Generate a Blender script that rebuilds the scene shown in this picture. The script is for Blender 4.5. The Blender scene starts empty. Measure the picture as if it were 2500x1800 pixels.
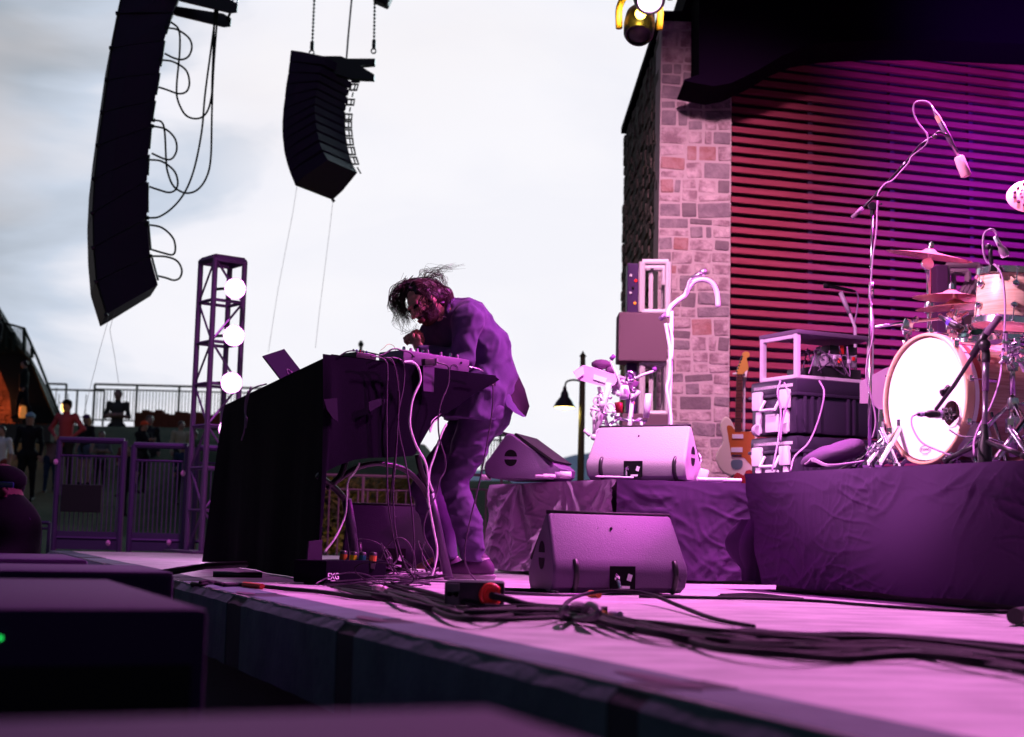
import bpy, bmesh, math, random
import numpy as np
from mathutils import Vector, Matrix, Euler
from mathutils import noise as MN
random.seed(7)
SC = bpy.context.scene
COL = SC.collection
R = math.radians
# ------------------------------------------------------------ camera
F = 3500.0; CH = 0.27; TH = math.atan(396/3500.0); RO = 0.025
fw = Vector((0, math.cos(TH), math.sin(TH))); r0 = Vector((1, 0, 0)); u0 = Vector((0, -math.sin(TH), math.cos(TH)))
cr = r0*math.cos(RO) + u0*math.sin(RO); cu = -r0*math.sin(RO) + u0*math.cos(RO)
CAM = Vector((0, 0, CH))
cam = bpy.data.cameras.new('camera'); camo = bpy.data.objects.new('camera', cam); COL.objects.link(camo)
m = Matrix((cr, cu, -fw)).transposed().to_4x4(); m.translation = CAM; camo.matrix_world = m
cam.lens = 36*F/2500; cam.sensor_width = 36; cam.clip_start = 0.05; cam.clip_end = 20000
cam.dof.use_dof = True; cam.dof.focus_distance = 7.75; cam.dof.aperture_fstop = 2.8
SC.camera = camo
SC.render.resolution_x = 1024; SC.render.resolution_y = 737
SC.view_settings.view_transform = 'Standard'; SC.view_settings.look = 'None'
SC.view_settings.exposure = 0; SC.view_settings.gamma = 1; SC.view_settings.use_curve_mapping = False
# ------------------------------------------------------------ world: dusk sky, bright towards the afterglow
W = bpy.data.worlds.new('World'); SC.world = W; W.use_nodes = True
nt = W.node_tree; nt.nodes.clear()
def N(t, ty, **kw):
    n = t.nodes.new(ty)
    for k, v in kw.items():
        if k.startswith('i_'): n.inputs[int(k[2:])].default_value = v
        else: setattr(n, k, v)
    return n
def ramp(t, stops, interp='LINEAR'):
    n = t.nodes.new('ShaderNodeValToRGB'); n.color_ramp.interpolation = interp
    e = n.color_ramp.elements
    while len(e) < len(stops): e.new(0.5)
    for i, (p, c) in enumerate(stops):
        e[i].position = p; e[i].color = c if len(c) == 4 else (*c, 1)
    return n
L = nt.links.new
tc = N(nt, 'ShaderNodeTexCoord')
mp = N(nt, 'ShaderNodeMapping'); mp.inputs['Scale'].default_value = (3.2, 3.2, 8.5); mp.inputs['Rotation'].default_value = (0, R(12), 0)
L(tc.outputs['Generated'], mp.inputs['Vector'])
nz = N(nt, 'ShaderNodeTexNoise'); nz.inputs['Scale'].default_value = 1.35; nz.inputs['Detail'].default_value = 6; nz.inputs['Roughness'].default_value = .5; nz.inputs['Distortion'].default_value = .35
L(mp.outputs[0], nz.inputs['Vector'])
sep = N(nt, 'ShaderNodeSeparateXYZ'); L(tc.outputs['Generated'], sep.inputs[0])
lf = N(nt, 'ShaderNodeMapRange'); lf.inputs[1].default_value = -0.13; lf.inputs[2].default_value = -0.40; lf.inputs[3].default_value = 0; lf.inputs[4].default_value = .76
L(sep.outputs['X'], lf.inputs[0])
tp = N(nt, 'ShaderNodeMapRange'); tp.inputs[1].default_value = 0.24; tp.inputs[2].default_value = 0.42; tp.inputs[3].default_value = 0; tp.inputs[4].default_value = .26
L(sep.outputs['Z'], tp.inputs[0])
hz = N(nt, 'ShaderNodeMapRange'); hz.inputs[1].default_value = 0.13; hz.inputs[2].default_value = 0.02; hz.inputs[3].default_value = 0; hz.inputs[4].default_value = .10
L(sep.outputs['Z'], hz.inputs[0])
a1 = N(nt, 'ShaderNodeMath', operation='ADD'); L(lf.outputs[0], a1.inputs[0]); L(tp.outputs[0], a1.inputs[1])
a1b = N(nt, 'ShaderNodeMath', operation='ADD'); L(a1.outputs[0], a1b.inputs[0]); L(hz.outputs[0], a1b.inputs[1])
ns = N(nt, 'ShaderNodeMapRange'); ns.inputs[1].default_value = .36; ns.inputs[2].default_value = .64; ns.inputs[3].default_value = -.22; ns.inputs[4].default_value = .17
L(nz.outputs['Fac'], ns.inputs[0])
a2 = N(nt, 'ShaderNodeMath', operation='ADD'); a2.use_clamp = True; L(a1b.outputs[0], a2.inputs[0]); L(ns.outputs[0], a2.inputs[1])
cr_ = ramp(nt, [(0, (.95, .94, .99)), (.24, (.90, .90, .97)), (.42, (.60, .67, .79)), (.66, (.40, .45, .52)), (1, (.25, .29, .34))])
L(a2.outputs[0], cr_.inputs[0])
# warm patches
nz2 = N(nt, 'ShaderNodeTexNoise'); nz2.inputs['Scale'].default_value = 1.9; nz2.inputs['Detail'].default_value = 3
mp2 = N(nt, 'ShaderNodeMapping'); mp2.inputs['Location'].default_value = (4.1, 2.2, 1.3); mp2.inputs['Scale'].default_value = (2.2, 2.2, 5)
L(tc.outputs['Generated'], mp2.inputs[0]); L(mp2.outputs[0], nz2.inputs['Vector'])
wr = ramp(nt, [(.48, (0, 0, 0)), (.68, (1, 1, 1))]); L(nz2.outputs['Fac'], wr.inputs[0])
wm = N(nt, 'ShaderNodeMath', operation='MULTIPLY'); L(wr.outputs[0], wm.inputs[0]); L(a1.outputs[0], wm.inputs[1])
mx = N(nt, 'ShaderNodeMix', data_type='RGBA'); L(wm.outputs[0], mx.inputs[0]); L(cr_.outputs[0], mx.inputs[6]); mx.inputs[7].default_value = (.80, .70, .66, 1)
# falloff away from the afterglow
vd = N(nt, 'ShaderNodeVectorMath', operation='DOT_PRODUCT'); vd.inputs[1].default_value = Vector((-.05, 1, .16)).normalized()
L(tc.outputs['Generated'], vd.inputs[0])
fo = N(nt, 'ShaderNodeMapRange', interpolation_type='SMOOTHSTEP'); fo.inputs[1].default_value = .80; fo.inputs[2].default_value = .93; L(vd.outputs['Value'], fo.inputs[0])
sky = N(nt, 'ShaderNodeTexSky', sky_type='NISHITA'); sky.sun_disc = False; sky.sun_elevation = R(1.5); sky.sun_rotation = R(-8)
sb = N(nt, 'ShaderNodeMix', data_type='RGBA'); sb.inputs[0].default_value = .35
ss = N(nt, 'ShaderNodeVectorMath', operation='SCALE'); ss.inputs[3].default_value = .10; L(sky.outputs[0], ss.inputs[0])
L(ss.outputs[0], sb.inputs[6]); sb.inputs[7].default_value = (.05, .055, .21, 1)
m2 = N(nt, 'ShaderNodeMix', data_type='RGBA'); L(fo.outputs[0], m2.inputs[0]); L(sb.outputs[2], m2.inputs[6]); L(mx.outputs[2], m2.inputs[7])
bg = N(nt, 'ShaderNodeBackground'); L(m2.outputs[2], bg.inputs[0]); bg.inputs[1].default_value = 1.0
wo = N(nt, 'ShaderNodeOutputWorld'); L(bg.outputs[0], wo.inputs[0])
# ------------------------------------------------------------ lights
def aim(o, p): o.rotation_euler = (Vector(p)-o.location).to_track_quat('-Z', 'Y').to_euler()
def sun(e, az, s, c, ang):
    l = bpy.data.lights.new('sun', 'SUN'); l.energy = s; l.color = c; l.angle = R(ang)
    o = bpy.data.objects.new('sun', l); COL.objects.link(o); o.rotation_euler = (R(90-e), 0, R(az))
sun(22, 160, .75, (.72, .95, 1), 25)
def spot(name, loc, tgt, w, c, size=60, blend=.5, rad=.12):
    l = bpy.data.lights.new(name, 'SPOT'); l.energy = w; l.color = c; l.spot_size = R(size); l.spot_blend = blend; l.shadow_soft_size = rad
    o = bpy.data.objects.new(name, l); COL.objects.link(o); o.location = loc; aim(o, tgt); return o
MAG = (1, .22, .92); PNK = (1, .42, .86); PUR = (.62, .10, 1)
spot('key_light', (4.2, 8.5, 4.5), (-.2, 7.9, .8), 2350, (1, .07, .88), 56, .7)       # right-hand key on the musician
spot('top_light', (2.5, 7.6, 5.4), (1.8, 5.5, 0), 3700, (1, .27, .84), 104, .9)            # back light on the deck
spot('far_top_light', (-1.9, 10.4, 5.3), (-2.1, 11.0, 0), 620, (1, .20, .92), 96, .8)
spot('side_light', (-4.2, 5.2, 4.7), (2.4, 6.9, 1.4), 6800, (1, .46, .84), 24, .6)       # low-angle side light on the kit
spot('skirt_light', (.0, 7.5, 5.3), (1.5, 6.95, .35), 800, (1, .10, .95), 24, 1)
spot('case_light', (-1.2, 5.2, 5.3), (2.15, 9.9, 1.1), 3200, (1, .36, .86), 19, .6)
spot('riser_light', (1.0, 6.5, 5.3), (1.15, 9.1, .8), 4300, (1, .42, .88), 28, .8)
spot('wall_haze_wash', (6.3, 10.2, 4.9), (5.6, 15.6, 2.2), 3000, (.26, .02, 1), 70, 1)  # unseen purple spot added in place of haze before the slats
spot('wall_low_light', (2.6, 10.3, .9), (3.1, 14.6, 1.3), 180, (1, .30, .90), 80, .9)
spot('haze_fill', (4.9, 9.2, 2.4), (5.2, 13.4, 5.0), 1500, (.50, .04, 1), 46, 1)  # unseen purple spot added to stand in for stage haze at the soffit
spot('pier_light', (1.2, 9.2, 5.0), (1.72, 13.6, 2.2), 1900, (1, .46, .74), 72, .9)
# ------------------------------------------------------------ pixel helpers (photo pixels -> points at a known distance)
def ray(px, py): return fw + cr*((px-1250)/F) - cu*((py-900)/F)
def P(px, py, y): d = ray(px, py); return CAM + d*(y/d.y)
def G(px, py, z): d = ray(px, py); return CAM + d*((z-CH)/d.z)
def PL(px, py, p0, n):
    d = ray(px, py); n = Vector(n); return CAM + d*((Vector(p0)-CAM).dot(n)/d.dot(n))
# stage axes
EA = G(112, 1344, 0); EB = G(2050, 1800, 0)
U = (EA-EB).normalized(); V = Vector((-U.y*-1, -U.x, 0)); V = Vector((U.y, -U.x, 0))
def S(u, v, z=0): return Vector((EB.x, EB.y, 0)) + U*u + V*v + Vector((0, 0, z))
UL = (EA-EB).length
# ------------------------------------------------------------ mesh builder
class MB:
    def __init__(s): s.v = []; s.f = []; s.m = []
    def add(s, vs, fs, mi=0):
        o = len(s.v); s.v += [Vector(v) for v in vs]; s.f += [tuple(i+o for i in f) for f in fs]; s.m += [mi]*len(fs); return s
    def hexa(s, c8, mi=0):
        return s.add(c8, [(0,3,2,1),(4,5,6,7),(0,1,5,4),(1,2,6,5),(2,3,7,6),(3,0,4,7)], mi)
    def box(s, c, sz, M=None, mi=0, bev=0):
        x, y, z = (Vector(sz)*.5)
        if bev > 0:
            b = min(bev, x*.9, y*.9, z*.9); vs = []
            bm = bmesh.new(); bmesh.ops.create_cube(bm, size=1)
            for v in bm.verts: v.co = Vector((v.co.x*2*x, v.co.y*2*y, v.co.z*2*z))
            bmesh.ops.bevel(bm, geom=list(bm.edges), offset=b, segments=2, affect='EDGES', profile=.6)
            bm.verts.index_update(); vs = [v.co.copy() for v in bm.verts]; fs = [[q.index for q in f.verts] for f in bm.faces]; bm.free()
        else:
            vs = [Vector(p) for p in ((-x,-y,-z),(x,-y,-z),(x,y,-z),(-x,y,-z),(-x,-y,z),(x,-y,z),(x,y,z),(-x,y,z))]
            fs = [(0,3,2,1),(4,5,6,7),(0,1,5,4),(1,2,6,5),(2,3,7,6),(3,0,4,7)]
        if M is not None: vs = [M @ v for v in vs]
        return s.add([v+Vector(c) for v in vs], fs, mi)
    def prism(s, poly, ext, mi=0):
        poly = [Vector(p) for p in poly]; ext = Vector(ext); n = len(poly)
        a = Vector((0,0,0))
        for i in range(n): a += (poly[i]-poly[0]).cross(poly[(i+1) % n]-poly[0])
        if a.dot(ext) > 0: poly = poly[::-1]
        vs = poly + [p+ext for p in poly]
        fs = [tuple(range(n)), tuple(reversed(range(n, 2*n)))] + [(i, i+n, (i+1) % n+n, (i+1) % n) for i in range(n)]
        return s.add(vs, fs, mi)
    def tube(s, pts, r, seg=6, mi=0, smooth=0, cap=True):
        pts = [Vector(p) for p in pts]
        if smooth and len(pts) > 2: 
            rr = r if hasattr(r, '__len__') else None
            pts, rr2 = catmull(pts, smooth, rr); r = rr2 if rr is not None else r
        n = len(pts); rs = list(r) if hasattr(r, '__len__') else [r]*n
        if len(rs) != n: rs = [rs[0]+(rs[-1]-rs[0])*i/(n-1) for i in range(n)]
        t = (pts[1]-pts[0]).normalized(); a = Vector((0,0,1)) if abs(t.z) < .9 else Vector((1,0,0))
        nr = t.cross(a).normalized(); vs = []
        for i in range(n):
            t2 = (pts[min(i+1, n-1)]-pts[max(i-1, 0)])
            if t2.length > 1e-9: t2.normalize(); nr = (nr-t2*nr.dot(t2)); nr = nr.normalized() if nr.length > 1e-6 else t2.orthogonal().normalized(); t = t2
            b = t.cross(nr)
            for k in range(seg):
                an = 2*math.pi*k/seg; vs.append(pts[i]+(nr*math.cos(an)+b*math.sin(an))*rs[i])
        fs = [(i*seg+k, i*seg+(k+1) % seg, (i+1)*seg+(k+1) % seg, (i+1)*seg+k) for i in range(n-1) for k in range(seg)]
        if cap: fs += [tuple(reversed(range(seg))), tuple(range((n-1)*seg, n*seg))]
        return s.add(vs, fs, mi)
    def lathe(s, prof, o, ax=(0,0,1), seg=24, mi=0, sx=1):
        ax = Vector(ax).normalized(); a = ax.orthogonal().normalized(); b = ax.cross(a); o = Vector(o); n = len(prof); vs = []
        for (r, h) in prof:
            for k in range(seg):
                an = 2*math.pi*k/seg; vs.append(o+ax*h+(a*math.cos(an)+b*math.sin(an)*sx)*max(r, 1e-4))
        fs = [(i*seg+k, i*seg+(k+1) % seg, (i+1)*seg+(k+1) % seg, (i+1)*seg+k) for i in range(n-1) for k in range(seg)]
        return s.add(vs, fs, mi)
    def ball(s, c, r, seg=12, mi=0, M=None):
        r = Vector((r, r, r)) if not hasattr(r, '__len__') else Vector(r); vs = []; h = seg//2
        for i in range(h+1):
            th = math.pi*i/h
            for k in range(seg):
                an = 2*math.pi*k/seg; p = Vector((r.x*math.sin(th)*math.cos(an), r.y*math.sin(th)*math.sin(an), r.z*math.cos(th)))
                vs.append((M @ p if M else p)+Vector(c))
        fs = [((i+1)*seg+k, (i+1)*seg+(k+1) % seg, i*seg+(k+1) % seg, i*seg+k) for i in range(h) for k in range(seg)]
        return s.add(vs, fs, mi)
    def grid(s, fn, nu, nv, mi=0, flip=False):
        vs = [fn(i/nu, j/nv) for i in range(nu+1) for j in range(nv+1)]
        fs = []
        for i in range(nu):
            for j in range(nv):
                q = (i*(nv+1)+j, (i+1)*(nv+1)+j, (i+1)*(nv+1)+j+1, i*(nv+1)+j+1)
                fs.append(q[::-1] if flip else q)
        return s.add(vs, fs, mi)
def catmull(p, n, rr=None):
    q = [p[0]*2-p[1]]+list(p)+[p[-1]*2-p[-2]]; out = []; ro = []
    for i in range(1, len(q)-2):
        for k in range(n):
            t = k/n; a, b, c, d = q[i-1], q[i], q[i+1], q[i+2]
            out.append(.5*((2*b)+(c-a)*t+(2*a-5*b+4*c-d)*t*t+(3*b-a-3*c+d)*t**3))
            if rr is not None:
                j = i-1; f = (j+t)/(len(p)-1)*(len(rr)-1); k0 = int(f); ro.append(rr[k0]+(rr[min(k0+1, len(rr)-1)]-rr[k0])*(f-k0))
    out.append(p[-1])
    if rr is not None: ro.append(rr[-1])
    return out, ro
ROOT = {}
def mk(name, mb, mats, origin=Vector((0,0,0)), smooth=None):
    me = bpy.data.meshes.new(name)
    if isinstance(mb, MB):
        me.from_pydata([tuple(v-origin) for v in mb.v], [], mb.f)
        if len(set(mb.m)) > 1 or (mb.m and mb.m[0]): me.polygons.foreach_set('material_index', mb.m)
    else:
        vs, fs, mi = mb
        me.from_pydata([tuple(Vector(v)-origin) for v in vs], [], fs)
        me.polygons.foreach_set('material_index', mi)
    for x in (mats if isinstance(mats, (list, tuple)) else [mats]): me.materials.append(x)
    me.validate(); me.update()
    if smooth: 
        me.shade_smooth() if smooth is True else smooth_angle(me, smooth)
    o = bpy.data.objects.new(name, me); COL.objects.link(o); return o
def smooth_angle(me, deg):
    me.shade_smooth()
    bm = bmesh.new(); bm.from_mesh(me)
    for e in bm.edges:
        e.smooth = not (len(e.link_faces) == 2 and e.calc_face_angle(0) > R(deg))
    bm.to_mesh(me); bm.free()
def tag(o, label, cat, group=None, kind=None):
    if label: o['label'] = label
    if cat: o['category'] = cat
    if group: o['group'] = group
    if kind: o['kind'] = kind
    return o
def thing(name, label, cat, loc=(0,0,0), group=None):
    o = bpy.data.objects.new(name, None); COL.objects.link(o); o.location = loc; o.empty_display_size = .1
    ROOT[o] = Vector(loc); return tag(o, label, cat, group)
def part(name, mb, mats, parent, smooth=None, label=None):
    root = parent
    while root.parent: root = root.parent
    org = ROOT.get(root, Vector((0,0,0)))
    o = mk(name, mb, mats, org, smooth); o.parent = parent
    if label: o['label'] = label
    return o
def solo(name, mb, mats, label, cat, group=None, smooth=None, kind=None):
    return tag(mk(name, mb, mats, smooth=smooth), label, cat, group, kind)
def struct(name, mb, mats, smooth=None):
    o = mk(name, mb, mats, smooth=smooth); o['kind'] = 'structure'; return o
# ------------------------------------------------------------ materials; many dark ones carry the purple stage light as a tint
MATS = {}
def mat(name, c, rough=.6, metal=0, bump=None, var=None, spec=None, emit=None, sheen=0, coat=0):
    """bump=(scale,dist) ; var=(scale, other colour, lo, hi[, stretch])"""
    if name in MATS: return MATS[name]
    m = bpy.data.materials.new(name); m.use_nodes = True; t = m.node_tree; b = t.nodes['Principled BSDF']
    b.inputs['Base Color'].default_value = (*c, 1); b.inputs['Roughness'].default_value = rough; b.inputs['Metallic'].default_value = metal
    if spec is None: spec = .5 if rough < .5 else .15
    if True: b.inputs['Specular IOR Level'].default_value = spec
    if coat: b.inputs['Coat Weight'].default_value = coat
    if sheen: b.inputs['Sheen Weight'].default_value = sheen
    g = N(t, 'ShaderNodeTexCoord'); 
    if var:
        mpn = N(t, 'ShaderNodeMapping'); mpn.inputs['Scale'].default_value = var[4] if len(var) > 4 else (1, 1, 1)
        t.links.new(g.outputs['Object'], mpn.inputs[0])
        n = N(t, 'ShaderNodeTexNoise'); n.inputs['Scale'].default_value = var[0]; n.inputs['Detail'].default_value = 6; n.inputs['Roughness'].default_value = .6
        t.links.new(mpn.outputs[0], n.inputs['Vector'])
        rp = ramp(t, [(var[2], c), (var[3], var[1])]); t.links.new(n.outputs['Fac'], rp.inputs[0]); t.links.new(rp.outputs[0], b.inputs['Base Color'])
    if bump:
        n = N(t, 'ShaderNodeTexNoise'); n.inputs['Scale'].default_value = bump[0]; n.inputs['Detail'].default_value = 5
        t.links.new(g.outputs['Object'], n.inputs['Vector'])
        bn = N(t, 'ShaderNodeBump'); bn.inputs['Distance'].default_value = bump[1]; bn.inputs['Strength'].default_value = 1
        t.links.new(n.outputs['Fac'], bn.inputs['Height']); t.links.new(bn.outputs[0], b.inputs['Normal'])
    if emit:
        b.inputs['Emission Color'].default_value = (*emit[0], 1); b.inputs['Emission Strength'].default_value = emit[1]
    MATS[name] = m; return m
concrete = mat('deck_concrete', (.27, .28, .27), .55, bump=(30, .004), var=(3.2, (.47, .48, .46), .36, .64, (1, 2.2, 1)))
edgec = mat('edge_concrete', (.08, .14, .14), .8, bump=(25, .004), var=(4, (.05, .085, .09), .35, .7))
blackcloth = mat('black_cloth', (.0028, .0022, .006), .95, bump=(120, .0008), spec=.04)
skirt = mat('skirt_cloth', (.058, .026, .080), .9, bump=(500, .0008), spec=.08)  # dark cloth with the stage light's purple put into its colour
skirtlit = mat('skirt_cloth_lit', (.34, .23, .35), .9, bump=(500, .0008), spec=.08)  # paler copy of the skirt cloth, light on the left side painted in
blackpaint = mat('black_paint', (.012, .012, .014), .45, bump=(300, .0006))
blackmetal = mat('black_metal', (.015, .015, .018), .35, .3)
blackplastic = mat('black_plastic', (.014, .014, .016), .4)
cabpaint = mat('cabinet_paint', (.032, .020, .050), .5, bump=(220, .001))  # black paint tinted purple in place of lamp light on the arrays
wedgepaint = mat('wedge_paint', (.085, .045, .11), .6, bump=(170, .0016), spec=.5)  # black paint with the purple stage light tinted in
wedgelit = mat('wedge_paint_lit', (.30, .27, .30), .5, bump=(150, .002))  # paler copy of the wedge paint, strong light put into the colour
grille = mat('grille_metal', (.02, .02, .022), .6, .2, bump=(400, .001))
chrome = mat('chrome', (.75, .74, .78), .18, 1)
alu = mat('aluminium', (.55, .54, .57), .35, .9)
aluw = mat('aluminium_pale', (.62, .58, .62), .5, .1)
trussm = mat('truss_metal_lit', (.20, .13, .26), .4, .6)  # purple spill of the truss lamps put into the metal colour
rubber = mat('cable_rubber', (.005, .005, .008), .7, spec=.2)
rubberp = mat('cable_rubber_grey', (.05, .03, .06), .45)
rubberg = mat('cable_rubber_green', (.015, .03, .02), .55)
whitecable = mat('white_cable', (.75, .72, .75), .4)
woodr = mat('slat_wood', (.33, .065, .10), .55, var=(3, (.24, .04, .065), .35, .7, (1, 1, 14)), bump=(12, .002))
darkwall = mat('dark_wall', (.045, .03, .06), .8)
roofm = mat('roof_black', (.0045, .002, .008), .95, spec=.02)
st_a = mat('stone_pale', (.54, .46, .44), .85, bump=(18, .035), var=(8, (.25, .18, .19), .38, .62))
st_b = mat('stone_grey', (.20, .17, .18), .85, bump=(18, .035), var=(9, (.30, .26, .26), .4, .65))
st_c = mat('stone_red', (.32, .17, .15), .85, bump=(18, .035), var=(9, (.40, .27, .25), .4, .65))
st_d = mat('stone_dark', (.16, .13, .14), .85, bump=(28, .014), var=(9, (.20, .17, .17), .4, .65))
mortar = mat('mortar', (.46, .40, .38), .9, bump=(40, .006))
ledge = mat('ledge_stone', (.085, .090, .065), .9, bump=(14, .03), var=(5, (.13, .12, .09), .4, .65))
grass = mat('grass_green', (.035, .062, .034), .9, bump=(60, .02), var=(1.5, (.06, .085, .045), .35, .7))
dirt = mat('pit_ground', (.03, .03, .03), .9, bump=(20, .01))
skin = mat('skin', (.62, .30, .24), .55, var=(30, (.52, .23, .18), .4, .7))
skin2 = mat('skin_fair', (.45, .28, .22), .6)
hairm = mat('hair_dark', (.030, .014, .012), .4, spec=.3)
suit = mat('suit_wool', (.095, .06, .15), .9, bump=(450, .0006), sheen=.05, var=(6, (.07, .045, .12), .4, .6))  # purple of the stage light tinted into the dark wool
denim = mat('trouser_cloth', (.10, .062, .15), .85, bump=(380, .0006), var=(9, (.07, .045, .11), .35, .65))  # dark trouser cloth, purple stage light mixed into the colour
lining = mat('jacket_lining', (.008, .006, .010), .6)
shoem = mat('shoe_leather', (.08, .035, .09), .5)
sole = mat('shoe_sole', (.28, .25, .28), .6)
sock = mat('sock_white', (.7, .68, .7), .8)
drumwood = mat('drum_wood', (.70, .50, .38), .35, var=(3.5, (.50, .28, .20), .4, .62, (1, 1, 26)), coat=.4)
drumwoodp = mat('drum_wood_pale', (.70, .56, .38), .35, var=(3, (.58, .38, .24), .42, .62, (1, 1, 30)), coat=.4)
hoopwood = mat('hoop_wood', (.72, .48, .30), .35, coat=.4)
head_w = mat('drum_head_white', (.86, .84, .86), .45)
head_p = mat('drum_head_pink', (.70, .40, .42), .35)
bronze = mat('cymbal_bronze', (.70, .38, .34), .32, .55)
greensp = mat('snare_green', (.01, .16, .07), .3, .4)
ivory = mat('guitar_cream', (.80, .74, .64), .3, coat=.5)
tort = mat('guitar_pickguard', (.46, .14, .03), .3)
maple = mat('guitar_maple', (.66, .36, .08), .35)
rosew = mat('guitar_fretboard', (.10, .04, .035), .5)
foam = mat('foam_pink', (.55, .36, .38), .95, bump=(300, .001))
casep = mat('case_plastic', (.03, .02, .042), .32, bump=(80, .001))
casew = mat('case_hardware', (.70, .66, .70), .4)
redp = mat('red_plastic', (.65, .02, .015), .4)
orangep = mat('orange_plastic', (.45, .14, .03), .5)
yellowp = mat('yellow_plastic', (.8, .65, .02), .5)
tealp = mat('teal_plastic', (.02, .14, .17), .5)
inkm = mat('black_ink', (.01, .01, .012), .6)
inkw = mat('white_ink', (.75, .75, .78), .6)
fixy = mat('fixture_yellow', (.55, .42, .02), .5)
lampy = mat('lamp_glow_warm', (1, .8, .3), .5, emit=((1, .62, .10), 9))
lampp = mat('lamp_glow_pink', (1, .8, 1), .5, emit=((1, .62, 1), 6))
lampw = mat('lamp_glow_white', (1, .9, 1), .5, emit=((1, .80, 1), 30))
streetl = mat('street_lamp_glow', (1, .8, .4), .5, emit=((1, .78, .30), 3.2))
ledg = mat('led_green', (.0, .5, .1), .5, emit=((.02, 1, .15), 1.2))
ledr = mat('led_red', (.5, .0, .0), .5, emit=((1, .03, .03), 1.2))
poly = mat('frosted_plastic', (.62, .52, .60), .45)
# ------------------------------------------------------------ signed-distance bodies (surface nets)
def sdf_mesh(prims, h=.01, k=.03, cuts=(), disp=None):
    """prims: (a, b, ra, rb, tag[, k]) tapered capsules or ('e', c, (rx,ry,rz), M, tag)"""
    los = []; his = []
    for p in prims:
        if p[0] == 'e': rr = max(p[2]); los.append(Vector(p[1])-Vector((rr,)*3)); his.append(Vector(p[1])+Vector((rr,)*3))
        else:
            rr = max(p[2], p[3])
            for q in (p[0], p[1]): los.append(Vector(q)-Vector((rr,)*3)); his.append(Vector(q)+Vector((rr,)*3))
    lo = np.array([min(v[i] for v in los) for i in range(3)])-3*h; hi = np.array([max(v[i] for v in his) for i in range(3)])+3*h
    n = np.ceil((hi-lo)/h).astype(int)+1
    D = np.full(n, .25, dtype=np.float32)
    axs = [lo[i]+h*np.arange(n[i]) for i in range(3)]
    for p in prims:
        kk = k
        if p[0] == 'e':
            c = np.array(p[1]); rr = max(p[2]); a0 = c-rr; a1 = c+rr
        else:
            a = np.array(p[0]); b = np.array(p[1]); rr = max(p[2], p[3]); a0 = np.minimum(a, b)-rr; a1 = np.maximum(a, b)+rr
            if len(p) > 5: kk = p[5]
        m_ = .06+kk
        i0 = np.maximum(((a0-m_-lo)/h).astype(int), 0); i1 = np.minimum(((a1+m_-lo)/h).astype(int)+2, n)
        X, Y, Z = np.meshgrid(*[axs[i][i0[i]:i1[i]] for i in range(3)], indexing='ij')
        d = pdist(p, X, Y, Z)
        s = (slice(i0[0], i1[0]), slice(i0[1], i1[1]), slice(i0[2], i1[2])); A = D[s]
        hh = np.clip(.5+.5*(A-d)/kk, 0, 1) if kk > 0 else (A > d).astype(float)
        D[s] = np.minimum(A*(1-hh)+d*hh-kk*hh*(1-hh), np.where(A < .2, A, d)) if kk > 0 else np.minimum(A, d)
    for (q, nn) in cuts:
        X, Y, Z = np.meshgrid(*axs, indexing='ij')
        D = np.maximum(D, (X-q[0])*nn[0]+(Y-q[1])*nn[1]+(Z-q[2])*nn[2])
    ins = D < 0
    cs = ins[:-1,:-1,:-1].astype(np.int8); cnt = np.zeros(np.array(n)-1, np.int8)
    for dx in (0, 1):
        for dy in (0, 1):
            for dz in (0, 1): cnt += ins[dx:n[0]-1+dx, dy:n[1]-1+dy, dz:n[2]-1+dz]
    act = (cnt > 0) & (cnt < 8)
    idx = np.argwhere(act); vid = -np.ones(act.shape, int); vid[act] = np.arange(len(idx))
    acc = np.zeros((len(idx), 3)); ct = np.zeros(len(idx))
    off = [(0,0,0),(1,0,0),(0,1,0),(0,0,1),(1,1,0),(1,0,1),(0,1,1),(1,1,1)]
    val = {o: D[idx[:,0]+o[0], idx[:,1]+o[1], idx[:,2]+o[2]] for o in off}
    for o in off:
        for ax in range(3):
            if o[ax]: continue
            o2 = list(o); o2[ax] = 1; o2 = tuple(o2); a = val[o]; b = val[o2]; cr2 = (a < 0) != (b < 0)
            t = np.where(cr2, a/(np.where(a-b == 0, 1, a-b)), 0); pt = np.tile(np.array(o, float), (len(idx), 1)); pt[:, ax] += t
            acc[cr2] += pt[cr2]; ct[cr2] += 1
    vs = lo+h*(idx+acc/np.maximum(ct, 1)[:, None]); fs = []
    for ax in range(3):
        o2 = [0,0,0]; o2[ax] = 1
        A = ins[:n[0]-o2[0], :n[1]-o2[1], :n[2]-o2[2]]; B = ins[o2[0]:, o2[1]:, o2[2]:]
        e = np.argwhere(A != B); b1, b2 = [(1,2),(2,0),(0,1)][ax]
        ok = (e[:, b1] > 0) & (e[:, b2] > 0) & (e[:, b1] < n[b1]-1) & (e[:, b2] < n[b2]-1); e = e[ok]
        def g(d1, d2): q = e.copy(); q[:, b1] -= d1; q[:, b2] -= d2; return vid[q[:,0], q[:,1], q[:,2]]
        quad = np.stack([g(1,1), g(0,1), g(0,0), g(1,0)], 1); fl = B[e[:,0], e[:,1], e[:,2]]
        quad[fl] = quad[fl][:, ::-1]; fs.append(quad)
    fs = np.concatenate(fs)
    if disp is not None: vs = np.array([Vector(v)+disp(Vector(v)) for v in vs])
    fc = vs[fs].mean(1); best = np.full(len(fs), 9.); tg = np.zeros(len(fs), int)
    for p in prims:
        d = pdist(p, fc[:,0], fc[:,1], fc[:,2]); m_ = d < best; best[m_] = d[m_]; tg[m_] = p[4]
    return [tuple(v) for v in vs], [tuple(int(i) for i in f) for f in fs], tg.tolist(), fc
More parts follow.
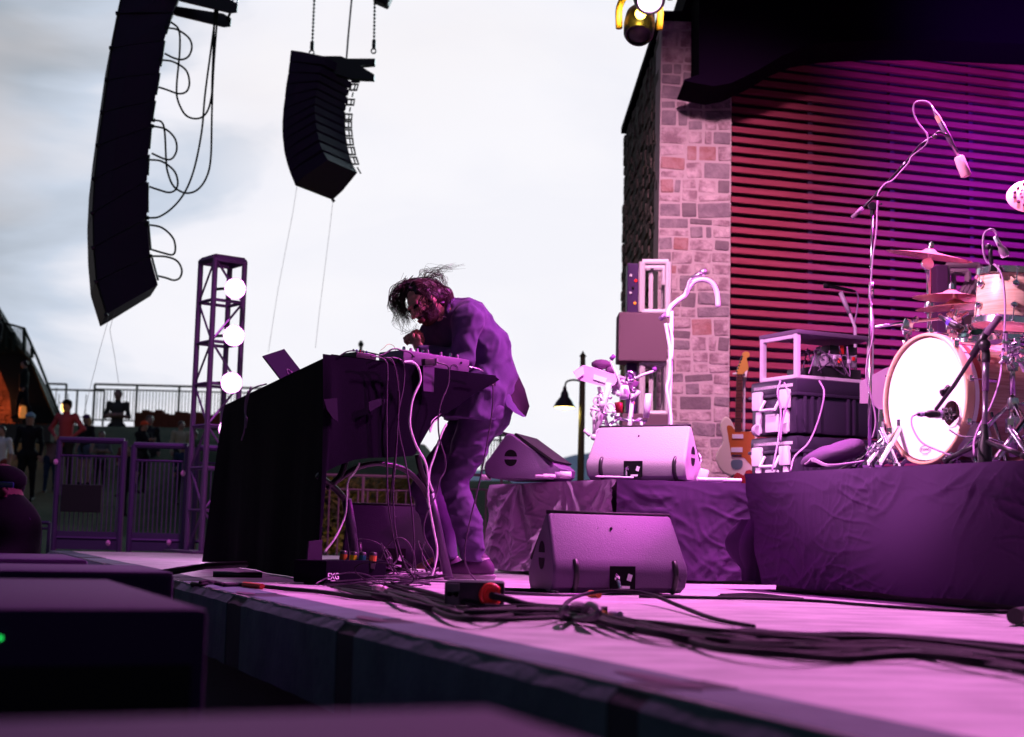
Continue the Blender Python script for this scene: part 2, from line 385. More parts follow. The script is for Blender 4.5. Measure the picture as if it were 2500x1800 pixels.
def pdist(p, X, Y, Z):
    if p[0] == 'e':
        c, r_, M = p[1], p[2], p[3]; dx, dy, dz = X-c[0], Y-c[1], Z-c[2]
        if M is not None:
            Mi = M.transposed(); q = [Mi[i][0]*dx+Mi[i][1]*dy+Mi[i][2]*dz for i in range(3)]
        else: q = (dx, dy, dz)
        k0 = np.sqrt((q[0]/r_[0])**2+(q[1]/r_[1])**2+(q[2]/r_[2])**2); k1 = np.sqrt((q[0]/r_[0]**2)**2+(q[1]/r_[1]**2)**2+(q[2]/r_[2]**2)**2)
        return k0*(k0-1)/np.maximum(k1, 1e-6)
    a, b, ra, rb = p[:4]; ab = [b[i]-a[i] for i in range(3)]; l2 = sum(x*x for x in ab)+1e-12
    t = np.clip(((X-a[0])*ab[0]+(Y-a[1])*ab[1]+(Z-a[2])*ab[2])/l2, 0, 1)
    return np.sqrt((X-a[0]-t*ab[0])**2+(Y-a[1]-t*ab[1])**2+(Z-a[2]-t*ab[2])**2)-(ra+(rb-ra)*t)
def text_mesh(txt, size, origin, right, up, depth=.001):
    c = bpy.data.curves.new('lettering', 'FONT'); c.body = txt; c.size = size; c.extrude = depth; c.align_x = 'CENTER'; c.align_y = 'CENTER'
    o = bpy.data.objects.new('lettering', c); COL.objects.link(o)
    me = bpy.data.meshes.new_from_object(o.evaluated_get(bpy.context.evaluated_depsgraph_get()))
    right = Vector(right).normalized(); up = Vector(up).normalized(); nn = right.cross(up)
    mb = MB(); mb.add([Vector(origin)+right*v.co.x+up*v.co.y+nn*v.co.z for v in me.vertices], [tuple(p.vertices) for p in me.polygons])
    bpy.data.objects.remove(o); bpy.data.curves.remove(c); bpy.data.meshes.remove(me); return mb

lampring = mat('rim_glow', (1, .6, 1), .4, emit=((1, .30, 1), .8))  # emissive rim added to imitate soft glow around the lamp lenses
# ============================================================ SETTING
def hgt(x, y):
    def sm(a, b, t): t = max(0, min(1, (t-a)/(b-a))); return t*t*(3-2*t)
    base = -1.3
    lawn = base + 1.3*sm(13, 22, y)
    wl = 1-sm(-7.5, -6.0, x)
    up = lawn + wl*(0.6*sm(22, 30, y)+2.2*sm(29, 38.4, y)) + (1-wl)*((1-sm(.2, 1.2, x))*(1.3*sm(24, 29.5, y))+(1-sm(-1.9, -1.2, x))*.75*sm(24, 30, y))
    far = sm(44, 70, y)
    return up*(1-far) + (-2.0)*far
xs = [-1500, -300, -80, -40]+[-30+i*.6 for i in range(100)]+[40, 80, 300, 1500]; ys = [-60, -20, -5]+[i*.8 for i in range(-4, 95)]+[90, 130, 300, 1000, 3500]
mb = MB(); mb.add([(x, y, hgt(x, y)+(.05*MN.noise(Vector((x, y, 0))*.7) if 14 < y < 80 else 0)) for x in xs for y in ys],
    [(i*len(ys)+j, (i+1)*len(ys)+j, (i+1)*len(ys)+j+1, i*len(ys)+j+1) for i in range(len(xs)-1) for j in range(len(ys)-1)])
struct('ground', mb, grass, True)
mb = MB()
prof = [(-700, 30), (-300, 60), (0, 118), (60, 128), (130, 142), (260, 170), (420, 150), (700, 190), (1100, 120), (1600, 60)]
def mfn(i, j):
    x = -700+2300*i; a = max(0, min(8, next((k for k in range(9) if prof[k+1][0] >= x), 8))); p, q = prof[a], prof[a+1]
    h = p[1]+(q[1]-p[1])*(x-p[0])/(q[0]-p[0])+MN.noise(Vector((x*.02, 0, 0)))*8
    return Vector((x, 2600-j*700*.9+MN.noise(Vector((x*.01, j*3, 2)))*90*j*(1-j)*2, -5+(h+5)*(1-j)**.8))
mb.grid(mfn, 90, 10)
hillm = mat('hill_haze', (.55, .68, .82), .95, var=(.01, (.47, .60, .75), .4, .7))  # distance haze painted into the slopes as pale blue
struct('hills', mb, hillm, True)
# ---- stage deck: slab as a structure, its concrete front as a wall of panels
st0 = S(-9, 0); st1 = S(UL, 0); st2 = S(UL, 7.8); st2b = S(UL+9, 7.8); st3 = S(UL+9, 24); st4 = S(-9, 24)
mb = MB(); mb.prism([v+Vector((0,0,-.003)) for v in (st0+V*.03, st1+V*.03, st2, st2b, st3, st4)], (0, 0, -.22)); struct('stage_floor', mb, concrete)
wall = thing('stage_wall', 'grey concrete panelled front edge of the stage with a chamfered lip', 'wall', S(UL/2, 0, -.3))
L0 = -9.0; k = 0; u = L0
gaps = [S(0, 0)]
def upx(px):  # u coordinate where the edge meets photo column px
    lo, hi = -9, UL
    for _ in range(40):
        mid = (lo+hi)/2; q = S(mid, 0)-CAM; x = 1250+F*q.dot(cr)/q.dot(fw) if q.dot(fw) > .1 else 9e9
        if x > px: lo = mid
        else: hi = mid
    return lo
cuts = [-9, -6.5, -4.2, -2, upx(1560), upx(1480), upx(865), upx(822), upx(590), upx(555)]
u = cuts[-1]
while u < UL-1.6: cuts += [u+1.15, u+1.33]; u = u+1.33
cuts.append(UL)
mp_ = MB(); mr = MB()
for i in range(len(cuts)-1):
    a, b = cuts[i], cuts[i+1]
    rec = (b-a) < .42
    dz = random.uniform(-.002, .002); v0 = .003 if rec else 0
    tgt = mr if rec else mp_
    ch = .035
    A = [S(a, v0+ch, 0+dz), S(a, v0, -ch+dz), S(a, v0, -.27), S(a, v0+.2, -.27), S(a, v0+.2, dz)]
    n = 14; seg = []
    for q in range(n+1):
        uu = a+(b-a)*q/n; j = [MN.noise(Vector((uu*9, kk*3.3, 0)))*.005 for kk in range(3)]
        seg.append([S(uu, v0+ch+j[0], dz), S(uu, v0+j[1]*.6, -ch+dz+j[2]), S(uu, v0, -.27+j[1]), S(uu, v0+.2, -.27), S(uu, v0+.2, dz)])
    vs = [p for s_ in seg for p in s_]; fs = [(q*5+e, q*5+(e+1) % 5, (q+1)*5+(e+1) % 5, (q+1)*5+e) for q in range(n) for e in range(5)]+[(4,3,2,1,0), tuple(n*5+e for e in range(5))]
    tgt.add(vs, fs)
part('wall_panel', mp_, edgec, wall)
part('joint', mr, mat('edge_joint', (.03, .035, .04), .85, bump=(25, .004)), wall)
mb = MB(); mb.prism([S(-9, .35, -.27), S(UL-.3, .35, -.27), S(UL-.3, .45, -.27), S(-9, .45, -.27)], (0, 0, -1.2)); part('plinth', mb, darkwall, wall)
# dark wet stains on the deck near the edge are thin puddle sheets
for (px, py, a, b) in ((1610, 1662, .16, .03), (905, 1512, .13, .03), (600, 1449, .12, .03), (1020, 1395, .1, .04)):
    c = G(px, py, 0.0); pts = [c+U*(a*math.cos(t)*(1+.3*MN.noise(Vector((math.cos(t), math.sin(t), px)))))+V*(b*math.sin(t)*(1+.4*MN.noise(Vector((math.sin(t), px, 0)))))+Vector((0, 0, .002)) for t in [2*math.pi*i/28 for i in range(28)]]
    mb = MB(); mb.add(pts, [tuple(range(28))]); struct('floor_stain', mb, mat('stain', (.07, .055, .07), .9))
# ---- roof over the stage
roof = thing('stage_roof', 'black stage roof overhead with a dark sloping soffit beam in front of the stone pier', 'roof', (6, 8, 5.6))
mb = MB(); mb.prism([(-3.2, 1.5, 5.55), (9.5, -3.0, 5.55), (14, 13.4, 5.55), (-2.2, 13.4, 5.55)], (0, 0, .3))
mb.prism([(1.62, 13.42, 5.50), (14, 13.42, 5.50), (14, 20, 5.50), (1.62, 20, 5.50)], (0, 0, .3)); part('roof_deck', mb, roofm, roof)
q0 = P(1700, 100, 13.15)
pl = [PL(x, y, q0, (0, 1, 0)) for x, y in ((1707, 28), (1707, 182), (1671, 194), (1672, 198), (1742, 211), (1785, 203), (1850, 172), (1910, 136), (1960, 116), (2030, 104), (2150, 98), (2300, 98), (2560, 110), (2700, 120), (2700, -40), (1707, -40))]
mb = MB(); mb.prism(pl, (0, .6, 0)); part('soffit_beam', mb, roofm, roof)
# ---- stone pier and side wall
pier = thing('stone_pier', 'tall pier of irregular ashlar stone lit pink, standing left of the slatted wall', 'pillar', (1.75, 14, 0))
A = P(1606, 700, 14.0); B = P(1782, 700, 14.0); zt = 5.43; A.z = B.z = 0
if True:
    wx = (B-A); wl_ = wx.length; wx.normalize(); nb = Vector((wx.y, -wx.x, 0)); z = -.1
    stones = [MB() for _ in range(4)]
    rects = []; rs = random.Random(19)
    def cut(x0, z0, x1, z1):
        w, h = x1-x0, z1-z0
        if (w <= .34 and h <= .19 and rs.random() < .7) or (w < .17 and h < .17): rects.append((x0, z0, x1, z1)); return
        if h > .19 and (h > w*.6 or w < .2): f = rs.uniform(.35, .65); cut(x0, z0, x1, z0+h*f); cut(x0, z0+h*f, x1, z1)
        elif w > .2: f = rs.uniform(.3, .7); cut(x0, z0, x0+w*f, z1); cut(x0+w*f, z0, x1, z1)
        else: rects.append((x0, z0, x1, z1))
    zz = -.1
    while zz < zt-.01: hh = min(rs.uniform(.25, .6), zt-zz); hh = zt-zz if zt-zz-hh < .12 else hh; cut(0, zz, wl_, zz+hh); zz += hh
    for (x0, z0, x1, z1) in rects:
        pr = rs.uniform(.020, .034); w, h = x1-x0, z1-z0; c = A+wx*((x0+x1)/2+rs.uniform(-.004, .004))+Vector((0, 0, (z0+z1)/2))
        M = Matrix((wx, -nb, Vector((0,0,1)))).transposed() @ Matrix.Rotation(rs.uniform(-.09, .09), 3, 'Y')
        q = rs.choices((0, 1, 2, 3), (6, 2.8, .9, 1.6))[0]
        gx = .012 if (x0 > .01 and x1 < wl_-.01) else .006
        stones[q].box(c, (w-rs.uniform(gx, gx+.02), pr*2, h-rs.uniform(.012, .03)), M, bev=.014)
    for q, mm in enumerate((st_a, st_b, st_c, st_d)): part('masonry', stones[q], mm, pier)
    mb = MB(); mb.prism([A+nb*.016, B+nb*.016, B-nb*.5, A-nb*.5], (0, 0, zt-.01)); part('mortar_core', mb, mortar, pier)
sw = thing('stone_side_wall', 'dark rough ledge-stone side wall receding from the pink stone pier', 'wall', (1.4, 16, 0))
mb = MB()
yy = 14.02; D2 = P(1522, 315, 18.2)
for i in range(26):
    for j in range(44):
        y0 = 14.0+4.2*i/26; z0 = -.2+5.6*j/44; 
        w = 4.2/26*random.uniform(.85, 1.02); h = 5.6/44*random.uniform(.7, .98); x0 = A.x+(D2.x-A.x)*(i/26)
        d = random.uniform(.0, .022); mb.box((x0+.10-d/2, y0+w/2+.05, z0+h/2), (.16+d, w, h), bev=.01)
part('ledge_masonry', mb, ledge, sw)
mb = MB(); mb.prism([(A.x+.1, 14.51, -.2), (A.x+.5, 14.51, -.2), (A.x+.5, 18.1, -.2), (D2.x+.1, 18.1, -.2)], (0, 0, 5.55)); part('wall_core', mb, darkwall, sw)
mb = MB(); mb.prism([(A.x-.03, 13.96, zt+.01), (A.x+.6, 13.96, zt+.01), (A.x+.6, 18.2, zt+.01), (D2.x-.03, 18.2, zt+.01)], (0, 0, .08)); part('coping', mb, roofm, sw)
# ---- slatted wall
swl = thing('slatted_wall', 'long red-brown wall of horizontal wooden slats behind the drums', 'wall', (5, 15, 0))
wd = Vector((math.sin(R(73.9)), math.cos(R(73.9)), 0)); w0 = Vector((B.x, 14.12, 0))+wd*.02; LW = 9; wn = Vector((wd.y, -wd.x, 0))
M = Matrix((wd, -wn, Vector((0,0,1)))).transposed()
mb = MB(); z = -.3
while z < 5.4:
    mb.box(w0+wd*(LW/2)+Vector((0, 0, z)), (LW, .045, .060), M, bev=.004); z += .1035
part('slat', mb, woodr, swl)
mb = MB()
for i in range(9): mb.box(w0+wd*(.9+i*.95)-wn*.036+Vector((0, 0, 2.5)), (.05, .02, 5.8), M)
part('batten', mb, darkwall, swl)
mb = MB(); mb.box(w0+wd*(LW/2)-wn*.14+Vector((0, 0, 2.6)), (LW, .1, 6), M); part('backing', mb, darkwall, swl)
# ---- terrace, stairs and rails on the left
def railing(mb, a, b, h, n, post=4, rr=.025, pr=.009, mid=True):
    a = Vector(a); b = Vector(b); up = Vector((0, 0, h))
    mb.tube([a+up, b+up], rr, 6); 
    if mid: mb.tube([a+up*.88, b+up*.88], rr*.6, 4); mb.tube([a+up*.12, b+up*.12], rr*.6, 4)
    for i in range(n+1): p = a+(b-a)*i/n; mb.tube([p+up*.12, p+up*.88], pr, 4)
    for i in range(post+1): p = a+(b-a)*i/post; mb.tube([p, p+up], rr, 6)
greenm = mat('rail_green', (.030, .045, .030), .5, .2)
mb = MB(); a = P(226, 1037, 39.6); b = P(640, 1060, 39.6); b.z = a.z
a2 = P(226, 938, 39.6); railing(mb, a, b, a2.z-a.z, 52, 4, .035, .012)
solo('terrace_railing', mb, greenm, 'long green metal railing on the upper terrace, left of the lit truss tower', 'railing')
mb = MB(); a = P(118, 1037, 40.5); b = P(250, 1046, 40.5); b.z = a.z; railing(mb, a, b, 1.0, 6, 2, .03, .012, False)
solo('lower_railing', mb, greenm, 'short green railing section meeting the foot of the stairs', 'railing')
mb = MB(); a = P(110, 1015, 36.5); b = P(158, 1015, 36.5); b.z = a.z; railing(mb, a, b, P(110, 937, 36.5).z-a.z, 2, 1, .03, .012, False)
solo('lower_railing', mb, greenm, 'square green rail frame in front of the short railing section', 'railing')
mb = MB(); a = P(1176, 1160, 29.7); b = P(1262, 1160, 29.7); b.z = a.z; railing(mb, a, b, P(1262, 1064, 29.7).z-a.z, 12, 2, .03, .01)
mb.tube([P(1262, 1064, 29.7), P(1215, 1060, 33)], .03, 6); mb.tube([P(1215, 1060, 33), P(1150, 1068, 33)], .03, 6)
solo('small_railing', mb, greenm, 'small green railing at the terrace end, behind the musician\'s knees', 'railing')
tw = thing('terrace_wall', 'low stone retaining wall under the upper terrace', 'wall', (-10, 38.6, 0))
mb = MB(); a = P(0, 1040, 31); b = P(140, 1040, 31); mb.prism([(a.x-4, 30.6, 1.9), (b.x, 30.6, 1.9), (b.x, 31.2, 1.9), (a.x-4, 31.2, 1.9)], (0, 0, b.z-1.9)); part('ledge', mb, mat('ledge_concrete', (.09, .085, .07), .85, bump=(10, .02)), tw)
for i in range(18):
    mb = MB(); a = P(330+i*16, 1034, 38.8); mb.box((a.x+.1, 38.9, hgt(a.x, 38.6)+.12+random.uniform(-.03, .05)), (.22, .4, .55+random.uniform(0, .15)), bev=.05); part('red_stone', mb, mat('rock_red', (.22, .07, .04), .9, bump=(6, .04)), tw)
stair = thing('staircase', 'dark outdoor staircase climbing the stone wall at the left edge', 'staircase', (-12, 34, 0))
q0 = P(100, 900, 34)
mb = MB(); mb.prism([PL(x, y, q0, (0, 1, 0)) for x, y in ((152, 1034), (60, 860), (20, 800), (-40, 700), (-40, 900), (0, 905), (22, 960), (30, 1032))], (0, .35, 0)); part('stringer', mb, mat('stair_dark', (.018, .02, .018), .8), stair)
mb = MB()
c = [(150, 1030, 1000), (95, 925, 880), (58, 802, 860), (0, 792, 850)]
mb.tube([P(152, 1030, 33.9), P(92, 876, 33.9), P(59, 802, 33.9), P(0, 786, 33.9), P(-60, 775, 33.9)], .035, 6)
mb.tube([P(140, 1034, 33.9), P(75, 880, 33.9), P(10, 812, 33.9)], .03, 6)
for x, y0, y1 in ((59, 802, 862), (33, 812, 856), (16, 808, 850), (78, 850, 874)): mb.tube([P(x, y0, 33.9), P(x, y1, 33.9)], .045, 6)
for i in range(26): x = -10+i*3.4; yt = 796+x*.13 if x < 59 else 802+(x-59)*2.2; mb.tube([P(x, yt, 33.9), P(x, 862 if x < 59 else yt+46, 33.9)], .009, 4)
part('stair_rail', mb, greenm, stair)
mb = MB()
for i in range(13):
    for j in range(11):
        p = P(-30+i*9+j*3, 912+j*12, 35); mb.box((p.x, 35.2+random.uniform(-.05, .05), p.z), (.13*random.uniform(.7, 1), .4, .14*random.uniform(.7, 1)), bev=.02)
part('rock_face', mb, mat('rock_orange', (.30, .12, .07), .9, bump=(6, .03), var=(2, (.14, .06, .04), .4, .6)), stair)
l = bpy.data.lights.new('wall_washer', 'POINT'); l.energy = 40; l.color = (1, .28, .10); l.shadow_soft_size = .15; o = bpy.data.objects.new('wall_washer', l); COL.objects.link(o); o.location = P(-12, 985, 34.0)
gl = mat('lantern_glow', (1, .7, .3), .5, emit=((1, .55, .12), 3.5))
for n_, (px, py, y, r_) in enumerate(((156, 995, 35.6, .07), (38, 885, 34.95, .09), (55, 1005, 34.0, .10))):
    t = thing('path_lantern', ('small amber lantern behind the man in the red shirt', 'amber lantern on the rock face high beside the stairs', 'amber lantern at the feet of the leaning figure on the stairs')[n_], 'lantern', P(px, py, y), 'amber lanterns by the stairs')
    mb = MB(); c = P(px, py, y); mb.lathe([(0, -r_*1.6), (r_*.7, -r_*1.5), (r_, -.3*r_), (r_*.8, r_*1.2), (0, r_*1.5)], c, seg=10); part('glass', mb, gl if n_ == 0 else mat('lantern_dim', (.6, .3, .1), .6, emit=((1, .35, .08), .35)), t)
    mb = MB(); mb.lathe([(0, r_*1.95), (r_*.9, r_*1.55), (r_*.9, r_*1.45)], c, seg=10); mb.tube([c-Vector((0, 0, r_*1.6)), c-Vector((0, 0, r_*5))], .02, 6); part('post', mb, blackmetal, t)
# ---- street lamp
sl = thing('street_lamp', 'dark curved-arm street lamp with a glowing bell shade, left of the percussion stand', 'street lamp', P(1417, 1200, 19))
mb = MB(); yb = 19
mb.tube([P(1411, 1330, yb), P(1417, 1180, yb), P(1422, 930, yb), P(1423, 872, yb)], [.055, .048, .04, .035], 10)
mb.lathe([(.036, 0), (.05, .01), (.02, .05), (0, .09)], P(1423, 872, yb), seg=10); mb.lathe([(.05, -.02), (.052, .02)], P(1422, 925, yb), seg=10)
part('post', mb, mat('lamp_post_green', (.03, .034, .018), .5), sl)
mb = MB(); mb.tube([P(1422, 932, yb), P(1402, 928, yb), P(1384, 932, yb), P(1379, 945, yb)], .014, 6, smooth=4); part('arm', mb, blackmetal, sl)
mb = MB(); c = P(1379, 944, yb); pr = [(.02, 0), (.03, -.05), (.05, -.09), (.06, -.14), (.11, -.2), (.15, -.275), (.14, -.275), (.10, -.2), (.03, -.12)]; mb.lathe(pr, c, seg=20); sh = part('shade', mb, blackmetal, sl, 40)
mb = MB(); mb.lathe([(0, -.262), (.13, -.262), (.13, -.283), (0, -.30)], c, seg=18); part('bulb', mb, streetl, sh)
l = bpy.data.lights.new('street_glow', 'POINT'); l.energy = 14; l.color = (1, .72, .15); l.shadow_soft_size = .05; o = bpy.data.objects.new('street_glow', l); COL.objects.link(o); o.location = c+Vector((0, 0, -.36))
mb = MB(); mb.tube([P(881, 1100, 26), P(881, 843, 26)], .03, 6); mb.lathe([(.045, -.02), (.05, .03), (.02, .08), (0, .09)], P(881, 843, 26), seg=8)
solo('thin_post', mb, greenm, 'thin dark post tip rising behind the middle of the draped desk', 'post')
# ---- yellow flowering bushes beyond the stage
bush = mat('bush_yellow', (.20, .17, .05), .9, var=(2.5, (.07, .08, .04), .38, .6))
for bi, (px0, px1, lab) in enumerate(((785, 880, 'yellow-leaved bush seen under the left side of the desk arch'), (885, 1010, 'yellow-leaved bush seen under the right side of the desk arch'))):
    mb = MB(); rnd = random.Random(bi)
    for i in range(1500):
        q = P(rnd.uniform(px0, px1), rnd.uniform(1165, 1340), 16.6+rnd.uniform(-.4, .4)); q.z -= abs(rnd.gauss(0, .05))
        a = rnd.uniform(0, 6.3); d = Vector((math.cos(a), math.sin(a), rnd.uniform(-.5, 1)))*.05; e = d.orthogonal().normalized()*.025
        mb.add([q-d, q+e, q+d, q-e], [(0, 1, 2, 3)])
    t = thing('bush', lab, 'bush', (P((px0+px1)/2, 1300, 17.5).x, 16.6, -1.0)); part('foliage', mb, bush, t)
    mb = MB(); c = P((px0+px1)/2, 1300, 16.6)
    for i in range(5): mb.tube([(c.x, 16.6, -1.0), (c.x+rnd.uniform(-.3, .3), 16.6, -.4), (c.x+rnd.uniform(-.4, .4), 16.6, .2)], [.03, .02, .008], 5)
    part('stem', mb, mat('bark', (.05, .035, .025), .9), t)
l = bpy.data.lights.new('path_light', 'POINT'); l.energy = 8; l.color = (1, .66, .2); l.shadow_soft_size = .1; o = bpy.data.objects.new('path_light', l); COL.objects.link(o); o.location = (-1.6, 15.6, -.1)
# ---- gates and fences at the stage end
gm = mat('gate_steel', (.10, .06, .17), .45, .4)
def gate(pa, pb, lab, knob, plate=True, n=14, sign=False, dims=(1075, 1340)):
    y = 13.6; a = P(pa, dims[1], y); b = P(pb, dims[1], y); zt_ = P((pa+pb)/2, dims[0], y).z; b.z = a.z = -.05; d = (b-a)
    t = thing('gate', lab, 'gate', (a+b)/2, 'steel gates across the end of the stage'); up = Vector((0, 0, zt_+.05))
    mb = MB()
    for p in (a, b): mb.tube([p, p+up], .03, 8)
    mb.tube([a+up, b+up], .03, 8); mb.tube([a+up*.86, b+up*.86], .012, 6); mb.tube([a+up*.14, b+up*.14], .018, 6)
    if plate: mb.box((a+b)/2+Vector((0, 0, .13)), (d.length, .015, .17), Matrix.Rotation(math.atan2(d.y, d.x), 3, 'Z'))
    f = part('frame', mb, gm, t, 40)
    mb = MB()
    for i in range(1, n): p = a+d*i/n; mb.tube([p+up*.14, p+up*.86], .007, 5)
    part('picket', mb, gm, t)
    for (kx, ky) in knob: mb = MB(); c = P(kx, ky, y-.06); mb.ball(c, (.024, .02, .03), 8); part('hinge', mb, mat('hinge_pale', (.8, .4, .7), .4), t)
    if sign:
        mb = MB(); p0 = P(152, 1182, y-.08); p1 = P(246, 1252, y-.08); mb.box((p0+p1)/2, (abs(p1.x-p0.x), .02, abs(p0.z-p1.z)), bev=.006); part('sign_plate', mb, blackpaint, t)
    return t
gate(130, 290, 'steel picket gate with a black plate hung on it, leftmost at the stage end', [(136, 1128), (264, 1326)], True, 14, True)
gate(314, 446, 'plain steel picket gate just left of the lit truss tower', [(447, 1156), (412, 1325)], True, 12, False, (1088, 1342))
gate(470, 640, 'steel picket gate behind the lit truss tower', [], False, 14, False, (1095, 1345))
mb = MB(); a = P(60, 1330, 14.4); b = P(118, 1330, 14.4); b.z = a.z = -.25; railing(mb, a, b, P(60, 1275, 14.4).z+.25, 3, 1, .02, .01); solo('low_fence', mb, gm, 'low steel fence section just left of the leftmost gate', 'fence')
for (x0, x1, lab) in ((812, 1010, 'pale pink picket fence seen through the arch of the desk stand'), (1170, 1330, 'picket fence end behind the musician\'s calf')):
    mb = MB(); y = 14.6; a = P(x0-60, 1345, y); b = P(x1, 1345, y); b.z = a.z = -.4; railing(mb, a, b, P(x0, 1160, y).z+.4, int((x1-x0)/22)+2, 2, .016, .009)
    solo('picket_fence', mb, mat('fence_pink', (.20, .12, .16), .5), lab, 'fence', 'picket fences beyond the deck')
# ============================================================ rigging: truss tower with lamps
tx, ty = P(510, 1345, 13.2).x, 13.2; tt = thing('truss_tower', 'black box-truss tower standing behind the left end of the desk, carrying glowing lamps', 'truss', (tx, ty, 0))
ang = R(38); s_ = .15; cs = [Vector((tx, ty, 0))+Matrix.Rotation(ang, 3, 'Z') @ Vector((a*s_, b*s_, 0)) for a, b in ((-1,-1),(1,-1),(1,1),(-1,1))]
ztop = P(530, 640, ty).z; mb = MB()
for c in cs: mb.tube([c+Vector((0,0,.02)), c+Vector((0, 0, ztop))], .026, 8)
nb_ = 7; hs = [ztop*(i/nb_) for i in range(nb_+1)]
for i, z in enumerate(hs):
    for k in range(4):
        a, b = cs[k], cs[(k+1) % 4]; mb.tube([a+Vector((0,0,z)), b+Vector((0,0,z))], .016 if 0 < i < nb_ else .03, 6)
        if i < nb_ and k in (0, 3): mb.tube([(a if (i+k) % 2 else b)+Vector((0,0,z)), (b if (i+k) % 2 else a)+Vector((0,0,hs[i+1]))], .011, 6)
part('truss_frame', mb, trussm, tt)
mb = MB(); mb.box((tx, ty, .012), (.62, .62, .02), Matrix.Rotation(ang, 3, 'Z')); part('base_plate', mb, trussm, tt)
mb = MB(); mb.prism([c+Vector((0, 0, ztop+.01)) for c in cs], (0, 0, .03)); part('top_plate', mb, trussm, tt)
tgt = Vector((.8, 5.5, 1.0))
for i, (px, py) in enumerate(((574, 705), (571, 820), (565, 935), (560, 1048))):
    c = P(px, py, 12.95); dd = (Vector((.6, 0, .6))-c).normalized()
    t = thing('stage_lamp', ('topmost glowing white-pink lamp on the truss tower', 'second glowing lamp from the top of the truss tower', 'third glowing lamp from the top of the truss tower', 'lowest lamp on the truss tower, hidden behind the desk')[i], 'stage lamp', c, 'glowing lamps on the truss tower')
    mb = MB(); mb.lathe([(0, -.17), (.045, -.165), (.068, -.08), (.080, 0), (.076, .002), (.07, -.02)], c, dd, 20); part('housing', mb, blackmetal, t, 40)
    mb = MB(); mb.lathe([(.062, -.004), (.056, .016), (.036, .030), (0, .036)], c, dd, 20); part('lens', mb, lampw, t, True)
    mb = MB(); mb.lathe([(.064, -.012), (.078, -.002), (.094, .014), (.098, .014), (.088, -.02), (.064, -.03)], c, dd, 24); part('glow_rim', mb, lampring, t, True)  # added glowing rim, softens the edge of the lens
    mb = MB(); mb.tube([c-dd*.09+Vector((-.10, 0, 0)), c-dd*.14+Vector((-.18, .04, 0))], .014, 6); part('clamp', mb, blackmetal, t)
    if i < 3: spot('truss_beam', c+dd*.07, c+dd*6, 70, (1, .50, 1), 110, .9, .06)
# ============================================================ line arrays
def line_array(name, lab, left, right, n, y, ext, thick, loc, hw, g=.014, rear=0):
    t = thing(name, lab, 'line array', loc); q0 = P(left[0][0], left[0][1], y); nn = (0, 1, 0)
    Lp = [PL(x, yy, q0, nn) for x, yy in left]; Rp = [PL(x, yy, q0, nn) for x, yy in right]
    for i in range(n):
        a, b, c, d = Lp[i], Lp[i+1], Rp[i+1], Rp[i]
        f = lambda p, q, k: p+(q-p)*k
        a2, b2, c2, d2 = f(a, b, g), f(b, a, g), f(c, d, g+rear), f(d, c, g+rear)
        ex = Vector(ext)
        # tapered cabinet: narrower towards the rear on both end panels
        fr = .32; m1 = f(a2, d2, fr); m2 = f(b2, c2, fr); tp = ex*.10
        quadN = [a2, m1, d2+tp, c2+tp, m2, b2]; quadF = [a2+ex, m1+ex, d2+ex-tp, c2+ex-tp, m2+ex, b2+ex]
        mb = MB(); vs = quadN+quadF; fs = [(0,1,2,3,4,5)[::-1], (6,7,8,9,10,11)]+[(k, (k+1) % 6, (k+1) % 6+6, k+6) for k in range(6)]
        mb.add(vs, fs); o = part('cabinet', mb, cabpaint, t)
        out = (a-d).normalized()
        mb = MB(); e = ex.normalized()
        mb.hexa([a2+e*.02+out*.002, b2+e*.02+out*.002, b2+ex-e*.02+out*.002, a2+ex-e*.02+out*.002, a2+e*.02+out*.018, b2+e*.02+out*.018, b2+ex-e*.02+out*.018, a2+ex-e*.02+out*.018]); part('front_grille', mb, grille, o)
        mb = MB(); mb.tube([b+out*.0-e*.012, b+out*.035-e*.012], .022, 6); mb.tube([d2-e*.01+(c2-d2)*.1-out*.0, c2-e*.01-(c2-d2)*.1], hw, 6); part('rigging_pin', mb, blackmetal, o)
    return t, Lp, Rp
left = [(300, -90), (297, 0)]; 
lft = [(308, -52), (291, 34), (275, 118), (264, 196), (253, 274), (242, 355), (233, 436), (229, 519), (231, 603), (238, 686), (263, 767)]
rgt = [(455, -50), (423, 24), (403, 92), (391, 172), (380, 240), (370, 304), (364, 372), (361, 436), (361, 530), (369, 622), (388, 693)]
la, Lp, Rp = line_array('line_array', 'large curved black line array hanging at the upper left with looped cables behind it', lft, rgt, 10, 14.4, (-.33, .95, .0), .9, P(340, 300, 14.4), .012)
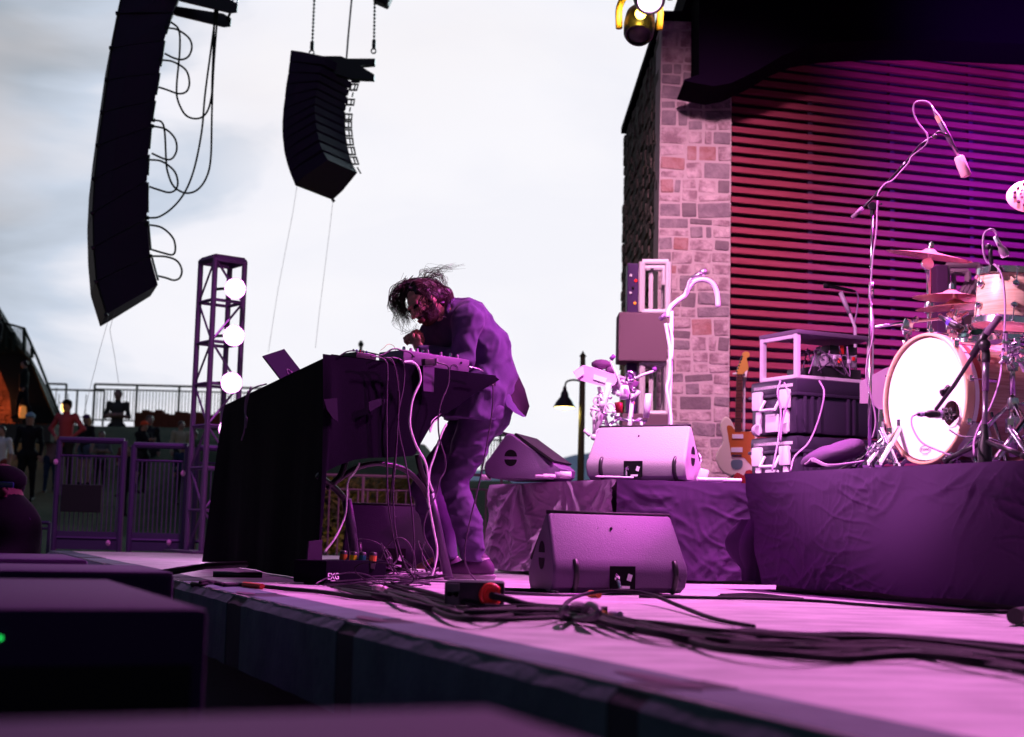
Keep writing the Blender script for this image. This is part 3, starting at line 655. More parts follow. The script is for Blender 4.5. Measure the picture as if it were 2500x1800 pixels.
# re-open the bottom: rear corner lies inboard
mb = MB(); a = P(430, -6, 14.4); b = P(577, 24, 14.4); 
for s in (0, .45): 
    e = Vector((-.33, .95, 0))*s; mb.prism([PL(x, y, a, (0,1,0))+e for x, y in ((380, -30), (560, -2), (580, 10), (578, 29), (560, 31), (440, 2))], (0, .03, 0))
mb.tube([P(571, 12, 14.4), P(571, 12, 14.4)+Vector((-.15, .43, 0))], .015, 6)
part('fly_frame', mb, blackmetal, la)
mb = MB()
for k in range(7): c = P(574, 2-k*9, 14.6); mb.lathe([(.02, 0), (.034, .0), (.034, .012), (.02, .012)], c, (1, 0, 0) if k % 2 else (0, 1, 0), 10)
part('chain', mb, chrome, la)
def cb(pts, y): return [P(150+x*.49, yy*.49, y) for x, yy in pts]
loops = [[(545,110),(585,150),(590,250),(575,420),(580,500),(620,575),(680,592),(725,560),(748,480),(752,380),(765,40)],
 [(530,140),(580,150),(635,190),(650,235),(635,280),(600,298),(560,290),(515,268)], [(505,300),(560,310),(620,350),(638,410),(625,455),(585,468),(530,450),(485,435)],
 [(465,600),(500,610),(515,660),(522,800),(530,860),(560,930),(620,963),(680,945),(725,880),(745,780),(750,560),(758,350),(780,45)],
 [(460,630),(520,645),(565,690),(575,745),(555,788),(520,795),(450,765)], [(440,797),(500,805),(560,850),(580,905),(570,945),(535,960),(480,945),(435,930)],
 [(435,1087),(490,1080),(560,1030),(620,950),(665,830),(700,650),(715,480),(745,250),(772,45)],
 [(430,1120),(500,1135),(555,1185),(568,1240),(555,1270),(510,1262),(445,1243)], [(450,1277),(520,1280),(575,1300),(600,1345),(590,1385),(560,1397),(520,1385),(478,1375)]]
for lp in loops: mb = MB(); mb.tube(cb(lp, 14.5), .011, 5, smooth=5); mb.tube(cb([lp[0], (lp[0][0]-14, lp[0][1]-2)], 14.5), .022, 6); part('signal_cable', mb, rubberg, la, True)
L2 = [(714, 137), (711, 165), (708, 191), (703, 219), (700, 247), (696, 278), (694, 308), (694, 330), (696, 352), (699, 376), (705, 400), (713, 424), (725, 453)]
R2 = [(873, 178), (868, 203), (862, 222), (858, 240), (855, 258), (852, 276), (850, 294), (850, 314), (852, 334), (855, 356), (860, 380), (868, 403), (883, 429)]
dep = 17; ex = P(722, 450, 16.29)-P(815, 487, 17); ex.z = 0
lft2 = [(x+90, y+34) for x, y in L2]; rgt2 = [(x, y) for x, y in R2]
lb, Lq, Rq = line_array('line_array', 'smaller distant black line array hung on chains in the middle of the sky', lft2[::1], rgt2[::1], 12, 17, ex, .7, P(790, 300, 16.6), .01, .03, .10)
mb = MB(); q0 = P(800, 140, 16.6)
mb.prism([PL(x, y, q0, (0,1,0)) for x, y in ((714, 137), (832, 137), (846, 143), (916, 143), (915, 157), (878, 160), (914, 182), (913, 194), (860, 192), (714, 150))], (0, .10, 0)); part('fly_frame', mb, blackmetal, lb)
mb = MB()
for i in range(1, 12):
    c = Rq[i]; d = Rq[i-1]-Rq[i]; o_ = Vector((.085, 0, .0)); c = c-Vector((.045, 0, 0)); pts = [c+d*.08, c+d*.08+o_, c+d*.82+o_, c+d*.82]
    if i in (3, 5): continue
    mb.tube(pts+[pts[0]], .015, 5)
part('rear_bracket', mb, blackmetal, lb)
mb = MB()
for x, y0, y1 in ((762, 120, -60), (913, 116, -60)):
    a = P(x, y0, 16.7); b = P(x+8 if x < 800 else x+3, y1, 16.7); n = 40
    for k in range(n): c = a+(b-a)*k/n; mb.box(c, (.012 if k % 2 else .03, .03 if k % 2 else .012, (b-a).length/n*1.1), bev=.004)
    mb.box(P(x, y0-8, 16.7), (.045, .045, .10), bev=.01); mb.lathe([(.022, -.01), (.036, -.01), (.036, .01), (.022, .01)], P(x-1, y0+9, 16.7), (0, 1, 0), 14)
part('chain', mb, blackmetal, lb)
mb = MB(); mb.box(P(935, -4, 16.7), (.20, .2, .17), Matrix.Rotation(.4, 3, 'Y'), bev=.03); part('hoist', mb, blackmetal, lb)
mb = MB(); mb.tube([P(846, 142, 16.7), P(850, 90, 16.7), P(862, -40, 16.7)], .012, 5); part('power_cable', mb, rubberp, lb)
wirem = mat('guy_wire', (.42, .44, .48), .5)
for lab, pts, y in (('thin guy wire running down from the large line array', [[(265, 768), (262, 790), (245, 850), (222, 940), (205, 1010)], [(280, 762), (268, 805), (280, 870), (290, 938)]], 14.6), ('faint guy wire hanging from the small line array', [[(725, 455), (715, 520), (680, 700), (655, 860)], [(813, 488), (805, 560), (780, 760), (770, 850)]], 17.2)):
    for p, sd_ in zip(pts, ('left-hand', 'right-hand')): mb = MB(); mb.tube([P(x, y_, y) for x, y_ in p], .0022, 4); solo('guy_wire', mb, wirem, sd_+' '+lab, 'wire')
# moving-head lights under the roof
def moving_head(lab, px, py, y, dirv, lens, cy, sc=1.0):
    c = P(px, py, y); t = thing('moving_head_light', lab, 'stage light', c, 'moving head lights under the roof'); d = Vector(dirv).normalized()
    mb = MB(); mb.lathe([(0, -.20), (.07, -.19), (.11, -.12), (.12, 0), (.115, .10), (.10, .13), (.09, .13), (.085, .10)], c, d, 24); hd = part('head', mb, blackplastic, t, 40)
    mb = MB(); mb.lathe([(.088, .11), (.06, .128), (0, .135)], c, d, 24); part('lens', mb, lens, hd, True)
    mb = MB(); sx = Vector((.155, 0, 0))
    mb.tube([c-sx-Vector((0,0,.03)), c-sx+Vector((0,0,.14)), c-sx*.6+Vector((0,0,.25)), c+Vector((0,0,.27)), c+sx*.6+Vector((0,0,.25)), c+sx+Vector((0,0,.14)), c+sx-Vector((0,0,.03))], .026, 8, smooth=4); part('yoke', mb, cy, t, True)
    mb = MB(); mb.box(c+Vector((0, 0, .36)), (.32, .26, .13), bev=.02); part('base', mb, blackplastic, t, 40)
moving_head('yellow-glowing moving head light beside the top of the stone pier', 1561, 62, 10.6, (-.10, -.55, -.85), blackplastic, fixy)
mb = MB(); c = P(1564, 34, 10.44); mb.ball(c, .043, 14); mb.tube([c, c+Vector((.0, 0, .06))], .024, 10); solo('warm_bulb', mb, mat('bulb_warm', (1, .8, .3), .4, emit=((1, .70, .12), 7)), 'glowing yellow bulb over the moving head light', 'bulb', smooth=True)
l = bpy.data.lights.new('bulb_light', 'POINT'); l.energy = 9; l.color = (1, .62, .05); l.shadow_soft_size = .05; o = bpy.data.objects.new('bulb_light', l); COL.objects.link(o); o.location = c+Vector((-.02, -.11, .0))
moving_head('white-pink glowing moving head light cut by the top edge of the photo', 1584, -12, 10.2, (0, -.75, -.66), lampp, blackmetal)
# side light towers
def side_tower(lab, px, y, sc, n, z0, zt_):
    c = P(px, 900, y); c.z = 0; t = thing('side_tower', lab, 'lighting tower', c, 'side towers of pale truss'); w = 118*sc/ F*y/2; 
    return t, c, w
t = thing('side_tower', 'tower of pale truss and grey panels in front of the dark stone side wall', 'lighting tower', (P(1570, 900, 12.6).x, 12.6, .0), 'side towers of pale truss')
y = 12.6
def tr(mb, x0, x1, y0, y1, yd, inner=True):
    a = P(x0, y1, yd); b = P(x1, y1, yd); h = P(x0, y0, yd).z-a.z; r_ = .03
    for bk in (0, .3):
        for q in (a, b): mb.tube([q+Vector((0, bk, 0)), q+Vector((0, bk, h))], r_, 8)
        mb.tube([a+Vector((0, bk, h)), b+Vector((0, bk, h))], r_*.9, 8); mb.tube([a+Vector((0, bk, 0)), b+Vector((0, bk, 0))], r_*.9, 8)
    mb.tube([a+Vector((0, 0, h*.1)), a+Vector((.0, .3, h*.9))], .018, 6); mb.tube([b+Vector((0, .3, h*.1)), b+Vector((.0, 0, h*.9))], .018, 6)
    if inner: mb.tube([a+Vector((.09, .1, h*.04)), a+Vector((.09, .1, h*.88))], .022, 6); mb.tube([a+Vector((.09, .1, h*.88)), b+Vector((-.12, .1, h*.88))], .018, 6)
mb = MB(); tr(mb, 1566, 1630, 640, 762, y); part('truss_frame', mb, aluw, t, 40)
mb = MB(); tr(mb, 1566, 1630, 886, 1010, y); part('truss_frame', mb, aluw, t, 40)
pan = mat('panel_grey', (.17, .10, .14), .85, bump=(200, .001))
for (x0, y0, x1, y1) in ((1508, 766, 1628, 884), (1516, 1012, 1630, 1120)):
    a = P(x0, y1, y); b = P(x1, y0, y); mb = MB(); mb.box(((a.x+b.x)/2, y+.1, (a.z+b.z)/2), (b.x-a.x, .34, b.z-a.z-.01), bev=.01); part('panel', mb, pan, t)
for (x0, y0, x1, y1) in ((1531, 642, 1560, 764), (1528, 886, 1556, 1008)):
    a = P(x0, y1, y); b = P(x1, y0, y); mb = MB(); mb.box(((a.x+b.x)/2, y+.12, (a.z+b.z)/2), (b.x-a.x, .2, b.z-a.z), bev=.01)
    o = part('amplifier', mb, mat('amp_purple', (.05, .02, .09), .5), t)
    for (dx, dy, mm) in ((.3, .25, inkw), (.75, .35, ledr), (.3, .6, inkw), (.7, .8, mat('led_orange', (.8, .3, .05), .5, emit=((1, .25, .02), 1))), (.5, .5, blackplastic)):
        mb = MB(); mb.ball((a.x+(b.x-a.x)*dx, y+.015, b.z+(a.z-b.z)*dy), .014, 8); part('indicator', mb, mm, o)
mb = MB(); mb.box((P(1574, 1150, y).x, y+.1, .3), (.44, .34, .62), bev=.01); part('base', mb, pan, t)
t2 = thing('side_tower', 'tower of pale truss half hidden behind the cymbals', 'lighting tower', (P(2345, 900, 12.0).x, 12.0, 0), 'side towers of pale truss')
mb = MB(); tr(mb, 2312, 2392, 648, 765, 12.0); 
for k in range(3): mb.tube([P(2318+k*14, 758, 12.1), P(2360+k*12, 690-k*4, 12.15)], .02, 6)
part('truss_frame', mb, mat('aluminium_pink', (.50, .34, .46), .5, .1), t2, 40)
a = P(2288, 1000, 12); b = P(2308, 650, 12); mb = MB(); mb.box(((a.x+b.x)/2, 12.1, (a.z+b.z)/2), (b.x-a.x+.02, .3, b.z-a.z), bev=.01); part('amplifier', mb, mat('amp_purple_pale', (.14, .05, .16), .5), t2)
a = P(2312, 1100, 12); b = P(2400, 768, 12); mb = MB(); mb.box(((a.x+b.x)/2, 12.15, (a.z+b.z)/2), (b.x-a.x, .34, b.z-a.z), bev=.01); part('panel', mb, pan, t2)

l = bpy.data.lights.new('crowd_fill', 'POINT'); l.energy = 5; l.color = (1, .50, .22); l.shadow_soft_size = .2; o = bpy.data.objects.new('crowd_fill', l); COL.objects.link(o); o.location = P(190, 985, 26.2)  # unseen warm point light added in front of the onlookers to brighten them
# ============================================================ RISERS
def ridge(p, w=.22): n = abs(MN.noise(Vector(p))); return max(0, 1-n/w)**1.6
def fold(p, s=1): # cloth wrinkle height: crossing diagonal creases
    x, z = p; wx_ = x+.10*MN.noise(Vector((x*2, z*3, 9))); wz_ = z+.08*MN.noise(Vector((x*3, z*2, 4)))
    m1 = max(0, .35+MN.noise(Vector((x*1.6, z*1.8, 21)))*1.6); m2 = max(0, .3+MN.noise(Vector((x*1.9, z*2, 33)))*1.6)
    f = ridge(((wx_*.55+wz_*.9)*2.2, (wz_*.9-wx_*.75)*8, 1))*.016*m1+ridge(((wx_*.9-wz_*.3)*3, (wz_+wx_*.35)*12, 2))*.009*m2+ridge((wx_*16, wz_*7, 3), .16)*.006*m2+ridge((wx_*9, wz_*15, 5), .16)*.005*m1
    return (f+MN.noise(Vector((x*1.3, z*1.5, 0)))*.025)*s
def cloth_wall(mb, a, b, zt, zb, nrm, nu, nv, amp=1, slack=.02, corner=None, tent=None):
    a = Vector(a); b = Vector(b); d = b-a; L_ = d.length; nrm = Vector(nrm)
    def fn(i, j):
        x = i*L_; z = zt+(zb-zt)*j
        f = fold((x, z), amp)*min(1, j*5+.05)+slack*j*j
        if tent:
            for (ta, tw) in tent:
                an = math.atan2(x-ta, zt-z+.04); rr_ = math.hypot(x-ta, zt-z); wn_ = MN.noise(Vector((x*2.5, z*2.5, ta)))*1.2
                f += (.5+.5*math.sin(an*9+wn_*2))**2*min(.05, rr_*.14)*math.exp(-(abs(x-ta)/tw)**2)
        if corner: k_ = max(0, 1-i/.09)**2; q = a+d*i+nrm*f-d.normalized()*k_*(.14*(1-j**1.6)-.07*j)
        else: q = a+d*i+nrm*f
        q.z = z+(.006*math.sin(x*9) if j == 1 else 0); return q
    mb.grid(fn, nu, nv)
RZ = .60
c0 = G(1852, 1440, 0); c1 = c0-U*3.6   # drum riser front runs towards the camera, parallel to the stage edge
c0i = c0+V*.02
dr = thing('drum_riser', 'low drum riser wrapped in wrinkled dark purple-lit cloth, largest at the right edge', 'riser', c0-U*1.5)
mb = MB(); mb.prism([c0i+V*.06-U*.04, c0i-U*3.5+V*.06, c0i-U*3.5+V*2.5, c0i+V*2.5-U*.04], (0, 0, RZ-.02)); part('platform', mb, blackpaint, dr)
mb = MB()
NV = -V
cloth_wall(mb, c0, c1, RZ, .03, NV, 480, 90, 1.7, .02, True)
cloth_wall(mb, c0+V*2.6, c0, RZ, .03, U, 60, 24, 1, .02)
def topf(i, j): q = c0+U*.10*(1-i)+(c1-c0)*i+V*(2.6*j); q.z = RZ+.004*MN.noise(q*6)+(-.004 if j == 0 else 0)+.002; return q
mb.grid(topf, 60, 30, flip=True)
def curl(i, j): # gathered cloth bunched at the far corner
    an = j*math.pi*1.15; r_ = (.055+.07*math.sin(math.pi*min(1, i*1.25)))*(1+.25*math.sin(j*17+i*3))
    q = c0+Vector((-.015, .08, 0))+Vector((-r_*math.sin(an)*.95, r_*.5*math.cos(an), 0)); q.z = .36-.32*i; return q
mb.grid(curl, 18, 40)
part('cloth', mb, skirt, dr, True)
mb = MB()
for uu in (-.12, -3.2): q = c0+U*uu+V*.16+Vector((0, 0, .045)); mb.lathe([(0, -.02), (.045, -.02), (.045, .02), (0, .02)], q-V*0.02, (1, .3, 0), 16)
part('caster', mb, rubber, dr, 40)
r0_ = Vector((.61, 8.15, 0)); rU = Vector((-.42, .907, 0)).normalized(); rV = Vector((.985, .17, 0)).normalized()
rr = thing('rear_riser', 'long riser with wrinkled purple-lit skirt behind the front wedge, brightly lit on its left side', 'riser', r0_)
mb = MB(); e = [r0_+rU*.04+rV*.05, r0_+rU*.04+rV*5.5, r0_+rU*5.4+rV*5.5, r0_+rU*5.4+rV*2.6, r0_+rU*1.72+rV*1.1, r0_+rU*1.72+rV*.05]; mb.prism(e, (0, 0, .55)); part('platform', mb, blackpaint, rr)
mb = MB(); la_ = r0_+rU*1.75
cloth_wall(mb, la_, r0_, .575, .02, (-rV), 240, 80, 1.7, .05, tent=[(.45, .45), (1.1, .35), (1.65, .3)]); part('side_cloth', mb, skirtlit, rr, True, 'brightly lit crumpled side of the riser skirt')
mb = MB(); cloth_wall(mb, r0_, r0_+rV*4.2, .575, .02, -rU, 300, 60, 1.3, .01)
def tf2(i, j): q = r0_+rV*(4.2*i)+rU*((1.75+3.65*max(0, min(1, (i*4.2-1.1)/1.5)))*j); q.z = .577+.008*MN.noise(q*5)+(0 if j else -.003); return q
mb.grid(tf2, 70, 60); part('front_cloth', mb, skirt, rr, True)
RZ2 = .585
# ============================================================ WEDGE MONITORS
def wedge(lab, pos, yaw, w, paint, sc=1.0, kd=1.0):
    t = thing('stage_monitor', lab, 'monitor speaker', pos, 'wedge monitors on the stage'); Rz = Matrix.Rotation(R(yaw), 3, 'Z'); pos = Vector(pos)
    pr = [(.045, 0), (.01, .03), (-.005, .085), (.002, .125), (.02, .155), (.118, .345), (.135, .358), (.155, .352), (.40, .13), (.435, .09), (.43, .04), (.40, 0)]
    pr = [(a*sc*kd, b*sc) for a, b in pr]; hw = w/2
    tap = [0 for _ in pr]
    mb = MB(); n = len(pr)
    def X(x, y, z): return pos+Rz @ Vector((x, y, z))
    inset = .016
    rows = []
    cy = sum(p[0] for p in pr)/n; cz = sum(p[1] for p in pr)/n
    for (xx, s) in ((-hw, .93), (-hw+inset*.35, .975), (-hw+inset, 1.0), (hw-inset, 1.0), (hw-inset*.35, .975), (hw, .93)): 
        rows.append([X(xx*(1-.22*(y_/(.44*sc))), cy+(y_-cy)*s, max(.004, cz+(z_-cz)*s)) for y_, z_ in pr])
    vs = [p for r_ in rows for p in r_]; m_ = len(rows)
    fs = [(i*n+k, i*n+(k+1) % n, (i+1)*n+(k+1) % n, (i+1)*n+k) for i in range(m_-1) for k in range(n)]+[tuple(reversed(range(n))), tuple(range((m_-1)*n, m_*n))]
    fs = [f[::-1] for f in fs]
    mb.add(vs, fs); bd = part('cabinet', mb, paint, t, 35)
    # grille on the far slope
    g0 = (.165*sc*kd, .347*sc); g1 = (.395*sc*kd, .14*sc); gx = hw*.86
    mb = MB(); mb.prism([X(-gx, g0[0], g0[1]), X(gx, g0[0], g0[1]), X(gx*.92, g1[0], g1[1]), X(-gx*.92, g1[0], g1[1])], Rz @ Vector((0, .010, .010))); part('grille', mb, grille, t)
    mb = MB(); mb.tube([X(-hw*.93, .137*sc, .358*sc), X(hw*.93, .137*sc, .358*sc)], .009*sc, 8); part('top_lip', mb, grille, t, True)
    # handle recesses on both cheeks: two half-moon pockets
    for sd in (-1, 1):
        mb = MB()
        for half in (-1, 1):
            cyh, czh = .20*sc, .165*sc
            hwid = hw*(1-.22*(cyh/(.44*sc)))
            pts = []
            for k in range(13):
                an = math.pi*k/12; pts.append((cyh+.048*sc*math.cos(an), czh+half*(.012+.052*math.sin(an))*sc))
            pts = [X(sd*(hw*(1-.22*(a/(.44*sc)))+.0015), a, b) for a, b in pts]
            mb.prism(pts, Rz @ Vector((-sd*.001, 0, 0)))
        hd_ = part('handle_recess', mb, mat('recess_black', (.004, .004, .005), .9), bd)
    mb = MB(); mb.prism([X(a*w, -.002+.0-.004, b*sc) for a, b in ((-.10, .02), (.09, .02), (.09, .125), (-.10, .125))], Rz @ Vector((0, -.002, 0)))
    mb2 = MB(); 
    pp = part('connector_recess', mb, mat('recess_black', (.004, .004, .005), .9), t)
    mb = MB(); mb.tube([X(-.055*w, -.012, .075*sc), X(-.055*w, -.03, .06*sc), X(-.05*w, -.04, .03*sc)], .009*sc, 8); mb.tube([X(-.055*w, -.010, .08*sc), X(-.055*w, -.022, .072*sc)], .013*sc, 8); part('connector', mb, chrome, pp)
    mb = MB(); mb.box(X(.045*w, -.0105, .075*sc), (.022*sc, .002, .03*sc), Rz @ Matrix.Rotation(.3, 3, 'Y')); mb.box(X(.01*w, -.0105, .032*sc), (.05*sc, .002, .012*sc), Rz); part('rating_label', mb, inkw, pp)
    for xx in (-.34, .40):
        mb = MB(); mb.tube([X(xx*w, .030*sc, .008), X(xx*w, .004*sc, .04*sc), X(xx*w, -.007*sc, .085*sc), X(xx*w, .000*sc, .125*sc), X(xx*w, .016*sc, .150*sc)], [.014*sc, .014*sc, .014*sc, .014*sc, .010*sc], 8, smooth=3); part('rubber_foot', mb, blackplastic, t, True)
    mb = MB(); mb.ball(X(-.02*w, .089*sc, .292*sc), .007*sc, 8); 
    for q in (-.12, .09): mb.ball(X(q*w, .089*sc, .290*sc), .002*sc, 6)
    part('bolt', mb, blackplastic, t)
    return t
wp = G(1530, 1452, 0)
wedge('black wedge monitor standing on the deck in the centre foreground, lit purple', (wp.x-.02, wp.y, 0), 24, .68, wedgepaint, 1.0)
q = P(1535, 1188, 8.55); wedge('pink-lit wedge monitor on the rear riser, facing away, right of the street lamp', (q.x+.03, q.y, RZ2), -32, .66, wedgelit, .93)
q = P(1272, 1196, 9.15); wedge('wedge monitor seen side-on at the left end of the rear riser', (q.x-.15, q.y+.02, RZ2), -106, .60, wedgepaint, .80, 1.32)
q = P(965, 1405, 8.9); wedge('dark wedge monitor on the deck seen through the arch under the desk', (q.x, q.y, 0), 4, .66, mat('wedge_paint_shaded', (.016, .010, .024), .5, bump=(170, .0016)), 1.15)  # darker copy of the wedge paint, shade under the desk put into the colour
# ============================================================ SUBWOOFERS in the pit
sub = mat('sub_paint', (.024, .009, .046), .8, bump=(160, .001)); subf = mat('sub_front', (.006, .006, .008), .7)  # sub paint: black with the purple light on the tops tinted in
subs = [((-.53, 2.60), 1.25, 2.3, 'black subwoofer in the pit with a purple-lit top, second nearest the camera'), ((-1.02, 4.45), .62, 1.9, 'small dark subwoofer top behind the big one at the left edge'), ((-1.62, 5.6), .8, 2.0, 'farthest subwoofer at the left edge, below the crouching guard'), ((-.005, 1.27), 1.3, 2.6, 'nearest subwoofer, a blurred purple strip along the bottom of the photo')]
for i, ((x, y), ln, wid, lab) in enumerate(subs):
    c = Vector((x, y, 0)); zt_ = CH-.15-(.0 if i != 2 else -.0)
    if i == 3: fr = c-U*ln; pts = [c, c-V*wid, fr-V*wid, fr]
    else: pts = [c, c+U*ln, c+U*ln-V*wid, c-V*wid]
    t = thing('subwoofer', lab, 'subwoofer', (sum(p.x for p in pts)/4, sum(p.y for p in pts)/4, -1.25), 'subwoofers in the pit')
    ctr = sum(pts, Vector())/4; M = Matrix((V, U, Vector((0,0,1)))).transposed()
    mb = MB(); mb.box((ctr.x, ctr.y, (zt_-1.25)/2), (wid, ln, zt_+1.25), M, bev=.02); part('cabinet', mb, sub, t, 40)
    mb = MB(); f0 = pts[0]*.5+pts[3]*.5 if i != 3 else pts[3]*.5+pts[2]*.5
    f0 = (ctr-U*(ln/2+.004)); mb.box((f0.x, f0.y, (zt_-1.25)/2-.02), (wid-.06, .01, zt_+1.25-.16), M); part('grille', mb, subf, t)
    if i == 0:
        mb = MB(); qq = PL(1, 1558, f0-U*.01, U); mb.ball(qq, .0042, 8); part('status_light', mb, ledg, t)
# ============================================================ DESK
P1 = G(785, 1423, 0); P2 = PL(1211, 921, (P1.x, P1.y, 0), (0, 1, 0)); DZ = P(810, 867, P1.y).z
P2 = G(1211, 921, DZ) if False else None
d = ray(1211, 919); P2 = CAM+d*((DZ-CH)/d.z); d = ray(548, 991); P3 = CAM+d*((DZ-CH)/d.z); d = ray(810, 867); P1 = CAM+d*((DZ-CH)/d.z)
print('desk', P1, P2, P3, DZ)
P5 = P2+Vector((-.42, .42, 0)); P4 = P3+Vector((.6, .35, 0))
desk = thing('desk', 'long black-draped equipment desk the musician leans on', 'desk', ((P1.x+P3.x)/2, (P1.y+P3.y)/2, 0))
mb = MB(); mb.prism([p+Vector((0, 0, -.012)) for p in (P1, P2, P5, P4, P3)], (0, 0, -.04)); part('tabletop', mb, blackpaint, desk)
mb = MB()
ld = (P3-P1); ln_ = Vector((-ld.y, ld.x, 0)).normalized(); 
if ln_.x > 0: ln_ = -ln_
def dl(i, j):
    q = P1+ld*i; far = max(0, i-.9)/.1; fl = .02*j
    q = q+ln_*(fl+.010*MN.noise(Vector((i*18, j*1.5, 0)))*j+.03*(j**2)*math.sin(i*21)*.6)
    q.z = DZ*(1-j); q.x += -.07*j**.7*max(0, (i-.9)/.1) ; return q
mb.grid(dl, 70, 24)
def topd(i, j):
    a = P1+(P3-P1)*i; b = (P2 if i < .02 else P5+(P4-P5)*i); q = a+(b-a)*j; q.z = DZ+.002; return q
mb.prism([p+Vector((0, 0, -.004)) for p in (P1, P2, P5, P4, P3)], (0, 0, .008))
# front drape with a scooped lower edge
bot = [(785, 1423), (797, 1300), (800, 1153), (830, 1138), (870, 1124), (903, 1119), (950, 1118), (1011, 1114), (1022, 1092), (1050, 1045), (1062, 1027), (1093, 1007), (1120, 988), (1150, 965), (1180, 948), (1211, 927)]
fn_ = Vector(((P2-P1).y, -(P2-P1).x, 0)).normalized()
cols = []; nn = 60
for i in range(nn+1):
    s = i/nn; xx = 788+(1209-788)*s
    k = max(0, min(len(bot)-2, next((k for k in range(len(bot)-1) if bot[k+1][0] >= xx), len(bot)-2))); 
    if xx < 800: by = 1423-(xx-788)/12*120 if xx < 797 else 1160
    else: f = (xx-bot[k][0])/(bot[k+1][0]-bot[k][0]); by = bot[k][1]+(bot[k+1][1]-bot[k][1])*f
    T = PL(xx, 860+(xx-810)*.13, P1, fn_); T.z = DZ; Bp = PL(xx, by, P1, fn_)
    cols.append((T, max(.005, Bp.z)))
def df(i, j):
    T, bz = cols[min(nn, int(round(i*nn)))]; q = T.copy(); q.z = DZ+(bz-DZ)*j; x = i*1.1
    q += fn_*(.012*MN.noise(Vector((x*5, q.z*1.2, 5)))*j*2+.018*j+(.05*math.exp(-((i-.02)/.06)**2)*j*(1-j)*2)); return q
mb.grid(df, nn, 26)
part('cloth', mb, blackcloth, desk, True)
mb = MB()
for pts in ([(1032, 893), (1060, 893), (1058, 957), (1033, 955)],): mb.prism([PL(x, y, P1+fn_*.035, fn_) for x, y in pts], fn_*.003)
part('tape_patch', mb, mat('tape_purple', (.075, .04, .10), .6), desk)
mb = MB()
for pts in ([(790, 975), (822, 972), (824, 1030), (812, 1022), (797, 1000)], [(899, 982), (925, 974), (940, 975), (938, 984), (903, 1005), (899, 1000)]): mb.prism([PL(x, y, P1+fn_*.045, fn_) for x, y in pts], fn_*.004)
part('folded_cloth', mb, mat('cloth_fold', (.010, .007, .018), .9), desk)
def DP(pts, dd=0.0, base=None): return [PL(x, y, P1+fn_*(.06+dd), fn_) for x, y in pts]
mb = MB(); sdn = -.18
for pts, r_ in (([(800, 1190), (830, 1168), (870, 1143), (915, 1132), (965, 1138), (1000, 1155), (1032, 1190), (1045, 1215)], .014), ([(775, 1160), (820, 1195), (850, 1230)], .016),
                ([(846, 1120), (832, 1160), (808, 1185)], .016), ([(1019, 1110), (1028, 1150), (1045, 1190), (1052, 1215)], .016)): mb.tube(DP(pts, sdn), r_, 10, smooth=5)
part('arch_frame', mb, blackmetal, desk, True)
for pts in ([(1050, 1205), (1068, 1290), (1095, 1402)], [(846, 1220), (858, 1290), (873, 1402)]):
    q = DP(pts, sdn); q[-1].z = .012; mb = MB(); mb.tube(q, .025, 12); part('leg', mb, mat('leg_purple', (.06, .04, .08), .4, .3), desk, True)
mb = MB(); a = G(345, 1400, .03); mb.tube([G(600, 1378, .05), G(500, 1382, .05), G(380, 1402, .012)], .018, 8); mb.tube([G(520, 1402, .012), G(640, 1404, .012)], .015, 8); mb.tube([G(395, 1400, .015), G(330, 1397, .01)], .012, 6); part('stand_foot', mb, blackmetal, desk, True)
mb = MB(); q = [G(738, 1300, .0)]; 
mb.prism([PL(x, y, P1+fn_*.03, fn_) for x, y in ((752, 1322), (784, 1318), (783, 1425), (741, 1425))], fn_*.01); part('side_panel', mb, mat('cloth_edge', (.03, .018, .04), .9), desk)
# laptop
lap = thing('laptop', 'open dark laptop with a ring emblem on its lid, left on the desk', 'laptop', (-1.25, 8.3, DZ))
lp0 = P(690, 900, 8.45)
lid = [P(642, 869, 8.3), P(694, 852, 8.62), P(736, 903, 8.62), P(686, 926, 8.3)]
lid[2].z = max(lid[2].z, DZ+.0); nl = (lid[1]-lid[0]).cross(lid[3]-lid[0]).normalized(); nl = nl if nl.y > 0 else -nl
dn = (lid[3]-lid[0]).normalized(); lid[3] = lid[0]+dn*.27; lid[2] = lid[1]+dn*.27
mb = MB(); mb.prism(lid, nl*.008); part('lid', mb, mat('laptop_metal', (.018, .010, .03), .8, spec=.05), lap)
cl_ = (lid[0]+lid[1]+lid[2]+lid[3])/4; ax1 = (lid[1]-lid[0]).normalized(); mb = MB()
ring = [cl_-nl*.002+ax1*.028*math.cos(t)+dn*(.034*math.sin(t)+.03) for t in [2*math.pi*k/24 for k in range(25)]]; mb.tube(ring, .0028, 6); part('emblem', mb, mat('emblem_grey', (.3, .24, .32), .3, .5), lap)
b_ = (lid[3]+lid[2])/2; mb = MB(); M = Matrix((ax1, Vector((0,0,1)).cross(ax1).normalized(), Vector((0,0,1)))).transposed(); mb.box(b_+Vector((.09, .1, .0)), ((lid[1]-lid[0]).length, .24, .015), M, bev=.004); part('keyboard', mb, blackplastic, lap)
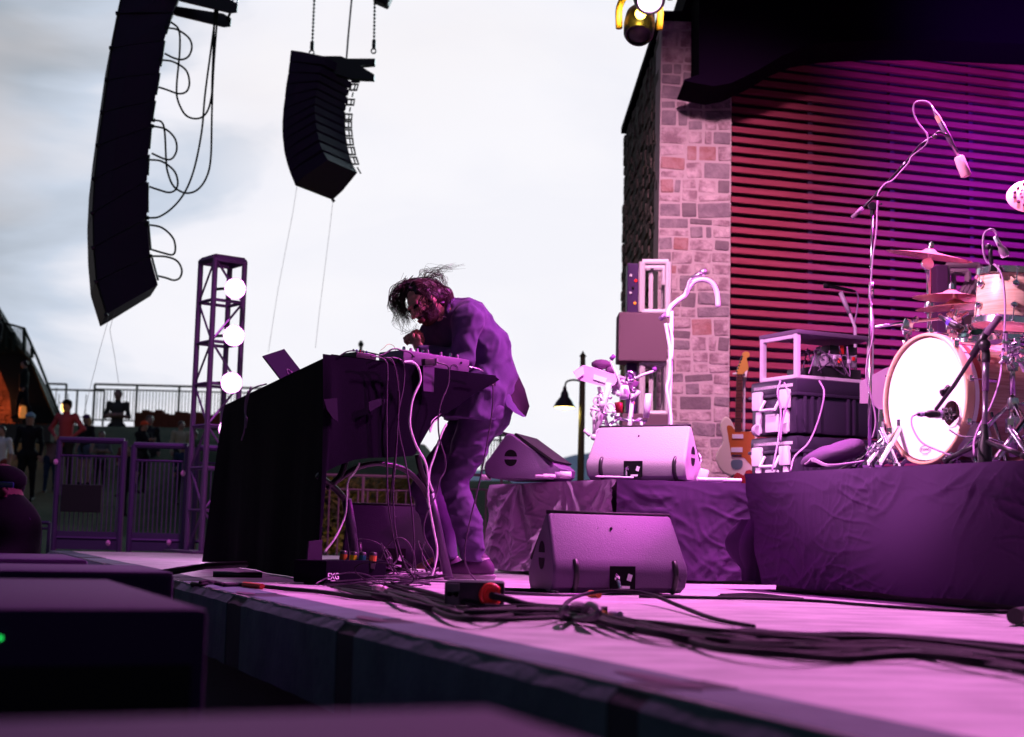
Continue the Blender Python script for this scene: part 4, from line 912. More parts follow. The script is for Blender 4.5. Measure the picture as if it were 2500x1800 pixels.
# devices on the desk
def DT(px, off, zz): q = PL(px, 880, P1+fn_*off, fn_); q.z = DZ+zz; return q
fd = (P2-P1).normalized(); MF = Matrix((fd, -fn_, Vector((0,0,1)))).transposed()
mx_ = thing('mixer', 'purple-lit mixing desk with knobs on top, under the musician\'s arms', 'mixer', DT(1060, -.1, 0))
a = PL(982, 872, P1-fn_*.05, fn_); b = PL(1143, 889, P1-fn_*.05, fn_); ctr = (a+b)/2; wdt = (b-a).length; ctr.z = DZ+.042
Mt = MF @ Matrix.Rotation(R(.8), 3, 'Y')
mb = MB(); mb.box(ctr-fn_*.09+Vector((0, 0, .002)), (wdt, .2, .070), Mt, bev=.005); body = part('body', mb, mat('mixer_metal', (.17, .11, .20), .4, .3, bump=(300, .0004)), mx_, 40)
for i, px in enumerate((986, 1003, 1018, 1033, 1044, 1076, 1100, 1116)):
    mb = MB(); k = PL(px, 852+(px-982)*.12, P1-fn_*(.09+.02*(i % 2)), fn_); k.z = ctr.z+.034; mb.lathe([(0, .030), (.0065, .030), (.0085, .022), (.010, 0)], k, (0, 0, 1), 12); part('knob', mb, chrome if i % 3 == 0 else mat('knob_grey', (.25, .18, .28), .4), mx_, 40)
mb = MB(); 
for dx in (-.17, .17): mb.lathe([(0, .003), (.006, .003), (.007, 0)], ctr+fd*dx+fn_*.012+Vector((0, 0, .012)), fn_, 10)
mb.tube([ctr+fd*(.12+.028*math.cos(t))+fn_*.013+Vector((0, 0, -.03+.028*math.sin(t))) for t in [math.pi*k/12 for k in range(13)]], .0014, 5)
part('screw', mb, inkm, mx_)
ad = thing('power_adapter', 'small dark adapter block hanging on cables in front of the mixer', 'adapter', DT(1045, .03, -.02))
mb = MB(); c = PL(1045, 884, P1+fn_*.03, fn_); mb.box(c, (.068, .03, .034), MF @ Matrix.Rotation(-.12, 3, 'Y'), bev=.004); part('body', mb, blackplastic, ad, 40)
mb = MB(); c2 = PL(1063, 884, P1+fn_*.03, fn_); mb.box(c2, (.012, .032, .036), MF, bev=.003); part('end_cap', mb, mat('knob_grey', (.25, .18, .28), .4), ad, 40)
pd = thing('effects_pedal', 'low black effects box with tiny controls near the desk corner', 'effects unit', DT(875, -.05, 0))
mb = MB(); c = DT(876, -.12, .022); mb.box(c, (.13, .12, .04), MF, bev=.005); bb = part('body', mb, blackplastic, pd, 40)
for i in range(5): mb = MB(); mb.lathe([(0, .012), (.005, .012), (.006, 0)], DT(862+i*8, -.07, .042), (0,0,1), 8); part('knob', mb, (chrome, mat('knob_blue', (.05, .05, .5), .4), redp)[i % 3], pd)
pd = thing('effects_pedal', 'dark wedge-shaped effects box just left of the mixer', 'effects unit', DT(955, -.05, 0))
mb = MB(); c = DT(962, -.12, .0); mb.prism([c+fd*a_+Vector((0, 0, b_2))+fn_*.05 for a_, b_2 in ((-.055, .004), (.055, .004), (.055, .07), (.03, .07))], -fn_*.12); part('body', mb, mat('pedal_green', (.03, .035, .03), .5), pd)
# cables over the desk
def cable(pts, r_, m_, lab, dd=.0, name='cable', grp='cables hanging from the desk'):
    mb = MB(); q = DP(pts, dd); 
    for k in range(len(q)): 
        if q[k].z < .006: q[k].z = .006
    mb.tube(q, r_, 6, smooth=6); return solo(name, mb, m_, lab, 'cable', grp, True)
cable([(905, 871), (925, 872), (942, 882), (946, 905), (944, 1000), (945, 1120), (947, 1220), (960, 1310), (970, 1360), (955, 1385)], .0042, rubberp, 'leftmost thin cable hanging straight down the desk front')
cable([(940, 873), (958, 880), (970, 930), (975, 985), (972, 1015), (966, 1120), (960, 1200), (966, 1300), (985, 1370), (1012, 1412)], .0042, rubberp, 'second thin cable from the left, crossing its neighbour half way')
cable([(955, 872), (980, 880), (987, 905), (984, 950), (972, 1010), (975, 1060), (990, 1130), (1005, 1240), (1011, 1330), (1008, 1395)], .0042, rubberp, 'third dark cable from the left, bulging right below the cloth')
cable([(930, 874), (950, 878), (968, 905), (973, 960), (968, 1080), (952, 1250), (975, 1345), (995, 1400)], .004, rubber, 'black cable lost against the black cloth')
cable([(985, 884), (1003, 883), (1018, 893), (1026, 915), (1025, 935), (1010, 968), (1003, 1000), (1001, 1040), (1015, 1085), (1037, 1125), (1044, 1160), (1046, 1220), (1058, 1290), (1067, 1340), (1062, 1380), (1050, 1425)], .0058, whitecable, 'bright white cable curving down the desk front', .02)
cable([(1072, 1022), (1058, 1032), (1050, 1055), (1053, 1030), (1075, 1010)], .004, whitecable, 'short white cable loop at the musician\'s thigh', -.05)
cable([(1090, 1035), (1078, 1060), (1070, 1085), (1060, 1115), (1050, 1145), (1048, 1175), (1057, 1200)], .0052, whitecable, 'white cable along the musician\'s thigh', .01)
cable([(1067, 885), (1090, 892), (1096, 905), (1094, 940), (1076, 985), (1070, 1025), (1073, 1070), (1087, 1120), (1086, 1150), (1072, 1175), (1066, 1205), (1042, 1255), (1034, 1290), (1040, 1320), (1057, 1350), (1060, 1390)], .0042, rubberp, 'thin grey cable winding past the thigh to the floor', .02)
cable([(1202, 938), (1204, 955), (1202, 1000), (1193, 1060), (1172, 1170), (1148, 1270), (1136, 1330), (1136, 1370), (1147, 1400), (1162, 1417)], .0042, rubberp, 'single cable falling from the desk tip across the musician\'s leg', .03)
cable([(878, 1130), (868, 1150), (850, 1175), (847, 1215), (842, 1260), (820, 1310), (790, 1352)], .0052, whitecable, 'pale cable hanging under the left of the arch', -.15)
cable([(1040, 1320), (1030, 1345), (1035, 1380), (1058, 1400)], .0035, rubberp, 'small cable loop just above the power strip')
cable([(828, 870), (850, 858), (880, 858), (915, 864), (940, 872)], .0035, rubber, 'thin cable arching over the effects box', -.05)
cable([(926, 869), (943, 862), (955, 854), (968, 852), (985, 857), (1000, 860), (1012, 872)], .0045, rubberp, 'cable looping up to the mixer', -.03)
cable([(929, 856), (938, 849), (945, 842), (953, 841), (962, 846), (966, 858)], .0011, mat('wire_red', (.4, .05, .05), .5), 'hair-thin red wire curling above the desk', -.05)
cable([(1143, 896), (1155, 897), (1170, 901), (1180, 906)], .0045, chrome, 'silver jack cable leaving the right end of the mixer', -.0)
for i, (pts, lab) in enumerate((([(612, 945), (608, 960), (603, 985), (600, 1010), (597, 1050), (590, 1075)], 'thin cable hanging down the left side of the desk'), ([(606, 955), (600, 975), (598, 1005), (603, 1025), (600, 1045)], 'second thin cable on the left side of the desk'), ([(650, 938), (630, 943), (616, 950), (606, 962)], 'thin cable along the desk edge left of the laptop'))):
    pn = P1+ln_*.03; mb = MB(); mb.tube([PL(x, y, pn, ln_) for x, y in pts], .005, 6, smooth=5); solo('cable', mb, mat('cable_mauve', (.25, .16, .28), .5), lab, 'cable', 'cables on the left side of the desk', True)
# ============================================================ clutter on the deck
pb = thing('power_box', 'black floor box with white lettering under the desk', 'power box', G(862, 1424, 0))
a = G(795, 1428, 0); mb = MB(); c = G(868, 1427, .0)
bw = (G(942, 1424, 0)-G(795, 1428, 0)); bl = bw.length; bd_ = bw.normalized(); bn = Vector((bd_.y, -bd_.x, 0)); MB_ = Matrix((bd_, -bn, Vector((0,0,1)))).transposed()
ctr = (G(942, 1424, 0)+G(795, 1428, 0))/2-bn*.1; mb.box(ctr+Vector((0, 0, .058)), (bl, .2, .105), MB_, bev=.006); part('body', mb, blackcloth, pb, 40)
tm = text_mesh('EXG', .043, PL(814, 1408, ctr+bn*.102, bn), bd_, (0, 0, 1), .0006); part('lettering', tm, inkw, pb)
mb = MB(); q = PL(813, 1418, ctr+bn*.1025, bn); mb.box(q, (.034, .001, .002), MB_); part('underline', mb, inkw, pb)
for i, (px, py, mm, lab) in enumerate(((838, 1360, orangep, 'orange'), (862, 1371, yellowp, 'yellow'), (884, 1366, tealp, 'teal'), (910, 1366, orangep, 'second orange'))):
    c = P(px, py, 7.0); t = thing('plug', lab+'-taped black plug standing on the floor box'+(' at its right end' if i == 3 else ' at its left end' if i == 0 else ' in the middle' if i == 1 else ' right of the yellow one'), 'plug', c, 'taped plugs on the floor box')
    c.z = max(c.z, .12); mb = MB(); mb.lathe([(0, -.05), (.017, -.05), (.018, -.012), (.018, .026), (.014, .03), (.0, .031)], c, (.1, 0, 1), 12); part('body', mb, blackplastic, t, True)
    mb = MB(); mb.lathe([(.0185, -.012), (.0185, .014)], c, (.1, 0, 1), 12); part('tape_band', mb, mm, t)
ps = thing('power_strip', 'white translucent power strip tangled in cables beside the shoe', 'power strip', G(1040, 1416, 0))
mb = MB(); c = G(1040, 1414, .0); mb.box(c+Vector((-.05, 0, .03)), (.09, .05, .045), Matrix.Rotation(.2, 3, 'Z'), bev=.01); mb.box(c+Vector((.03, .01, .024)), (.13, .05, .032), Matrix.Rotation(.15, 3, 'Z'), bev=.008); part('body', mb, mat('strip_white', (.8, .76, .82), .3, bump=(60, .002)), ps, 40)
rn = random.Random(3); mb = MB()
for i in range(5): mb.box(c+Vector((-.02+i*.024, -.018, .042)), (.012, .012, .006), bev=.002)
part('socket', mb, blackplastic, ps)
rn = random.Random(11)
for i in range(48):
    c = G(rn.uniform(850, 1075), rn.uniform(1392, 1438), 0); r1 = rn.uniform(.04, .15); r2 = rn.uniform(.03, .12); a0 = rn.uniform(0, 6); sp = rn.uniform(3.5, 6.5); up = rn.uniform(.02, .20) if i < 20 else rn.uniform(0, .03)
    pts = [c+Vector((r1*math.cos(a0+sp*k/10), r2*math.sin(a0+sp*k/10), .006+up*math.sin(math.pi*k/10)**2+.004*(i % 5))) for k in range(11)]
    mb = MB(); mb.tube(pts, rn.choice((.0038, .0045, .0032)), 5, smooth=3)
    solo('loose_cable', mb, rubberp if i % 3 else rubber, 'thin dark cable loop in the tangle on the deck under the desk', 'cable', 'tangle of cable loops under the desk', True)
cb_ = thing('connector', 'pinkish clear barrel connector lying before the floor box', 'connector', G(920, 1436, 0))
mb = MB(); a = G(913, 1436, .016); b = G(932, 1437, .016); mb.tube([a, b], .015, 12); mb.tube([b, G(942, 1438, .014)], .011, 10); part('barrel', mb, mat('clear_pink', (.5, .35, .42), .3), cb_, True)
dbx = thing('distribution_box', 'black rubber power distribution box with a big red plug on the deck', 'power box', G(1165, 1478, 0))
a = G(1090, 1484, 0); b = G(1224, 1484, 0); ctr = (a+b)/2; w_ = (b-a).length; mb = MB(); mb.box(ctr+Vector((0, .08, .048)), (w_, .18, .085), bev=.012); part('body', mb, mat('box_rubber', (.02, .016, .028), .5), dbx, 40)
mb = MB(); mb.box(ctr+Vector((-w_*.36, -.013, .046)), (.045, .012, .074), bev=.003); sk = part('socket_plate', mb, mat('plate_grey', (.045, .055, .06), .5), dbx, 40)
mb = MB()
for q in (-.011, .011): mb.lathe([(0, .0), (.009, .0), (.0095, .003)], ctr+Vector((-w_*.36+q, -.019, .045)), (0, -1, 0), 14)
part('socket', mb, blackplastic, sk)
mb = MB(); cc = ctr+Vector((w_*.27, -.02, .045)); mb.tube([cc+Vector((.031*math.cos(t), -.012*0, .034*math.sin(t))) for t in [.5+5.3*k/20 for k in range(21)]], .0095, 8); mb.lathe([(.04, .02), (.032, 0), (.0, -.002)], cc, (0, 1, 0), 18); rp = part('red_plug', mb, redp, dbx, True)
mb = MB(); mb.tube([cc+Vector((0, -.004, 0)), cc+Vector((.06, -.04, -.01)), cc+Vector((.16, -.06, -.032)), cc+Vector((.4, -.1, -.036))], .013, 8, smooth=5); part('plug_cable', mb, rubber, rp, True)
# floor cable runs (things): laid on the deck along photo paths
def fcable(pts, r_, m_, lab, grp='cables running over the deck', z=None, name='floor_cable'):
    mb = MB(); q = [G(p[0], p[1], r_+(p[2] if len(p) > 2 else 0)) for p in pts]; mb.tube(q, r_, 8, smooth=6); return solo(name, mb, m_, lab, 'cable', grp, True)
rn = random.Random(5)
base = [(930, 1442), (1010, 1462), (1090, 1488), (1180, 1496), (1290, 1494), (1400, 1502), (1500, 1520), (1620, 1540), (1760, 1560), (1900, 1574), (2050, 1586), (2200, 1590), (2350, 1604), (2520, 1622)]
labs = ['thick snake cable, uppermost of the bundle crossing the deck', 'thick cable in the middle of the bundle crossing the deck', 'lowest thick cable of the bundle crossing the deck', 'cable woven over the bundle right of centre', 'cable looping off the bundle at the right edge', 'cable at the back of the bundle near the red plug', 'thin green-grey cable in the bundle', 'second thin cable in the bundle']
for i in range(8):
    off = (-14, 2, 12, -5, 7, -9, -1, 5)[i]; ph = rn.uniform(0, 6)
    pts = [(x+rn.uniform(-20, 20), y+off*(.7+.5*x/2500)*(1+x/2500*.4)+(5+5*x/2500)*math.sin(k*(.7+.13*i)+ph)+rn.uniform(-3, 3), .007*((i+k) % 3)) for k, (x, y) in enumerate(base)]
    fcable(pts, (.009, .011, .010, .008, .007, .007, .006, .006)[i], rubber if i != 6 else rubberg, labs[i])
fcable([(1720, 1548), (1800, 1538), (1900, 1545), (2000, 1548), (2100, 1548), (2300, 1562), (2520, 1580)], .008, rubberp, 'cable parting upward from the bundle at the right')
fcable([(1370, 1500), (1385, 1470), (1430, 1450, .02), (1500, 1443, .035), (1580, 1450, .03), (1660, 1480, .01), (1740, 1510), (1840, 1530)], .0075, rubber, 'thin cable arching from the wedge monitor to the bundle')
fcable([(1440, 1492), (1420, 1478, .03), (1390, 1482, .05), (1372, 1500, .02), (1400, 1512), (1450, 1506, .03), (1462, 1490, .05), (1440, 1476, .06), (1425, 1492, .03)], .010, rubberp, 'tied coil of cable lying on the bundle in front of the wedge')
for (x0, y0, mm, lab) in ((1456, 1502, mat('tape_gold', (.5, .25, .06), .6), 'gold tape band on the cable bundle'), (1492, 1503, mat('tape_grey', (.3, .27, .36), .6), 'grey tape band on the cable bundle'), (1440, 1450, orangep, 'orange tape on a cable by the wedge')):
    a = G(x0, y0, .014); b = G(x0+22, y0+2, .014); mb = MB(); mb.tube([a, b], .0155, 10); solo('cable_tape', mb, mm, lab, 'tape', smooth=40)
fcable([(1090, 1425), (1160, 1432), (1240, 1440), (1330, 1442), (1360, 1448)], .009, rubber, 'cable between the shoe and the wedge monitor')
fcable([(1180, 1444), (1250, 1448), (1330, 1452), (1420, 1452), (1500, 1446)], .007, rubberp, 'cable lying along the base of the front wedge')
fcable([(1300, 1478), (1240, 1462), (1200, 1440)], .009, rubber, 'cable running back from the distribution box')
fcable([(1560, 1456), (1700, 1459), (1860, 1462), (2000, 1468), (2150, 1480), (2350, 1492), (2520, 1494)], .007, rubber, 'thin cable along the foot of the drum riser')
for k in range(4): fcable([(1760-k*6, 1452+k*3), (1840, 1450+k*3), (1900+k*8, 1456+k*2), (1960, 1462+k)], .005, rubber, ('top', 'second', 'third', 'lowest')[k]+' strand of the coil beside the riser caster', 'coil beside the riser caster')
for k in range(6): fcable([(790+k*9, 1427+k*2.6), (880, 1431+k*4.2+2*math.sin(k*5)), (960, 1441+k*5.4), (1040, 1453+k*5.6+2*math.sin(k*3)), (1110, 1470+k*4.4)], .006, rubberg if k % 2 else rubber, ('first', 'second', 'third', 'fourth', 'fifth', 'front')[k]+' cable of the flat ribbon of cables before the floor box, counted from the back', 'flat ribbon of cables')
fcable([(545, 1428), (600, 1428), (700, 1438), (790, 1446), (870, 1458), (940, 1463), (985, 1462)], .009, rubber, 'lone black cable crossing the deck near the stage edge')
mb = MB(); mb.tube([G(474, 1433, -.03), G(470, 1425, .01), G(490, 1428, .015), G(515, 1422, .02), G(545, 1428, .01)], .010, 6, smooth=4); mb.tube([G(488, 1422, .03), G(505, 1418, .035), G(520, 1424, .02)], .006, 6, smooth=3); solo('cable_end', mb, rubber, 'cable end with a strap lying on the stage lip', 'cable', smooth=True)
mb = MB(); mb.tube([G(596, 1427, .012), G(640, 1432, .012)], .012, 8); solo('cable_tape', mb, mat('tape_red', (.35, .04, .03), .5), 'red tape on the lone cable near the stage edge', 'tape', smooth=40)
mb = MB(); mb.tube([G(2478, 1505, .03), G(2512, 1500, .03)], .028, 14); solo('pipe_end', mb, blackplastic, 'black pipe end lying at the right edge of the deck', 'pipe', smooth=40)
# ============================================================ DRUM KIT
def DK(px, py, y): return P(px, py, y)
kn = Vector((-.93, -.37, .0)).normalized(); kc = DK(2263, 974, 6.75); rad = .302
kz = kc.z
kick = thing('bass_drum', 'natural-wood bass drum with a blown-out white front head and a mic hole', 'drum', (kc.x, kc.y, RZ))
mb = MB(); mb.lathe([(rad-.02, -.0), (rad-.018, -.5), (rad-.03, -.5)], kc, kn, 56); part('shell', mb, drumwood, kick, 40)
mb = MB()
# head with a port hole built as a ring-triangulated disc
side = kn.cross(Vector((0, 0, 1))).normalized(); side = side if side.x > 0 else -side; upv = Vector((0, 0, 1))
hc = PL(2326, 1010, kc, kn)-kc; hx, hy = hc.dot(side), hc.dot(upv); hr = .062
outer = [kc+kn*.004+(side*math.cos(t)+upv*math.sin(t))*(rad-.012) for t in [2*math.pi*k/64 for k in range(64)]]
inner = [kc+kn*.004+side*(hx+hr*math.cos(t))+upv*(hy+hr*math.sin(t)) for t in [2*math.pi*k/64 for k in range(64)]]
mb.add(outer+inner, [(k, (k+1) % 64, (k+1) % 64+64, k+64) for k in range(64)]); part('front_head', mb, head_w, kick)
mb = MB(); mb.tube([inner[k % 64]+kn*.002 for k in range(0, 65, 2)], .004, 6); part('port_ring', mb, head_w, kick)
mb = MB(); ph = kc+kn*.006+side*(hx)+upv*(hy-.10); mb.ball(ph-kn*.10, .10, 12); part('damper_pillow', mb, mat('pillow', (.7, .62, .66), .8), kick, True)
for off, nm in ((0, 'front'), (-.5, 'rear')):
    mb = MB(); mb.lathe([(rad-.004, off+.022), (rad+.006, off+.024), (rad+.010, off+.016), (rad+.010, off-.022), (rad+.004, off-.028), (rad-.006, off-.02), (rad-.004, off+.022)], kc, kn, 64); part('hoop', mb, hoopwood if off == 0 else drumwoodp, kick, True)
mb = MB(); mb.lathe([(rad-.010, -.030), (rad-.008, -.075), (rad-.010, -.10)], kc, kn, 56); part('inlay_band', mb, mat('inlay_red', (.40, .06, .05), .35, coat=.4), kick, 40)
mb = MB(); mb.lathe([(rad-.006, -.038), (rad-.006, -.062)], kc, kn, 56); part('inlay_band', mb, head_w, kick, 40)
for k in range(10):
    an = 2*math.pi*(k+.35)/10; rd = side*math.cos(an)+upv*math.sin(an); p = kc+rd*(rad+.016)
    mb = MB(); mb.box(p+kn*-.002, (.022, .03, .03), bev=.005); mb.tube([p+kn*.012, p-kn*.15], .003, 6); mb.tube([p-kn*.10+rd*-.008, p-kn*.15+rd*-.008], .010, 8); mb.tube([p+rd*.0, p+rd*.028+kn*.0], .004, 6); part('lug', mb, chrome, kick, 40)
tm = text_mesh('EVANS', .021, PL(2259, 1098, kc+kn*.006, kn), side, upv, .0003); part('lettering', tm, inkm, kick)
mb = MB(); ec = PL(2259, 1098, kc+kn*.006, kn); mb.tube([ec+side*.040*math.cos(t)+upv*.019*math.sin(t) for t in [2*math.pi*k/24 for k in range(25)]], .0010, 5); mb.box(ec-upv*.024, (.04, .0008, .0012), Matrix((side, kn, upv)).transposed()); part('logo_ring', mb, inkm, kick)
mb = MB(); 
for sd in (-1, 1): a = kc-kn*.12+side*sd*(rad)-upv*.08; mb.tube([a, a+side*sd*.10-upv*(a.z-RZ-.02)], .009, 8)
part('spur', mb, chrome, kick)
def drum(lab, c, ax, r_, h, wood, nlug, toph, both=True, name='tom_drum'):
    ax = Vector(ax).normalized(); t = thing(name, lab, 'drum', c); a = ax.orthogonal().normalized(); b = ax.cross(a)
    mb = MB(); mb.lathe([(r_-.006, h), (r_, h-.01), (r_, .01), (r_-.006, 0)], c, ax, 48); part('shell', mb, wood, t, 40)
    mb = MB(); mb.lathe([(0, h+.008), (r_-.004, h+.008), (r_+.004, h+.002)], c, ax, 48); part('head', mb, head_w, t, 40)
    mb = MB(); mb.lathe([(r_+.004, -.002), (r_-.004, -.008), (0, -.008)], c, ax, 48); part('head', mb, toph, t, 40)
    for hh in (h, 0):
        s = 1 if hh else -1; mb = MB(); mb.lathe([(r_+.006, hh+s*.016), (r_+.010, hh+s*.016), (r_+.008, hh-s*.012), (r_+.014, hh-s*.016), (r_+.003, hh-s*.014), (r_+.006, hh+s*.016)], c, ax, 48); part('hoop', mb, chrome, t, 40)
    for k in range(nlug):
        an = 2*math.pi*k/nlug+.5; rd = a*math.cos(an)+b*math.sin(an); mb = MB()
        for q in (h*.28, h*.72): p = Vector(c)+rd*(r_+.004)+ax*q; mb.lathe([(.018, 0), (.018, .010), (.012, .018), (0, .02)], p, rd, 10)
        for q0_, q1_ in ((h*.72, h+.01), (h*.28, -.01)): mb.tube([Vector(c)+rd*(r_+.018)+ax*q0_, Vector(c)+rd*(r_+.018)+ax*q1_], .003, 6); mb.box(Vector(c)+rd*(r_+.014)+ax*q1_, (.014, .014, .012), bev=.003)
        part('lug', mb, chrome, t, 40)
    return t
tc_ = DK(2468, 792, 6.55); tomt = drum('pale striped wood tom drum above the bass drum, cut by the right edge', tc_, (.10, -.02, 1), .165, .225, drumwoodp, 6, head_p)
tcd = tomt
sc_ = DK(2432, 832, 7.25); drum('green sparkle snare drum behind the bass drum', sc_, (-.05, .0, 1), .18, .06, greensp, 8, head_w, name='snare_drum')
def cymbal(lab, c, ax, r_, m_, bell=.10, holes=False, droop=.02):
    t = thing('cymbal', lab, 'cymbal', c); mb = MB(); pr = [(0, .022), (r_*bell, .018), (r_*bell*1.9, .004), (r_*.6, -droop*.45), (r_, -droop), (r_*.99, -droop-.0015), (r_*.6, -droop*.45-.002), (r_*bell*1.9, .002), (0, .018)]
    mb.lathe(pr, c, ax, 64); part('disc', mb, m_, t, 60); ax = Vector(ax).normalized()
    mb = MB(); mb.lathe([(0, .06), (.006, .058), (.006, .05), (.013, .05), (.015, .024), (.006, .022)], c, ax, 10); part('wing_nut', mb, chrome, t, 40)
    if holes:
        a = ax.orthogonal().normalized(); b = ax.cross(a); mb = MB()
        for k in range(16):
            for rr_ in (.5, .72): an = 2*math.pi*k/16+rr_; p = Vector(c)+(a*math.cos(an)+b*math.sin(an))*r_*rr_-ax*droop*.4; mb.lathe([(0, .0035), (.008, .0035), (.008, -.004), (0, -.004)], p, ax, 8)
        part('perforation', mb, mat('hole_dark', (.1, .02, .06), .8), t)
    return t
c = DK(2270, 617, 7.2); cymbal('pink crash cymbal tilted on a chrome stand, highest in the kit', c, (.13, -.16, 1), .215, bronze)
hx_ = DK(2322, 724, 6.95); cymbal('upper hi-hat cymbal tilted up to the left', hx_+Vector((0,0,.012)), (.02, -.05, 1), .185, bronze, .13)
cymbal('lower hi-hat cymbal opened below its partner', hx_+Vector((.02, 0, -.035)), (-.07, -.05, 1), .19, bronze, .13)
cymbal('splash cymbal seen from below behind the hi-hats', DK(2340, 735, 7.3), (.28, -.25, 1), .15, bronze)
c = DK(2530, 470, 6.4); cymbal('perforated cymbal with drilled holes at the right edge', c, (-.25, -.80, .70), .13, bronze, .12, True)
def stand(lab, top, foot_z, name='cymbal_stand', r_=.0125, legs=True, tilt=None, clampz=()):
    top = Vector(top); base = Vector((top.x, top.y, foot_z)) if tilt is None else Vector(tilt); t = thing(name, lab, 'stand', (base.x, base.y, foot_z))
    mb = MB(); mid = base+(top-base)*.5; mb.tube([base+Vector((0,0,.05)), mid], r_*1.25, 10); mb.tube([mid, top], r_*.85, 10); part('pole', mb, chrome, t, True)
    mb = MB()
    for f in (.5,)+tuple(clampz): p = base+(top-base)*f; mb.lathe([(r_*1.7, -.025), (r_*1.9, 0), (r_*1.7, .025)], p, top-base, 10); mb.tube([p, p+Vector((.04, -.01, 0))], .005, 6); mb.ball(p+Vector((.045, -.01, 0)), (.014, .006, .010), 8)
    part('clamp', mb, chrome, t, 40)
    if legs:
        for k in range(3):
            a = 2.1*k+.6; d = Vector((math.cos(a), math.sin(a), 0)); mb = MB(); mb.tube([base+Vector((0,0,.30)), base+d*.27+Vector((0,0,.02))], .010, 8); mb.tube([base+Vector((0,0,.10)), base+d*.14+Vector((0,0,.15))], .006, 6); l_ = part('leg', mb, chrome, t, True)
            mb = MB(); mb.ball(base+d*.27+Vector((0,0,.018)), .017, 8); part('rubber_foot', mb, rubber, l_)
    return t
s1 = stand('chrome stand holding the crash cymbal', DK(2268, 640, 7.2), RZ, clampz=(.78,), r_=.014)
mb = MB(); a = DK(2268, 642, 7.2); mb.lathe([(.0, -.012), (.03, -.012), (.032, 0), (.03, .012), (0, .012)], DK(2264, 645, 7.18), (0, 1, 0), 16); mb.tube([DK(2262, 665, 7.2), DK(2264, 645, 7.2), DK(2270, 620, 7.2)], .008, 8); part('tilter', mb, chrome, s1, 40)
stand('chrome hi-hat stand behind the bass drum', DK(2325, 742, 6.98), RZ, 'hi_hat_stand', .009, clampz=(.86,))
xb = stand('chrome boom stand left of the bass drum, its arm reaching across', DK(2215, 795, 7.1), RZ, 'boom_stand', .013, clampz=(.97,))
mb = MB(); mb.tube([DK(2137, 798, 7.05), DK(2215, 788, 7.05), DK(2300, 778, 7.05), DK(2350, 768, 7.05)], .0085, 8); part('arm', mb, chrome, xb, True)
mb = MB(); mb.box(DK(2216, 795, 7.03), (.05, .04, .06), Matrix.Rotation(.3, 3, 'Y'), bev=.008); mb.tube([DK(2232, 782, 7.0), DK(2240, 776, 7.0)], .012, 8); part('arm_clamp', mb, chrome, xb, 40)
stand('chrome tom stand rising right of the bass drum', DK(2470, 830, 6.35), RZ, 'tom_stand', .015, clampz=(.35, .8, .92))
rn = random.Random(21)
def chrome_bits(lab, cx, cy, y, n, sp, name, cat, zmin=None):
    t = thing(name, lab, cat, P(cx, cy, y)); 
    for k in range(n):
        c = P(cx+rn.uniform(-sp, sp), cy+rn.uniform(-sp, sp), y+rn.uniform(-.08, .08)); d = Vector((rn.uniform(-1, 1), rn.uniform(-.4, .4), rn.uniform(-1, 1)))*.05
        if zmin and c.z < zmin+.05: c.z = zmin+.05
        mb = MB(); mb.tube([c-d, c+d], rn.uniform(.005, .011), 8); mb.ball(c+d, .011, 8); mb.box(c, (.03, .02, .022), Matrix.Rotation(rn.uniform(0, 3), 3, 'Y'), bev=.004); part('clamp', mb, chrome, t, 40)
    return t
chrome_bits('cluster of chrome wing nuts and clamps under the hi-hats', 2330, 790, 6.9, 10, 22, 'clamp_cluster', 'drum hardware')
chrome_bits('chrome memory locks and brackets at the right edge of the kit', 2480, 860, 6.2, 12, 30, 'clamp_cluster', 'drum hardware')
chrome_bits('chrome pedal hardware at the left foot of the bass drum', 2150, 1100, 6.9, 9, 30, 'pedal_hardware', 'drum hardware', RZ)
for k, (a, b, lab) in enumerate((((2145, 1125, 6.75), (2200, 1040, 6.95), 'bright chrome leg sloping up to the bass drum at its left foot'), ((2115, 1128, 6.8), (2175, 1060, 7.0), 'leftmost chrome leg by the cushion'), ((2190, 1120, 6.8), (2150, 1045, 7.0), 'chrome leg crossing its neighbour left of the bass drum'), ((2430, 1105, 6.1), (2520, 1000, 6.3), 'thick chrome leg at the right edge below the floor tom'), ((2520, 1110, 6.0), (2465, 1040, 6.2), 'chrome leg crossing low at the right edge'))):
    mb = MB(); p0 = P(*a); p0.z = RZ+.02; mb.tube([p0, P(*b)], .014, 10); mb.ball(p0, .02, 8); mb.tube([P(*b)+Vector((0, 0, .03)), P(*b)-Vector((0, 0, .03))], .02, 8); solo('stand_leg', mb, chrome, lab, 'stand leg', smooth=40)
